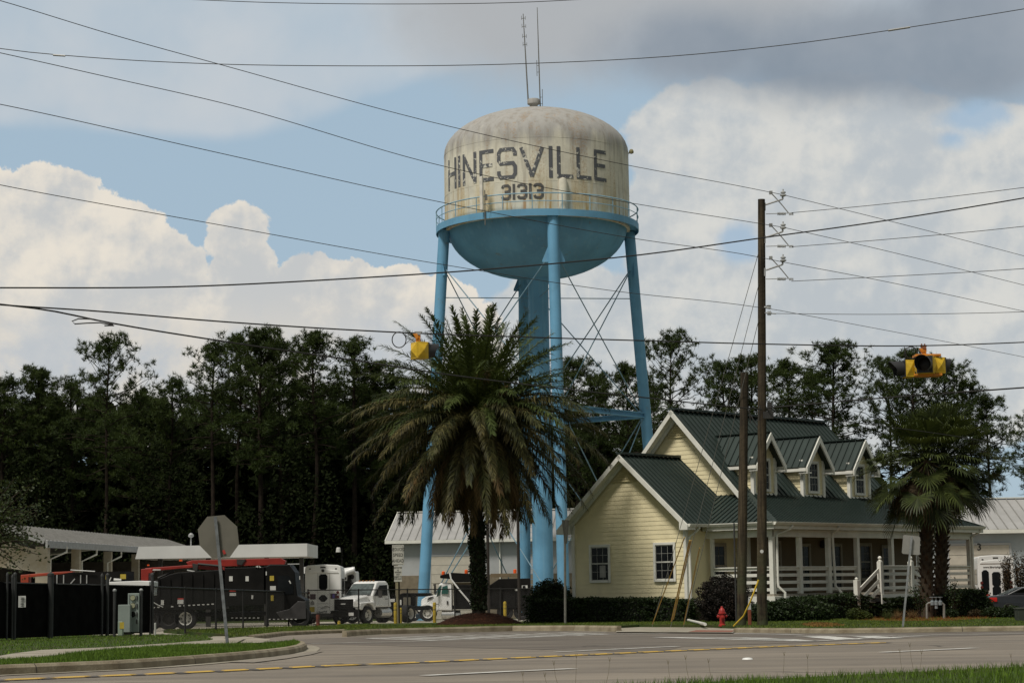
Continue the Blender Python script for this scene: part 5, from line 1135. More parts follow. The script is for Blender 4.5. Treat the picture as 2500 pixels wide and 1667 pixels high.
C8 = lambda x, y, Y=None: rel(1780 + x / 2.614, 440 + y / 2.614, Y)
top = D(1749, 458, YP) - P0
b = MB(); b.tube([Vector((0, 0, -.1)), Vector((0, 0, .8)), top * .5, top], [.165, .16, .135, .112], 16); b.build('pole', wood, UPo, smooth=True)
for dy, dd in ((0, 0), (207, 3), (416, 6)):
    b = MB(); a, c = C8(230 + dd, 158 + dy), C8(342, 122 + dy); b.tube([a, c], .026, 8); b.tube([C8(228, 145 + dy), C8(228, 195 + dy)], .03, 6); k = c; b.tube([k, k + Vector((0, 0, .1))], .03, 8)
    o = b.build('insulator_arm', hw, UPo, smooth=True); b = MB(); b.lathe([(.03, 0), (.10, .03), (.10, .06), (.04, .09), (.085, .12), (.085, .15), (.025, .18), (.025, .24)], 12, k + Vector((.02, 0, .08))); b.build('insulator', insul, o, smooth=True)
    b = MB(); y = 215 + dy; b.tube([C8(235, y), C8(405, y - 5)], .014, 6)
    for x in range(312, 362, 9): b.lathe([(.025, -.022), (.06, 0), (.025, .022)], 10, C8(x, y - 1), Matrix.Rotation(R(90), 3, 'Y'))
    for x in (385, 392, 400, 407): b.tube([C8(x, y - 6), C8(x, y + 9)], .016, 5)
    b.build('dead_end_insulator', insul, UPo)
    b = MB(); b.tube([C8(265, 80 + dy), C8(290, 105 + dy), C8(335, 155 + dy), C8(378, 208 + dy)], .018, 6); b.box(C8(266, 80 + dy), (.1, .1, .1)); b.build('jumper_lead', hw, UPo)
b = MB(); b.tube([C8(225, 812), C8(255, 806)], .035, 6); b.lathe([(.03, -.06), (.09, -.04), (.06, 0), (.09, .04), (.03, .06)], 10, C8(252, 808)); b.tube([C8(228, 846), C8(300, 852)], .02, 6)
for x in (248, 256, 264): b.lathe([(.03, -.03), (.085, 0), (.03, .03)], 10, C8(x, 848), Matrix.Rotation(R(90), 3, 'Y'))
b.build('neutral_bracket', insul, UPo)
b = MB(); c_ = C8(245, 1500); b.box(c_ + Vector((.02, -.1, 0)), (.3, .16, .22)); b.tube([c_ + Vector((-.25, -.16, .3)), c_ + Vector((-.3, -.18, -.15)), c_ + Vector((-.55, -.2, -.25)), c_ + Vector((-.6, -.2, .25))], .018, 6); b.box(rel(1766 * K, 935 * K) + Vector((0, -.12, .0)), (.12, .12, .3)); b.build('cable_bracket', dgrey, UPo)
b = MB(); b.lathe([(.002, 0), (.055, 0), (.055, .015)], 10, rel(1680 + 963 / 5.407, 1250 + 517 / 5.407) + Vector((0, -.17, 0)), Matrix.Rotation(R(90), 3, 'X')); b.build('pole_tag', stick, UPo)
P2 = G(1809.5, 1526, .115); t2 = D(1710, 856, P2.y) - P2
o = thing('utility_pole', 'shorter stub pole just left of the tall wired pole, wires strapped to it', 'utility pole', P2)
b = MB(); b.tube([Vector((0, 0, -.1)), t2 * .4, t2], [.155, .15, .125], 16); b.build('pole', wood, o, smooth=True)
b = MB(); b.tube([Vector((-.15, -.04, .1)), Vector((-.14, -.04, 3.2))], .028, 6); b.build('conduit', fpost, o)
b = MB(); c_ = t2 * .82; b.tube([c_ + Vector((.14, -.05, .2)), c_ + Vector((.3, -.1, -.1)), c_ + Vector((.42, -.1, -.35)), c_ + Vector((.55, -.1, -.3)), c_ + Vector((.5, -.1, 0))], .016, 6); b.build('cable_loop', dgrey, o)
# ---- wires
cable = M('black_cable', (.016, .015, .014), .6); alu = M('aged_wire', (.045, .043, .04), .55, metal=.2)
def wire(label, pts, Y0, Y1, r, mat=alu, name='overhead_wire', group=None, n=40, disp=True):
    p = np.array(pts, float) * (K if disp else 1)
    # smooth curve through the traced points, parameter = horizontal position
    ch = np.concatenate([[0], np.cumsum(np.hypot(np.diff(p[:, 0]), np.diff(p[:, 1])))]); s = np.linspace(0, ch[-1], n)
    def spl(v):
        m = np.gradient(v, ch); out = np.empty(n)
        for i, q_ in enumerate(s):
            k = min(len(ch) - 2, max(0, np.searchsorted(ch, q_, 'right') - 1)); h = ch[k + 1] - ch[k]; t = (q_ - ch[k]) / h
            out[i] = (2 * t**3 - 3 * t**2 + 1) * v[k] + (t**3 - 2 * t**2 + t) * h * m[k] + (-2 * t**3 + 3 * t**2) * v[k + 1] + (t**3 - t**2) * h * m[k + 1]
        return out
    X, Y = spl(p[:, 0]), spl(p[:, 1]); t = s / ch[-1]
    P = [at(x, y, 1 / ((1 - u) / Y0 + u / Y1)) for x, y, u in zip(X, Y, t)]
    for e, q_ in ((0, 1), (-1, -2)):     # carry on past the frame towards the next pole
        if not 0 <= p[e, 0] <= 2500 or p[e, 1] < 0:
            d = P[e] - P[q_]; d.z *= .3; x = P[e] + d.normalized() * 45
            if e: P.append(x)
            else: P.insert(0, x)
    b = MB(); b.tube(P, r, 5); o = b.build(name, mat); tag(o, label, 'wire', group); return o
YL = 46
wire('top wire sloping from the upper left corner down to the tall pole', [(-60, -15), (0, 2), (250, 78), (510, 150), (1000, 283), (1443, 380), (1700, 428), (1795, 447)], YL, YP, .010)
wire('second wire sloping from the left edge down to the tall pole', [(-60, 109), (0, 122), (250, 178), (510, 237), (1018, 382), (1440, 465), (1735, 512), (1797, 522)], YL, YP, .010)
wire('third wire sloping from the left edge down to the tall pole', [(-60, 228), (0, 240), (500, 351), (1000, 462), (1450, 547), (1740, 590), (1798, 602)], YL, YP, .010)
wire('fourth and lowest power wire from the left edge to the tall pole', [(-60, 413), (0, 425), (500, 516), (1000, 605), (1440, 672), (1700, 700), (1785, 712)], YL - 4, YP, .009)
wire('highest wire falling from the tall pole to the right edge', [(1795, 447), (2000, 497), (2352, 588), (2420, 606)], YP, 78, .010)
wire('second wire falling from the tall pole to the right edge', [(1797, 522), (2000, 568), (2352, 655), (2420, 672)], YP, 78, .010)
wire('third wire falling from the tall pole to the right edge', [(1798, 602), (2000, 640), (2352, 715), (2420, 730)], YP, 78, .010)
wire('lowest bare wire falling from the tall pole past the hanging beacon', [(1785, 712), (2000, 752), (2200, 790), (2352, 820), (2420, 834)], YP, 78, .009)
wire('thin wire rising right from the top dead end insulator', [(1818, 489), (2000, 472), (2352, 431), (2420, 422)], YP, 58, .010)
wire('thin wire rising right from the middle dead end insulator', [(1818, 567), (2000, 553), (2352, 520), (2420, 512)], YP, 58, .010)
wire('thin wire rising right from the lowest dead end insulator', [(1818, 646), (2000, 637), (2352, 617), (2420, 612)], YP, 58, .010)
wire('nearly level neutral wire running right from the tall pole', [(1782, 720), (2000, 722), (2200, 720), (2352, 716), (2420, 713)], YP, 58, .009)
wire('short wire crossing the sky along the very top edge', [(380, -3), (600, 6), (900, 10), (1200, 6), (1400, -4)], 40, 40, .008)
wire('single wire dipping across the sky through the tower antennas', [(-60, 102), (0, 112), (200, 132), (450, 146), (800, 152), (1200, 147), (1600, 125), (1850, 98), (2065, 67), (2200, 46), (2420, 10)], 37, 37, .008)
for px, py in ((135, 128), (2065, 67)):
    pass
b = MB(); b.tube([D(2040, 71, 36.95), D(2065, 67, 36.95), D(2090, 63.2, 36.95)], .02, 6); tag(b.build('wire_splice', hw), 'metal splice on the sky wire near the upper right', 'splice')
b = MB(); b.tube([D(122, 127, 36.9), D(135, 128, 36.9), D(150, 129, 36.9)], .018, 6); tag(b.build('wire_splice', hw), 'metal splice on the sky wire near the upper left', 'splice')
wire('thick twisted cable curving up from the left across the tank bowl', [(-60, 661), (0, 661), (400, 659), (800, 640), (1200, 612), (1500, 582), (1740, 548), (2000, 512), (2352, 455), (2420, 443)], 42, 52, .017, cable)
wire('span wire that both hanging signals hang from', [(-60, 695), (0, 700), (200, 713), (500, 738), (950, 765), (1200, 774), (1500, 783), (1750, 790), (2117, 794), (2352, 786), (2420, 783)], 41, 59, .017, cable)
wire('heavy cable falling from the left edge behind the left signal', [(-60, 692), (0, 699), (100, 711), (250, 741), (500, 782), (850, 833), (1000, 856), (1250, 888), (1500, 915), (1700, 936), (1750, 940)], 41, YP - .2, .019, cable)
wire('heavy cable rising right from the tall pole below the beacon', [(1760, 937), (1870, 927), (2000, 916), (2352, 890), (2420, 885)], YP - .2, 54, .022, cable)
wire('dark service cable dipping right from the tall pole past the palm', [(1760, 940), (1850, 955), (2000, 975), (2150, 995), (2352, 1027), (2420, 1038)], YP - .2, 70, .014, cable)
b = MB(); c0 = D(165, 740, 41.7); pts = [D(x, y, 41.7 + y / 4000) for x, y in ((260, 745), (215, 733), (180, 732), (165, 738), (172, 744), (200, 742), (230, 741), (262, 748), (240, 748))]; b.tube(pts, .014, 6); tag(b.build('cable_coil', cable), 'flat slack loop of cable lashed to the heavy left cable', 'cable loop')
guy = M('guy_steel', (.22, .22, .21), .5, metal=.3)
GA = [(1592, 1525), (1637, 1526), (1669, 1525)]
for (gxp, gyp), (tx, ty), lab, col in zip(GA, ((1743, 578), (1743, 652), (1743, 733)), ('guy wire from the highest attachment, leftmost yellow guard', 'middle guy wire in a thick orange yellow guard', 'guy wire from the lowest attachment with a short yellow guard'), (0, 1, 2)):
    a, t = G(gxp, gyp, .115), D(tx, ty, YP)
    o = thing('guy_wire', lab, 'guy wire', a); v = t - a; b = MB(); b.tube([Vector((0, 0, -.05)), v], .010, 5); b.build('steel_strand', guy, o)
    L = 2.7 if col < 2 else 2.2; st = .12 if col == 0 else .33 if col == 1 else .05; n = v.normalized(); b = MB()
    tgt = [at(1350 + x / 2.703, 980 + y / 2.703, YP - .5) - a for x, y in ((868, 895), (902, 915), (968, 965))][col]
    b.tube([n * 0 + tgt.normalized() * st, tgt], .024 if col == 1 else .018, 8); 
    if col == 1: b.tube([tgt.normalized() * .5 + Vector((.05, 0, 0)), tgt * 1.0 + Vector((.045, 0, 0))], .017, 6)
    b.build('guard', M('yellow_guard', (.42, .27, .035), .55, scale=3, col2=(.32, .17, .03)), o, smooth=True)
a, c = G(1680 + 600 / 5.407, 1250 + 1500 / 5.407, .115), at(1680 + 930 / 5.407, 1250 + 890 / 5.407, YP - .6)
b = MB(); m1 = at(1680 + 820 / 5.407, 1250 + 1180 / 5.407, YP - .6); b.tube([a, a.lerp(m1, .5) + Vector((.05, 0, -.06)), m1, m1.lerp(c, .5), c], .026, 8); tag(b.build('guy_guard', M('bright_yellow_guard', (.60, .40, .03), .5), smooth=True), 'bent bright yellow guy guard leaning between the two poles', 'guy guard')
# ---- hanging signals
sigy = M('signal_yellow', (0.62, 0.40, 0.025), 0.45, scale=5, var=.14); sigo = M('signal_orange_bracket', (0.55, 0.20, 0.02), .5, scale=5, var=.2); sigb = M('signal_visor_black', (.022, .022, .024), .5)
def head(parent, c, az, s=.34, d=.30, vis=.34):
    rot = Matrix.Rotation(az, 3, 'Z'); c = Vector(c); h = s / 2                           # faces local -y turned by az
    b = MB(); b.box(c, (s, d, s * 1.08), 0, rot); 
    for n, u in ((Vector((1, 0, 0)), Vector((0, 1, 0))), (Vector((-1, 0, 0)), Vector((0, 1, 0))), (Vector((0, 1, 0)), Vector((1, 0, 0)))):
        w_ = (d if abs(n.x) else s) / 2 * .86; e = (s if abs(n.x) else d) / 2; Z = Vector((0, 0, 1)) * s * .46
        b.add([c + rot @ (n * (e + .002) + u * a * w_ + Z * z) for a, z in ((-1, -1), (1, -1), (1, 1), (-1, 1))] + [c + rot @ (n * (e + .07))], [(0, 1, 4), (1, 2, 4), (2, 3, 4), (3, 0, 4)])
    o = b.build('signal_head', sigy, parent, bevel=.012)
    f = MB(); f.box(c + rot @ Vector((0, -d / 2 - .015, 0)), (s * .98, .03, s * 1.04), 0, rot); f.build('door', sigb, o)
    v = MB(); M3 = rot @ Matrix.Rotation(R(90), 3, 'X'); M3 = rot @ Matrix(((1, 0, 0), (0, 0, -1), (0, 1, 0)))
    ro, ri = s * .5, s * .48; n = 20
    ang = [R(-55) + R(290) * i / n for i in range(n + 1)]
    vs = []
    for i, t in enumerate(ang):
        k = vis * (.55 + .45 * max(0, math.sin(t)) ** .7) if True else vis
        for r_ in (ro, ri):
            for y in (-d / 2 - .03, -d / 2 - .03 - k): vs.append(c + rot @ Vector((r_ * math.cos(t), y, r_ * math.sin(t))))
    fs = []
    for i in range(n):
        a = i * 4; e = a + 4; fs += [(a, a + 1, e + 1, e), (a + 2, e + 2, e + 3, a + 3), (a + 1, a + 3, e + 3, e + 1)]
    v.add(vs, fs); v.build('visor', sigb, o, smooth=True)
    l = MB(); l.lathe([(.01, .035), (s * .3, .02), (s * .43, 0)], 18, c + rot @ Vector((0, -d / 2 - .028, 0)), rot @ Matrix(((1, 0, 0), (0, 0, -1), (0, 1, 0)))); l.build('lens', M('unlit_lens', (.010, .006, .005), .4, spec=.3), o)
    return o
Y = 45.2; S0 = D(962, 768, Y)
o = thing('traffic_signal', 'yellow single signal seen from behind, hanging in front of the date palm', 'traffic signal', S0)
C7 = lambda x, y: at(900 + x / 10.69, 780 + y / 10.69, Y) - S0
b = MB(); b.prism([(C7(1190, 0).x, C7(0, 335).z), (C7(1400, 0).x, C7(0, 335).z), (C7(1330, 0).x, C7(0, 430).z), (C7(1260, 0).x, C7(0, 420).z)], -.05, .05); b.build('hanger', hw, o)
b = MB(); b.beam(C7(1300, 400), C7(1290, 580), .1, .07); b.prism([(C7(1150, 0).x, C7(0, 390).z), (C7(1270, 0).x, C7(0, 390).z), (C7(1310, 0).x, C7(0, 500).z), (C7(1240, 0).x, C7(0, 550).z)], -.06, .06); b.each('bracket', sigo, o, bevel=.01)
head(o, C7(1330, 815) , R(118), s=.345, d=.28, vis=.28)
b = MB(); cx, cz = C7(795, 540).x, C7(0, 540).z; b.tube([(cx + .155 * math.cos(t), 0, cz + .175 * math.sin(t)) for t in [2 * math.pi * i / 28 for i in range(28)]], .013, 6, True); b.tube([C7(950, 650), C7(1080, 530), C7(1180, 505)], .007, 5); b.build('cable_coil', cable, o)
Y = 57.5; S1 = D(2117, 796, Y)
o = thing('traffic_signal', 'four sided yellow flashing beacon with black visors hanging at the right', 'traffic signal', S1)
C6 = lambda x, y, dy=0: at(2150 + x / 12.38, 820 + y / 12.38, Y) - S1 + Vector((0, dy, 0))
b = MB(); b.prism([(C6(1180, 0).x, C6(0, 300).z), (C6(1390, 0).x, C6(0, 300).z), (C6(1330, 0).x, C6(0, 420).z), (C6(1260, 0).x, C6(0, 420).z)], -.06, .06)
for x in (1240, 1330): b.lathe([(.03, 0), (.02, .06)], 6, C6(x, 300))
b.build('hanger', M('rusty_hanger', (.2, .08, .04), .7), o)
b = MB(); b.beam(C6(1320, 360), C6(1310, 590), .12, .08); b.prism([(C6(1140, 0).x, C6(0, 400).z), (C6(1270, 0).x, C6(0, 400).z), (C6(1330, 0).x, C6(0, 500).z), (C6(1220, 0).x, C6(0, 540).z)], -.05, .05); b.box(C6(1390, 610), (.72, .5, .07)); b.box(C6(1390, 1195), (.8, .45, .06)); b.each('bracket', sigo, o, bevel=.01)
head(o, C6(1290, 910, -.33), R(-22), s=.46, d=.30, vis=.46)
head(o, C6(830, 1000, .0), R(-84), s=.44, d=.26, vis=.40)
head(o, C6(1700, 905, .0), R(106), s=.42, d=.32, vis=.20)
head(o, C6(1400, 930, .42), R(170), s=.40, d=.28, vis=.26)
b = MB(); cx, cz = C6(905, 0).x, C6(0, 520).z; b.tube([(cx + .16 * math.cos(t), 0, cz + .17 * math.sin(t)) for t in [2 * math.pi * i / 24 for i in range(24)]], .017, 6, True); b.tube([C6(720, 330), C6(740, 420), C6(700, 600), C6(860, 760)], .012, 5); b.build('cable_coil', cable, o)
# ---- road signs
alum = M('bare_sign_back', (0.155, 0.145, 0.118), 0.55, scale=2, var=.08, metal=.15)
signw = M('sign_face_white', (0.50, 0.49, 0.43), .6, scale=3, var=.05)
def perf_post(a, t, w, parent, mat=steel): b = MB(); b.beam(a, t, w, w * .55, (0, 1, 0)); b.build('post', mat, parent)
B0 = G(523 * K, 1478 * K, .12); Y = B0.y; tp = D(494.5, 1186, Y) - B0
o = thing('stop_sign', 'leaning octagonal stop sign seen from its bare grey back', 'road sign', B0)
perf_post(Vector((0, 0, -.05)), tp, .062, o, M('grey_sign_post', (.15, .16, .165), .5, scale=8, var=.25))
pt = [D(x / 3.76 / K + 400 / K, y / 3.76 / K + 1250 / K, Y + .06) - B0 for x, y in ((398, 40), (555, 25), (672, 130), (690, 293), (605, 412), (440, 418), (330, 305), (312, 155))]
b = MB(); b.slab([pt[i] for i in range(8)][::-1], .006); b.build('plate', alum, o)
b = MB(); b.slab([p * .985 + (sum(pt, Vector()) / 8) * .015 + Vector((0, .012, 0)) for p in pt][::-1], .004); b.build('face', stickr, o)
b = MB(); b.slab([D(x / 3.76 / K + 400 / K, y / 3.76 / K + 1250 / K, Y + .045) - B0 for x, y in ((535, 350), (556, 343), (571, 378), (550, 388))], .004); b.build('sticker', stickr, o)
tr = Tr(103, 968, 820, 1230, 3.92, .1)
o = thing('speed_sign', 'white REDUCED SPEED AHEAD sign above a smaller notice on a wooden post', 'road sign', tr.o)
def plate(x0, y0, x1, y1, d, nm, mt): b = MB(); tr.rect(b, x0, y0, x1, y1, d, d + .01); return b.build(nm, mt, o, bevel=.004)
plate(541, 390, 650, 584, -.06, 'plate', signw); plate(558, 590, 632, 743, -.06, 'notice_plate', signw)
x0, z0 = tr(549, 576); x1, z1 = tr(642, 398); b = MB()
for a, c in (((x0, z0), (x1, z0)), ((x1, z0), (x1, z1)), ((x1, z1), (x0, z1)), ((x0, z1), (x0, z0))): b.tube([(a[0], -.062, a[1]), (c[0], -.062, c[1])], .006, 4)
b.build('border', dgrey, o)
for s_, y in (('REDUCED', 434), ('SPEED', 488), ('AHEAD', 543)): x, z = tr(596, y); t = text_mesh(s_, .235, dgrey, o, (x, -.066, z), (R(90), 0, 0), bold=.001); t.scale = (.78 if s_ != 'REDUCED' else .66, 1, 1)
for i, (s_, y) in enumerate((('RESTRICTED', 609), ('AS', 632), ('PARKING', 652), ('NOT', 674), ('SUBJECT TO', 696), ('TOW AWAY', 716))): x, z = tr(595, y); t = text_mesh(s_, .105, dgrey, o, (x, -.066, z), (R(90), 0, 0), bold=.002); t.scale = (.72, 1, 1)
b = MB(); a, c = tr(566, 1168), tr(566, 745); b.b2((tr(568, 0)[0], -.045, -.05), (tr(590, 0)[0], .05, tr(0, 400)[1])); b.build('post', M('sign_post_timber', (.24, .21, .13), .8, scale=5), o)
b = MB(); b.b2((tr(590, 0)[0], .06, -.05), (tr(604, 0)[0], .16, tr(0, 740)[1])); b.build('back_post', M('dark_timber', (.05, .04, .028), .8), o)
B0 = G(2080 + 668 / 5.407, 1250 + 1512 / 5.407, .115); Y = B0.y
C4 = lambda x, y, dy=0: at(2080 + x / 5.407, 1250 + y / 5.407, Y + dy) - B0
o = thing('road_sign', 'square road sign seen from its grey back on a leaning post before the porch', 'road sign', B0)
perf_post(Vector((0, 0, -.05)), C4(788, 318), .05, o, M('light_grey_post', (.24, .25, .25), .5, scale=8, var=.15))
b = MB(); b.slab([C4(x, y, .05) for x, y in ((690, 298), (885, 317), (900, 335), (893, 560), (870, 563), (672, 546), (658, 530), (676, 310))][::-1], .005); b.build('plate', M('pale_sign_back', (.27, .265, .24), .5, scale=3, var=.06), o)
Y = 84; B0 = gx(1380, Y, .115); o = thing('road_sign', 'tapering grey road sign seen edge on in front of the house hedge', 'road sign', B0)
tr = Tr(Y, 1380, 1000, 1200, 4.355, .115); x, z = tr(1652, 560); b = MB(); b.tube([(0, 0, -.05), (x, 0, z), (tr(1650, 330)[0], 0, tr(0, 330)[1])], .05, 8); b.build('post', M('weathered_grey_post', (.2, .19, .165), .6, scale=6), o, smooth=True)
zt_s, zb_s = tr(0, 325)[1], tr(0, 575)[1]; xc = tr(1650, 0)[0]; b = MB(); pa = [Vector((xc - .155, -.34, zt_s)), Vector((xc + .155, .34, zt_s)), Vector((xc + .05, .08, zb_s)), Vector((xc - .05, -.08, zb_s))]; b.slab(pa, .012); b.build('plate', M('grey_sign_edge', (.13, .125, .11), .6), o)
# ---- hydrant and markers
h0 = G(1763.5, 1525.8, .115); o = thing('fire_hydrant', 'red fire hydrant on the grass left of the two poles', 'fire hydrant', h0); o.scale = (.80, .80, .80)
hr = M('hydrant_red', (.33, .022, .018), .5, scale=5, var=.2, spec=.4)
b = MB(); b.lathe([(.15, -.03), (.15, .03), (.11, .05), (.105, .40), (.125, .42), (.125, .46), (.11, .48)], 18); b.build('barrel', hr, o, smooth=True)
b = MB(); b.lathe([(.16, .46), (.165, .49), (.13, .51), (.125, .56), (.10, .64), (.05, .69), (.045, .70), (.045, .75), (.01, .76)], 18); b.build('bonnet', hr, o, smooth=True)
b = MB()
for a in (R(0), R(180), R(-90)):
    M3 = Vector((math.cos(a), math.sin(a), 0)).to_track_quat('Z', 'Y').to_matrix(); b.lathe([(.07, .08), (.07, .15), (.085, .155), (.085, .20), (.03, .205), (.03, .235), (.005, .24)] if abs(a) < 3 and a < 0 else [(.055, .08), (.055, .15), (.066, .155), (.066, .19), (.02, .195), (.02, .22)], 12, (0, 0, .33 if a < 0 else .36), M3)
b.build('nozzle_cap', hr, o, smooth=True)
m0 = G(1680 + 815 / 5.407, 1525, .115); o = thing('marker_post', 'orange and white marker post tucked between the two poles', 'marker post', m0)
b = MB(); b.box((0, 0, .24), (.11, .06, .5)); b.build('sleeve', M('rust_orange', (.22, .06, .03), .7), o, bevel=.02); b = MB(); b.prism([(-.055, .49), (.055, .49), (.03, .82), (-.02, .86)], -.03, .03); b.build('tip', stick, o)
a, c = G(1680, 1516.5, .12), G(1722, 1527, .12); b = MB(); b.tube([a + Vector((0, 0, .06)), c + Vector((0, 0, .05))], .05, 10); tag(b.build('plastic_pipe', M('white_pvc', (.68, .67, .62), .4), smooth=True), 'white plastic pipe lying on the grass left of the hydrant', 'pipe')
# ---- bollards
bol = None
for px, pyt, pyb, Y, lab in ((820 + 571 / 3.92, 1230 + 940 / 3.92, 1527, 102, 'taller yellow bollard left of the speed sign post'), (820 + 618 / 3.92, 1230 + 990 / 3.92, 1526, 104, 'shorter yellow bollard right of the speed sign post'), (820 + 945 / 3.92, 1230 + 938 / 3.92, 1522, 104, 'yellow bollard in front of the dump truck front wheel'), (820 + 1620 / 3.92, 1230 + 930 / 3.92, 1502, 106, 'yellow bollard before the black dump body, right of the palm trunk'), (700 + 1003 / 7.84, 1350 + 1290 / 7.84, 1527.5, 103, 'small yellow bollard between the shuttle bus and the cab truck')):
    o = thing('bollard', lab, 'bollard', gx(px, Y, .1), 0, 'yellow steel bollards'); h = at(px, pyt, Y).z - o.location.z
    b = MB(); b.lathe([(.085, -.05), (.085, h - .06), (.07, h - .02), (.03, h)], 14); b.build('pipe', yellowp, o, smooth=True)
    b = MB(); b.lathe([(.088, h * .62), (.088, h * .68)], 14); b.lathe([(.088, h * .82), (.088, h * .86)], 14); b.each('band', M('worn_band', (.3, .23, .05), .7), o)
o = thing('rusty_post', 'rusty red steel post in front of the shuttle bus', 'post', gx(700 + 598 / 7.84, 99, .1)); b = MB(); h = at(776, 1350 + 1170 / 7.84, 99).z - o.location.z; b.tube([(0, 0, -.05), (0, 0, h)], .09, 12); b.build('pipe', M('rust_red', (.13, .035, .02), .8, scale=5, var=.3), o, smooth=True)
for px, pt_, Y, lab in ((1000 + 842 / 4.355, 1215, 112, 'taller dark steel post right of the date palm trunk'), (1000 + 1168 / 4.355, 1243, 112, 'dark steel post between the palm trunk and the tower riser')):
    o = thing('steel_post', lab, 'post', gx(px, Y, .1)); h = at(px, pt_, Y).z - o.location.z; b = MB(); b.tube([(0, 0, 0), (0, 0, h)], .085, 10); b.lathe([(.11, 0), (.11, .06), (.04, .1)], 10, (0, 0, h)); b.build('pipe', M('dark_brown_steel', (.022, .017, .013), .7), o)
o = thing('flood_lamp', 'small white flood lamp on a thin dark pole before the pines', 'lamp', gx(827, 150)); z = at(827, 1341, 150).z - o.location.z; b = MB(); b.tube([(.25, .1, 0), (.25, .1, z + .1), (.05, 0, z + .1)], .05, 6); b.build('pole', blackp, o); b = MB(); b.lathe([(.10, .16), (.15, .1), (.19, -.18), (.01, -.19)], 10, (0, 0, z)); b.build('lamp_shade', stick, o)
# ---- electrical cabinets and stakes on the left lawn
tealp = M('grey_green_enamel', (.235, .275, .25), .5, scale=2, var=.08)
C4l = lambda x, y, Y: at(x / 3.358, 1200 + y / 3.358, Y)
def cab3(name, label, x0, y0, x1, y1, Y, d, mat):
    a, c = C4l(x0, y1, Y), C4l(x1, y0, Y); o = thing(name, label, 'cabinet', Vector(((a.x + c.x) / 2, Y, a.z))); w, h = c.x - a.x, c.z - a.z
    b = MB(); b.box((0, d / 2, h / 2), (w, d, h)); b.build('case', mat, o, bevel=.012); return o, w, h
o, w, h = cab3('meter_cabinet', 'tall grey green meter cabinet with round meters by the screened fence', 1046, 830, 1142, 1150, 59.5, .3, tealp)
for i, y in enumerate((885, 950, 1020)):
    z = (C4l(0, y, 59.5).z - o.location.z); b = MB(); b.lathe([(.002, .05), (.07, .05), (.075, 0), (.085, -.0)], 14, (-.02, -.0, z), Matrix.Rotation(R(90), 3, 'X')); b.build('meter', glass if i == 2 else M('meter_glass', (.3, .3, .2), .2), o, smooth=True)
    b = MB(); b.box((.1, -.012, z), (.03, .03, .13)); b.build('switch', dgrey, o)
b = MB(); b.box((.1, -.012, C4l(0, 1080, 59.5).z - o.location.z), (.03, .03, .13)); b.build('switch', dgrey, o)
b = MB(); b.box((-.11, -.006, h / 2), (.01, .012, h * .94)); b.build('seam', dgrey, o)
cab3('electric_cabinet', 'lower plain grey green cabinet left of the meter cabinet', 966, 924, 1066, 1152, 59.2, .35, tealp)
o, w, h = cab3('pedestal_box', 'small pale green pedestal box at the foot of the cabinets', 965, 1062, 1004, 1178, 58, .2, M('pale_green_enamel', (.25, .31, .24), .5)); b = MB(); b.box((.05, -.004, h * .72), (.12, .008, .18)); b.build('decal', sticky, o)
for x, yt, lab in ((937, 806, 'grey capped pipe post left of the meter cabinet'), (1155, 803, 'grey capped pipe post right of the meter cabinet')):
    a = C4l(x, 1176, 59.6); h = C4l(x, yt, 59.6).z - a.z; o = thing('pipe_post', lab, 'post', a); b = MB(); b.tube([(0, 0, -.1), (0, 0, h)], .045, 10); b.build('pipe', fpost, o, smooth=True); b = MB(); b.lathe([(.055, h - .03), (.055, h + .01), (.02, h + .04)], 10); b.build('cap', steel, o)
a, c = G(740 / 3.358, 1200 + 1182 / 3.358, .12), None; c = at(668 / 3.358, 1200 + 990 / 3.358, a.y); o = thing('leaning_stake', 'tan stake with a white top leaning on the left lawn', 'stake', a); v = c - a; b = MB(); b.tube([v * -.03, v * .62], .022, 8); b.build('stake', M('tan_wood', (.26, .16, .06), .8), o); b = MB(); b.tube([v * .62, v], .026, 8); b.build('sleeve', stick, o)
a = G(1272 / 3.358, 1200 + 1176 / 3.358, .12); h = at(1272 / 3.358, 1200 + 1076 / 3.358, a.y).z - a.z; b = MB(); b.lathe([(.03, -.05), (.03, h), (.01, h + .01)], 10); o = b.build('marker_stub', M('grey_white_pvc', (.45, .45, .42), .5)); o.location = a; tag(o, 'short white plastic stub standing on the lawn below the black truck', 'marker post')
# ---- backflow pipe and green box on the right
Y = 79; C4r = lambda x, y: at(2080 + x / 5.407, 1250 + y / 5.407, Y); a = C4r(1000, 1400); o = thing('backflow_pipe', 'pale pipe frame with valves standing before the right palm trunks', 'pipe', a); b = MB(); b.tube([C4r(x, y) - a for x, y in ((990, 1420), (988, 1215), (1010, 1197), (1190, 1197), (1214, 1218), (1216, 1420))], .045, 8); b.build('pipe', M('dull_pipe', (.22, .215, .19), .55, metal=.2), o, smooth=True)
b = MB()
for x in (1060, 1110, 1165): p = C4r(x, 1195) - a; b.lathe([(.08, -.08), (.08, .06), (.03, .1), (.03, .2), (.10, .21), (.10, .23)], 10, p)
b.lathe([(.06, -.2), (.06, 0)], 8, C4r(1110, 1200) - a); b.build('valve', M('valve_blue_grey', (.2, .23, .24), .5), o)
Y = 66; a = at(2497, 1512, Y); o = thing('utility_box', 'dark green utility box at the right edge of the grass', 'cabinet', a); b = MB(); b.b2((-.14, 0, -.1), (.6, .5, .34)); b.build('case', M('dark_green_box', (.035, .042, .03), .6), o, bevel=.02); b = MB(); b.b2((-.16, -.02, .341), (.62, .52, .38)); b.build('lid', M('dark_lid', (.06, .065, .05), .6), o)
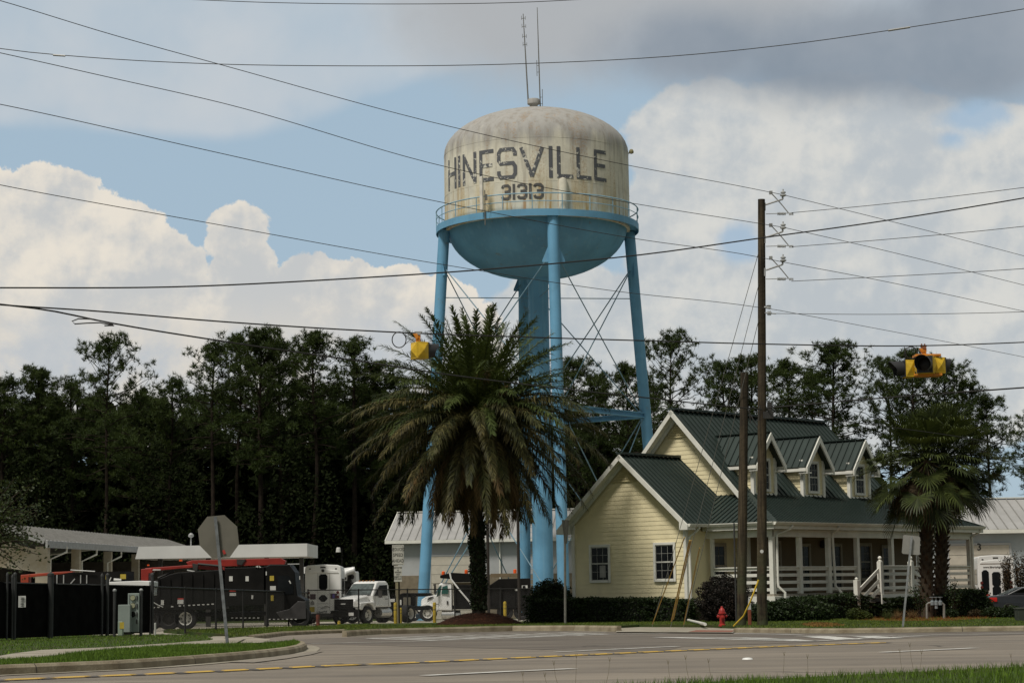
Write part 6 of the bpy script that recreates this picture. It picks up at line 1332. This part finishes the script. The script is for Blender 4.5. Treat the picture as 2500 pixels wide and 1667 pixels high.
# ------------------------------------------------------------------ vegetation
needle = M('pine_needles', (0.044, 0.068, 0.017), 0.6, scale=.25, col2=(0.030, 0.050, 0.014), island=.45, trans=.2, spec=.2)
bark = M('pine_bark', (0.038, 0.028, 0.021), 0.9, scale=2, col2=(0.018, 0.014, 0.011), bump=.5, spec=.1)
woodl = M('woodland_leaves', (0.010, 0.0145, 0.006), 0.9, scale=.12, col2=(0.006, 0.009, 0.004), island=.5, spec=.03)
hedge_m = M('hedge_leaves', (0.022, 0.040, 0.012), 0.55, scale=.8, col2=(0.012, 0.024, 0.007), island=.5, trans=.1, spec=.25)
purple_m = M('purple_shrub_leaves', (0.023, 0.017, 0.015), 0.6, scale=.8, col2=(0.013, 0.011, 0.009), island=.5, spec=.2)
shrub_m = M('bright_shrub_leaves', (0.060, 0.085, 0.020), 0.6, scale=1, col2=(0.035, 0.05, 0.014), island=.5, trans=.15, spec=.2)
red_sh = M('bronze_shrub_leaves', (0.055, 0.035, 0.018), 0.6, scale=1, col2=(0.03, 0.025, 0.012), island=.5, spec=.2)
def unit(n): v = rng.normal(size=(n, 3)); return v / np.linalg.norm(v, axis=1, keepdims=True)
def needles(C, n, l, w, up=.25):          # bursts of needle triangles around the centres C
    m = len(C); C = np.repeat(C, n, 0); d = unit(m * n); d[:, 2] += up; d /= np.linalg.norm(d, axis=1, keepdims=True)
    s = np.cross(d, unit(m * n)); s /= np.linalg.norm(s, axis=1, keepdims=True) + 1e-9; L = rng.uniform(.6, 1.1, (m * n, 1)) * l
    V = np.stack([C - s * w / 2, C + s * w / 2, C + d * L], 1); return V.reshape(-1, 3)
def leaves(C, l, w, flat=0.0):
    n = len(C); d = unit(n); s = np.cross(d, unit(n)); s /= np.linalg.norm(s, axis=1, keepdims=True) + 1e-9
    if flat: d[:, 2] *= 1 - flat; s[:, 2] *= 1 - flat
    L = rng.uniform(.6, 1.2, (n, 1)); a = d * l * L / 2; b = s * w * L / 2
    return np.stack([C - a, C + b, C + a, C - b], 1).reshape(-1, 3)
quad = lambda V: np.arange(len(V)).reshape(-1, 4)
tri = lambda V: np.arange(len(V)).reshape(-1, 3)
def pine(seed, H=26, start=.5, nb=46, spread=3.6, dens=1.0, top=1.0):
    global rng
    keep = rng; rng = np.random.default_rng(seed); r_ = random.Random(seed)
    tb = MB(); lean = [r_.uniform(-.02, .02), r_.uniform(-.02, .02)]
    tp = lambda z: Vector((lean[0] * z + .18 * math.sin(z * .35 + seed), lean[1] * z + .15 * math.sin(z * .27 + 2 * seed), z))
    zs = [H * i / 14 for i in range(15)]; tb.tube([tp(z) for z in zs], [.30 * (1 - .86 * z / H) + .02 for z in zs], 8)
    cen = []
    for i in range(nb):
        f = start + (1 - start) * (i + r_.random()) / nb; z = f * H * .985; g = (f - start) / (1 - start)
        L = spread * (.35 + 1.0 * math.sin(math.pi * min(1, .12 + .80 * g)) ** .8) * r_.uniform(.55, 1.1) * (1 - .55 * max(0, g - .75) / .25)
        az = i * 2.4 + r_.uniform(-.5, .5); e0 = R(r_.uniform(-12, 18) + 38 * g); p = tp(z); P = [p]; n = 6
        for k in range(n):
            e = e0 + R(10) * k / n * (1 if g > .4 else -1) + R(r_.uniform(-10, 10)); az += r_.uniform(-.16, .16); p = p + Vector((math.cos(az) * math.cos(e), math.sin(az) * math.cos(e), math.sin(e))) * (L / n); P.append(p)
        tb.tube(P, [.07 * (1 - .75 * k / n) * (1.2 - .6 * g) for k in range(n + 1)], 4, caps=False)
        dead = g < .16 and r_.random() < .55
        if dead: continue
        for k in range(2, n + 1):
            for s_ in range((1 if r_.random() < .8 else 0) if k < n else 2):
                q_ = P[k] + Vector((r_.gauss(0, .34), r_.gauss(0, .34), r_.gauss(.16, .2))) * (L / spread + .45); 
                if r_.random() < .4: tb.tube([P[k], q_], [.022, .012], 3, caps=False)
                for c in range(r_.randint(5, 8) if r_.random() < dens else 2): cen.append(q_ + Vector((r_.gauss(0, .25), r_.gauss(0, .25), r_.gauss(.08, .17))))
    V = needles(np.array(cen), 13, .50, .06, .5); rng = keep
    return tb, V
VAR = []
for i, kw in enumerate((dict(H=26, start=.52, nb=60, spread=3.3), dict(H=26, start=.60, nb=44, spread=3.0), dict(H=26, start=.62, nb=40, spread=2.9, dens=.8), dict(H=26, start=.45, nb=66, spread=3.7), dict(H=26, start=.38, nb=64, spread=3.9, dens=1.0), dict(H=26, start=.56, nb=52, spread=4.2))):
    tb, V = pine(40 + i, **kw); VAR.append((tb, V, []))
def plant_pine(px, pt, Y, v, wid, label, rz, disp=True, lean=(0, 0)):
    if disp: px, pt = px * K, (pt + 14) * K
    t = at(px, pt, Y); base = Vector((t.x, Y, gz(Y))); H = (t.z - base.z) / 26.0
    tb, V, cache = VAR[v]; o = thing('pine_tree', label, 'pine tree', base, rz, 'pines rising behind the buildings'); o.scale = (wid, wid, H); o.rotation_euler = (lean[0], lean[1], rz)
    if not cache:
        a = tb.build('trunk', bark, o); c = soup('crown', V, tri(V), needle, o); cache += [a.data, c.data]
    else: link('trunk', cache[0], None, o); link('crown', cache[1], None, o)
PN = [  # displayed column, top row, depth, variant, width, label
 (18, 868, 200, 3, 1.05, 'low dark pine crown at the far left edge of the treeline'), (95, 843, 203, 0, .95, 'round topped pine second from the left edge'),
 (165, 872, 206, 4, .9, 'low pine left of the tall lone pine on the left'), (245, 777, 196, 5, .84, 'tall lone pine with open branches and a long bare trunk on the left'),
 (322, 900, 207, 3, .95, 'low pine right of the tall lone pine'), (395, 868, 205, 4, .9, 'low pine before the dip in the left treeline'), (482, 786, 199, 2, .98, 'thin pine with sky showing around its bare trunk'),
 (545, 770, 205, 1, .95, 'slim pine just left of the broadest left pine'), (592, 753, 198, 0, 1.12, 'broadest and tallest pine of the left treeline'), (645, 782, 206, 3, .95, 'bushy pine just right of the broadest left pine'),
 (722, 764, 199, 1, 1.05, 'flat topped pine crossed by the heavy cable'), (805, 776, 203, 2, 1.15, 'tall thin pine left of the hanging signal'), (855, 830, 205, 0, .9, 'pine half hidden by the left tips of the date palm'), (905, 862, 206, 3, .85, 'low pine behind the date palm near the signal'),
 (1318, 818, 204, 0, .85, 'pine beside the front tower leg'), (1378, 858, 207, 3, .75, 'short pine between the tower legs'), (1432, 836, 203, 1, .9, 'slim pine just left of the right tower leg'), (1535, 770, 200, 5, .80, 'tall open pine just right of the right tower leg'),
 (1500, 880, 208, 4, .7, 'low pine against the right tower leg'), (1662, 826, 206, 0, .78, 'pine left of the stub pole'), (1728, 815, 207, 3, .95, 'broad pine behind the tall utility pole'), (1800, 828, 203, 1, 1.0, 'pine just right of the tall utility pole'),
 (1905, 784, 199, 0, 1.08, 'tallest pine of the right treeline above the house roof'), (1868, 850, 207, 2, .8, 'thin low pine left of the tallest right pine'), (2040, 826, 204, 5, .72, 'pine left of the hanging beacon'), (2095, 803, 199, 3, .95, 'bushy pine behind the hanging beacon'),
 (2165, 830, 203, 0, .9, 'pine right of the hanging beacon'), (2225, 872, 205, 4, .7, 'low pine above the right palms'), (2268, 905, 203, 2, .85, 'thin short pine right of the right palms'), (2335, 965, 190, 2, .62, 'small sparse pine near the right edge'), (2372, 935, 186, 1, .75, 'pine cut off by the right edge')]
for i, p in enumerate(PN): plant_pine(*p, rz=i * 1.31, lean=(0, R(7) if i == 29 else 0))
for i, (px, pt) in enumerate(((45, 925), (120, 910), (205, 905), (285, 925), (360, 915), (440, 905), (520, 900), (610, 900), (690, 880), (770, 880), (840, 885), (940, 900), (1290, 930), (1360, 960), (1450, 955))):
    plant_pine(px, pt, 222 + 3 * (i % 3), (4, 3, 0, 4)[i % 4], 1.05, 'dark background pine filling the shaded wood behind the front row of pines', i * 2.1)
# shaded wood behind the pines (one mass)
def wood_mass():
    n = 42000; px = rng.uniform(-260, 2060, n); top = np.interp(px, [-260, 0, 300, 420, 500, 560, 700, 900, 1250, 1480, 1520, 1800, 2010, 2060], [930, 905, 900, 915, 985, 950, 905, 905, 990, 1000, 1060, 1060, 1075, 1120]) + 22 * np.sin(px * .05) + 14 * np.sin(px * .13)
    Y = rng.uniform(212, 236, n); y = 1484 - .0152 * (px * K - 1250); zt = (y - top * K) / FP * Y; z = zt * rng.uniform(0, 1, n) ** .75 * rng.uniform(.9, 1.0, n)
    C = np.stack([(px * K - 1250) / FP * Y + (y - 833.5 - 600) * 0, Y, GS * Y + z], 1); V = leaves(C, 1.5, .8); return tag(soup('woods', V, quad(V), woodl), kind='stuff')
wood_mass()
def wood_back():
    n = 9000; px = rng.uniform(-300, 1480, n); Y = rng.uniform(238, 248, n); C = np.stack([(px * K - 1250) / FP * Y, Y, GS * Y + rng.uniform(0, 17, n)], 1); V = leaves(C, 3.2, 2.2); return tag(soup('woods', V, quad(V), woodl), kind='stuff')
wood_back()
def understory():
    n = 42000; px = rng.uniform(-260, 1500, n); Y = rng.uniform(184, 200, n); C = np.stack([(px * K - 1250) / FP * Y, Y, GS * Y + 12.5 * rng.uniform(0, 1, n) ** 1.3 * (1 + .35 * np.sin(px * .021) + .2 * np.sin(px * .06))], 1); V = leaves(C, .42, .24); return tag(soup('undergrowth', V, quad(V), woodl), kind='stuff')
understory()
# hedges and shrubs
def blob_points(n, shape, c, r, noise=.12):
    c, r = np.array(c, float), np.array(r, float)
    if shape == 'box':
        p = rng.uniform(-1, 1, (n, 3)); f = rng.integers(0, 5, n); ax = np.array([0, 0, 1, 1, 2])[f]; sg = np.array([-1, 1, -1, 1, 1])[f]; ar = rng.random(n) < .8
        p[np.arange(n)[ar], ax[ar]] = sg[ar] * rng.uniform(.82, 1.03, ar.sum())
        q_ = np.sign(p) * np.abs(p); rad = np.linalg.norm(np.maximum(np.abs(p) - .72, 0), axis=1); p = p * np.where(rad > .34, .34 / np.maximum(rad, .34) * .08 + .92, 1)[:, None]
    else:
        p = unit(n) * (rng.uniform(0, 1, (n, 1)) ** .22)
    k = 1 + noise * (np.sin(p[:, :1] * 9 + 3) * np.sin(p[:, 1:2] * 8 + 1) + .6 * np.sin(p[:, 2:] * 14 + p[:, :1] * 11))
    return c + p * k * r
def hedge(label, parts, mat, loc, rz=0, leaf=.075, name='hedge', cat='hedge', core=True, group=None, part='leaves'):
    o = thing(name, label, cat, loc, rz, group); C = [blob_points(int(n), s, c, r) for s, c, r, n in parts]; C = np.concatenate(C); C = C[C[:, 2] > -.05]
    V = leaves(C, leaf * 1.4, leaf * .8); soup(part, V, quad(V), mat, o)
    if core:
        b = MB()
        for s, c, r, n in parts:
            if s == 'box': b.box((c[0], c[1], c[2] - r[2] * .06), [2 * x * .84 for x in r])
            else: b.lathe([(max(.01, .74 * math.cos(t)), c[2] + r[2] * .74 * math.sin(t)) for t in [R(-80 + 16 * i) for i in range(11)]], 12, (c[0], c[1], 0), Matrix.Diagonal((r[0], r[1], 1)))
        b.build('stems', M('hedge_core', (.008, .009, .005), .95), o)  # opaque dark core added inside the leaves to block light
    return o
Hw = lambda u, v, z=0: HL + Vector((u * math.cos(YAW) - v * math.sin(YAW), u * math.sin(YAW) + v * math.cos(YAW), z))
hedge('long clipped dark hedge below the two gable windows', [('box', (0, 0, .48), (.6, 2.0, .56), 16000), ('box', (0, 3.3, .5), (.62, 1.6, .56), 13000), ('box', (.1, -2.6, .46), (.5, .9, .52), 6000)], hedge_m, Hw(gl - 1.35, 6.2, .02), YAW)
hedge('taller rounded hedge at the left corner of the house', [('sph', (0, 0, .9), (.9, 1.0, 1.0), 14000), ('box', (0, 0, .5), (.7, .9, .7), 6000)], hedge_m, Hw(gl - .2, 11.4, .02), YAW)
hedge('round purple leaved shrub by the side porch behind the hydrant', [('sph', (0, 0, .85), (1.05, .95, .98), 17000), ('sph', (.15, 0, .5), (1.0, .95, .7), 8000)], purple_m, gx(1768, 82, .1), 0, .06, 'shrub', 'shrub')
hedge('dark hedge along the front porch skirt', [('box', (0, 0, .5), (2.2, .45, .52), 15000), ('sph', (1.2, .1, .75), (1.2, .5, .42), 5000)], hedge_m, Hw(3.0, -.75, .02), YAW)
hedge('lower rounded hedge in front of the porch hedge', [('sph', (0, 0, .35), (1.5, .7, .55), 11000), ('sph', (-1.1, 0, .28), (.9, .6, .45), 6000)], hedge_m, gx(1945, 79, .1), R(8))
hedge('dark hedge below the entrance landing', [('box', (0, 0, .42), (2.0, .45, .46), 13000)], hedge_m, Hw(8.0, -1.85, .02), YAW)
hedge('small dark hedge left of the landing stairs', [('box', (0, 0, .3), (.9, .5, .35), 6000)], hedge_m, Hw(6.6, -.6, .0), YAW)
hedge('square clipped hedge right of the palm trunks', [('box', (0, 0, .4), (.5, .5, .5), 6000)], hedge_m, gx(2330, 86, .1), .3)
hedge('long dark hedge behind the palms along the far porch end', [('box', (0, 0, .55), (1.0, .6, .6), 9000), ('sph', (.8, 0, .45), (.7, .6, .5), 5000)], hedge_m, gx(2350, 92, .1), .4)
hedge('low hedge between the pole and the porch', [('sph', (0, 0, .3), (.6, .5, .5), 6000)], hedge_m, gx(1868, 80, .1))
def small(label, px, Y, h, w, mat, name='shrub', cat='shrub', n=1500, leaf=.06):
    hedge(label, [('sph', (0, 0, h * .5), (w, w * .8, h * .55), n)], mat, gx(px, Y, .1), rng.uniform(0, 3), leaf, name, cat, core=False)
small('small yellow green shrub at the foot of the stair post', 2090, 80, .45, .38, shrub_m); small('small green shrub with pale tips right of the stair post', 2112, 80, .3, .3, shrub_m)
small('little reddish shrub in the mulch below the right palms', 2384, 82, .32, .32, red_sh); small('leafy low shrub near the parked dark car', 2428, 80, .42, .5, hedge_m, n=2600); small('leafy shrub left of the green utility box', 2468, 79, .45, .45, hedge_m, n=2600); small('dark weedy shrub right of the palm base', 2322, 82, .35, .3, hedge_m)
def upright(label, px, Y, h, w, mat, n=900):
    o = thing('shrub', label, 'shrub', gx(px, Y, .1)); b = MB(); C = []
    for k in range(7):
        a = k * 2.4; t = Vector((math.cos(a) * w * rng.uniform(.3, 1), math.sin(a) * w * .6, h * rng.uniform(.6, 1))); P = [Vector((0, 0, 0)), t * .5 + Vector((0, 0, .1)), t]; b.tube(P, [.025, .016, .006], 4)
        for j in range(n // 7): f = rng.uniform(.35, 1.02); C.append(t * f + Vector(rng.normal(0, .09, 3)))
    b.build('stems', bark, o); V = leaves(np.array(C), .10, .06); soup('leaves', V, quad(V), mat, o)
upright('thin upright dark shrub in front of the right shuttle bus', 2462, 106, 2.9, .35, red_sh, 1300); upright('taller reddish shrub cut by the right edge', 2492, 107, 3.1, .4, red_sh, 1800); upright('wispy weed with bare stems beside the left palm trunk', 2245, 83, 1.3, .35, hedge_m, 400); upright('wispy weed beside the right palm trunk', 2330, 83, 1.6, .25, hedge_m, 400)
# tufts of ornamental grass
for px, lab in ((2167, 'spiky green grass tuft in the mulch left of the leaning sign'), (2190, 'dry grass tuft just left of the leaning sign post'), (2225, 'dry grass tuft between the sign post and the palms')):
    o = thing('grass_tuft', lab, 'plant', gx(px, 80, .1)); V = needles(np.zeros((9, 3)) + rng.normal(0, .05, (9, 3)) * [1, 1, 0], 26, .48, .014, 1.0); V[:, 2] = np.abs(V[:, 2]); soup('leaf_blades', V, tri(V), shrub_m if px == 2167 else M('dry_straw', (.16, .10, .04), .8, island=.4), o)
mulch = M('red_mulch', (0.042, 0.018, 0.011), 0.95, scale=3, col2=(0.028, 0.015, 0.009), bump=.8, bscale=30, spec=.1)
straw = M('pine_straw', (0.17, 0.062, 0.022), 0.95, scale=3, col2=(0.12, 0.05, 0.02), island=.5, spec=.1)
MBED = [gp(p, 0.123) for p in Gs([(2078, 1512), (2100, 1500), (2300, 1494), (2440, 1490), (2500, 1489), (2500, 1494), (2440, 1507), (2320, 1514), (2180, 1515)], .12)]
b = MB(); b.poly(MBED); tag(b.build('mulch_bed', straw), kind='structure'); 
g = grass(MBED, 7000, .13, .02, .125, straw); g.name = 'pine_straw'
dry = Gs([(1955, 1524), (1990, 1520), (2040, 1522), (2062, 1526), (2030, 1529), (1980, 1529)], .12); g = grass(dry, 2500, .085, .03, .12, M('dead_grass', (.20, .11, .03), .9, island=.4)); g.name = 'dead_grass'
# ------------------------------------------------------------------ date palm
YPm = 86.0; PB = gx(1170, YPm, .1); PC = D(1096, 960, YPm) - PB
mm = MB(); n = 26; pr = [(2.0, -.15), (1.75, .08), (1.3, .26), (.8, .40), (.3, .47), (.01, .48)]
mm.lathe(pr, n); o = mm.build('mulch_mound', mulch, smooth=True); o.location = PB; tag(o, kind='structure'); o.scale = (1.0, .7, 1)
V = needles(np.stack([rng.normal(0, .75, 1500), rng.normal(0, .5, 1500), np.zeros(1500)], 1), 2, .2, .03, .1); r2 = np.hypot(V[:, 0] / 1.0, V[:, 1] / .7); V[:, 2] = np.interp(r2, [0, .3, .8, 1.3, 1.75, 2.0], [.48, .47, .40, .26, .08, -.1]) + np.abs(V[:, 2]) * .3 + .01
tag(soup('mulch', V + np.array(PB), tri(V), M('mulch_chips', (.062, .024, .013), .95, island=.5)), kind='stuff')
DP = thing('date_palm', 'large date palm with long arching fronds and an ivy clad trunk, centre of the scene', 'palm tree', PB)
frond_g = M('palm_frond_green', (0.062, 0.086, 0.026), 0.5, scale=.5, col2=(0.050, 0.074, 0.024), island=.5, trans=.15, spec=.2)
frond_o = M('palm_frond_olive', (0.080, 0.070, 0.030), 0.6, scale=.45, col2=(0.040, 0.047, 0.018), island=.65, trans=.1, spec=.18)
frond_d = M('palm_frond_dry', (0.17, 0.115, 0.055), 0.7, scale=.6, col2=(0.085, 0.06, 0.03), island=.4, spec=.15)
def frond(az, e0, L, bend, nl=112, ll=.5, lw=.04, droop=.25, r_=random):
    t = np.linspace(0, 1, 15); e = e0 - bend * t ** 1.25; azs = az + r_.uniform(-.18, .18) * t
    st = np.stack([np.cos(azs) * np.cos(e), np.sin(azs) * np.cos(e), np.sin(e)], 1) * (L / 14); P = np.concatenate([[[0, 0, 0]], np.cumsum(st, 0)[:-1]]); P[:, :2] += np.array([math.cos(az), math.sin(az)]) * .18
    s = np.repeat(np.linspace(.10, .995, nl), 2); side = np.tile([-1, 1], nl); idx = s * 14; i0 = np.minimum(idx.astype(int), 13); f = (idx - i0)[:, None]
    B = P[i0] * (1 - f) + P[i0 + 1] * f; T = st[i0] / (L / 14); lat = np.stack([-np.sin(azs[i0]), np.cos(azs[i0]), 0 * s], 1) * side[:, None]; U = np.cross(T, lat) * side[:, None]; U = np.where(U[:, 2:] < 0, -U, U)
    fw = (.45 + .55 * s)[:, None]; psi = rng.uniform(-.75, 1.0, len(s))[:, None]; d = T * fw * 1.0 + (lat * np.cos(psi) + U * np.sin(psi)) * (1.05 - .40 * s)[:, None]; d += rng.normal(0, .10, d.shape); d /= np.linalg.norm(d, axis=1, keepdims=True)
    l = (ll * (np.sin(np.pi * np.clip(.13 + .80 * s, 0, 1)) ** .6) * rng.uniform(.8, 1.12, len(s)))[:, None]
    w = np.cross(d, U); w /= np.linalg.norm(w, axis=1, keepdims=True); w = w * lw / 2; g = np.array([0, 0, -1.0])
    m = B + d * l * .55 + g * l * droop * .18; tip = B + d * l + g * l * droop
    V = np.stack([B - w * .7, B + w * .7, m + w, m - w, tip], 1); k = np.arange(len(s))[:, None] * 5; F = np.concatenate([k + [0, 1, 2], k + [0, 2, 3], k + [3, 2, 4]])
    return P, V.reshape(-1, 3), F
def frond_set(name, specs, mat, parent, off, **kw):
    Vs, Fs, n = [], [], 0; rb = MB()
    for az, e0, L, bend in specs:
        P, V, F = frond(az, e0, L, bend, **kw); Vs.append(V + np.array(off)); Fs.append(F + n); n += len(V); rb.tube([Vector(p) + off for p in P], [.05 * (1 - .9 * i / 14) + .004 for i in range(15)], 4)
    o = soup(name, np.concatenate(Vs), np.concatenate(Fs), mat, parent); rb.build('rachis', mat, o); return o
U_ = random.uniform
frond_set('crown', [(i * 2.4, R(88 - 1.3 * i + U_(-4, 4)), U_(4.2, 5.0) if i < 16 else U_(4.5, 5.6), R(12 + .95 * i + U_(-4, 8))) for i in range(62)] + [(i * 2.4 + 1.1, R(72 - 1.5 * i), U_(3.9, 5.2), R(24 + .7 * i)) for i in range(34)], frond_g, DP, PC, ll=.56)
frond_set('lower_fronds', [(i * 2.4 + .7, R(30 - .85 * i + U_(-5, 5)), U_(5.2, 6.3), R(59 + U_(-10, 10) - .3 * i)) for i in range(84)], frond_o, DP, PC, ll=.5, droop=.5)
frond_set('dry_fronds', [(i * 2.4 + .2, R(-26 - 1.3 * i), U_(3.6, 5.0), R(34 + U_(-6, 6))) for i in range(30)], frond_d, DP, PC - Vector((0, 0, .25)), ll=.46, droop=.6)
b = MB(); tz = PC.z; tx = PC.x
b.tube([Vector((-.02, 0, .1)), Vector((.0, 0, 1.0)), Vector((0, 0, 2.0)), Vector((-.06, 0, 3.2)), Vector((tx * .35, 0, 4.3)), Vector((tx * .8, 0, tz * .82)), PC], [.32, .26, .24, .24, .20, .28, .22], 14)
for i in range(120):
    z = .5 + 4.9 * i / 120; a = i * 2.4; r_ = .27; x0 = np.interp(z, [0, 2, 3.2, 4.3, tz], [0, 0, -.06, tx * .35, tx]); e = Vector((math.cos(a), math.sin(a), 0)); tn = Vector((-e.y, e.x, 0)); p = Vector((x0, 0, z)) + e * (r_ - .04)
    b.add([p - tn * .08, p + tn * .08, p + e * .13 + Vector((0, 0, .2)) + tn * .03, p + e * .13 + Vector((0, 0, .2)) - tn * .03, p + Vector((0, 0, .16))], [(0, 1, 2, 3), (0, 3, 4), (1, 4, 2), (2, 4, 3)])
b.build('trunk', M('palm_trunk_fibre', (.055, .040, .027), .9, scale=6, col2=(.028, .021, .015), bump=.5), DP)
n = 5200; z = rng.uniform(.6, 4.3, n); a = rng.uniform(0, 2 * np.pi, n); x0 = np.interp(z, [0, 2, 3.2, 4.3], [0, 0, -.06, tx * .35]); r_ = rng.uniform(.22, .36, n) * (1 + .12 * np.sin(z * 5 + a)); V = leaves(np.stack([x0 + r_ * np.cos(a), r_ * np.sin(a), z], 1), .11, .08); soup('ivy', V, quad(V), M('ivy_leaves', (.022, .034, .012), .5, island=.4, spec=.3), DP)
C = np.array(PC) + np.concatenate([rng.normal(0, .16, (26, 3)) + c for c in ((-.1, -.9, .15), (.15, -1.0, -.1), (1.1, -1.1, .9), (.3, -1.3, 1.7))]); V = needles(C, 14, .42, .02, -.5); soup('seed_stalks', V, tri(V), frond_d, DP)
# ------------------------------------------------------------------ cabbage palms on the right
fan_g = M('fan_leaf_green', (0.052, 0.070, 0.020), 0.5, scale=.6, col2=(0.028, 0.041, 0.013), island=.5, trans=.15, spec=.22); fan_d = M('fan_leaf_dead', (0.085, 0.058, 0.030), 0.75, scale=.8, island=.4)
def fan(az, e, pet, rad, nseg=38, droop=.45, fold=.35):
    T = np.array([math.cos(az) * math.cos(e), math.sin(az) * math.cos(e), math.sin(e)]); lat = np.array([-math.sin(az), math.cos(az), 0]); U = np.cross(T, lat); U = -U if U[2] < 0 else U
    hub = T * pet + np.array([0, 0, -.10 * pet * pet]); e2 = e - .28 if e < .7 else e - .05; T2 = np.array([math.cos(az) * math.cos(e2), math.sin(az) * math.cos(e2), math.sin(e2)]); U2 = np.cross(T2, lat); U2 = -U2 if U2[2] < 0 else U2
    a = np.linspace(-2.1, 2.1, nseg); L = rad * (1 - .22 * np.abs(a) / 2.1) * rng.uniform(.85, 1.1, nseg)
    d = np.cos(a)[:, None] * T2 + np.sin(a)[:, None] * lat + (U2 * fold * np.abs(np.sin(a))[:, None]); d /= np.linalg.norm(d, axis=1, keepdims=True)
    w = np.cross(d, U2); w /= np.linalg.norm(w, axis=1, keepdims=True); g = np.array([0, 0, -1.0]); L = L[:, None]
    m = hub + d * L * .5 + g * L * .06; q_ = hub + d * L * .78 + g * L * droop * .45; tip = hub + d * L * .92 + g * L * droop * rng.uniform(.8, 1.3, (nseg, 1)); k = np.arange(nseg)[:, None] * 6
    V = np.stack([hub + 0 * m, m - w * .034, m + w * .034, q_ - w * .026, q_ + w * .026, tip], 1); F = np.concatenate([k + [0, 2, 1], k + [1, 2, 4], k + [1, 4, 3], k + [3, 4, 5]])
    return hub, V.reshape(-1, 3), F
def cabbage(label, pxb, pxt, pyt, Y, seed, lat_r):
    random.seed(seed); B0 = gx(pxb, Y, .1); top = at(pxt, pyt, Y) - B0; o = thing('cabbage_palm', label, 'palm tree', B0, 0, 'pair of cabbage palms by the porch')
    b = MB(); b.tube([Vector((0, 0, -.05)), top * .5, top], [.26, .24, .22], 12)
    nb = int(top.z / .045)
    for i in range(nb):
        z = .15 + (top.z - .1) * i / nb; a = i * 2.4; e = Vector((math.cos(a), math.sin(a), 0)); tn = Vector((-e.y, e.x, 0)); p = top * (z / top.z) + e * .22; ln = U_(.12, .2)
        b.add([p - tn * .075, p + tn * .075, p + e * ln + Vector((0, 0, .24)) + tn * .025, p + e * ln + Vector((0, 0, .24)) - tn * .025, p + e * .02 + Vector((0, 0, .2))], [(0, 1, 2, 3), (0, 3, 4), (1, 4, 2), (2, 4, 3)])
    b.build('trunk', M('boot_trunk', (.055, .040, .026), .85, scale=5, col2=(.03, .022, .015), island=.5), o)
    for nm, mat, sp in (('crown', fan_g, [(i * 2.4 + seed, R(88 - 1.72 * i + U_(-14, 14)), U_(1.4, 2.35) * lat_r, U_(.85, 1.25)) for i in range(84)]), ('dead_leaves', fan_d, [(i * 2.4 + seed + .4, R(-28 - 1.9 * i), U_(1.0, 1.6), U_(.8, 1.05)) for i in range(13)])):
        Vs, Fs, n = [], [], 0; pb = MB()
        for az, e, pet, rad in sp:
            h, V, F = fan(az, e, pet, rad, droop=U_(.12, .42) if nm == 'crown' else .9, nseg=30); Vs.append(V + np.array(top)); Fs.append(F + n); n += len(V); hv = Vector(h); pb.tube([top, top + hv * .5 + Vector((0, 0, .08)), top + hv], [.03, .02, .012], 4)
        c = soup(nm, np.concatenate(Vs), np.concatenate(Fs), mat, o); pb.build('petiole', mat, c)
cabbage('front left cabbage palm of the pair, trunk rough with old leaf bases', 2263, 2262, 1126, 85, 3, 1.0)
cabbage('right hand cabbage palm of the pair, leaning close to its twin', 2296, 2303, 1118, 86.5, 7, .95)
# ------------------------------------------------------------------ broadleaf tree reaching in at the left edge
o = thing('broadleaf_tree', 'leafy green tree reaching in from the left edge above the screened fence', 'tree', gx(-45, 72, .1)); r_ = random.Random(4); b = MB(); C = []
trk = [Vector((0, 0, 0)), Vector((.05, 0, 1.6)), Vector((.1, 0, 2.8)), Vector((.2, 0, 4.0))]; b.tube(trk, [.16, .13, .1, .05], 10)
for i in range(70):
    p = trk[2].lerp(trk[3], r_.random()); a = i * 2.4; e = R(r_.uniform(-18, 60)); L = r_.uniform(1.2, 2.9) * (1 if e < .6 else .6); d = Vector((math.cos(a) * math.cos(e), math.sin(a) * math.cos(e), math.sin(e))); q_ = p + d * L; b.tube([p, p.lerp(q_, .5) + Vector((0, 0, .12)), q_], [.035, .02, .008], 4, caps=False)
    for k in range(62): C.append(p.lerp(q_, r_.uniform(.35, 1.05)) + Vector((r_.gauss(0, .2), r_.gauss(0, .2), r_.gauss(0, .16))))
b.build('trunk', bark, o); V = leaves(np.array(C), .15, .085, .25); soup('crown', V, quad(V), M('broadleaf_green', (.040, .060, .018), .5, scale=.8, col2=(.022, .036, .012), island=.45, trans=.2, spec=.3), o)
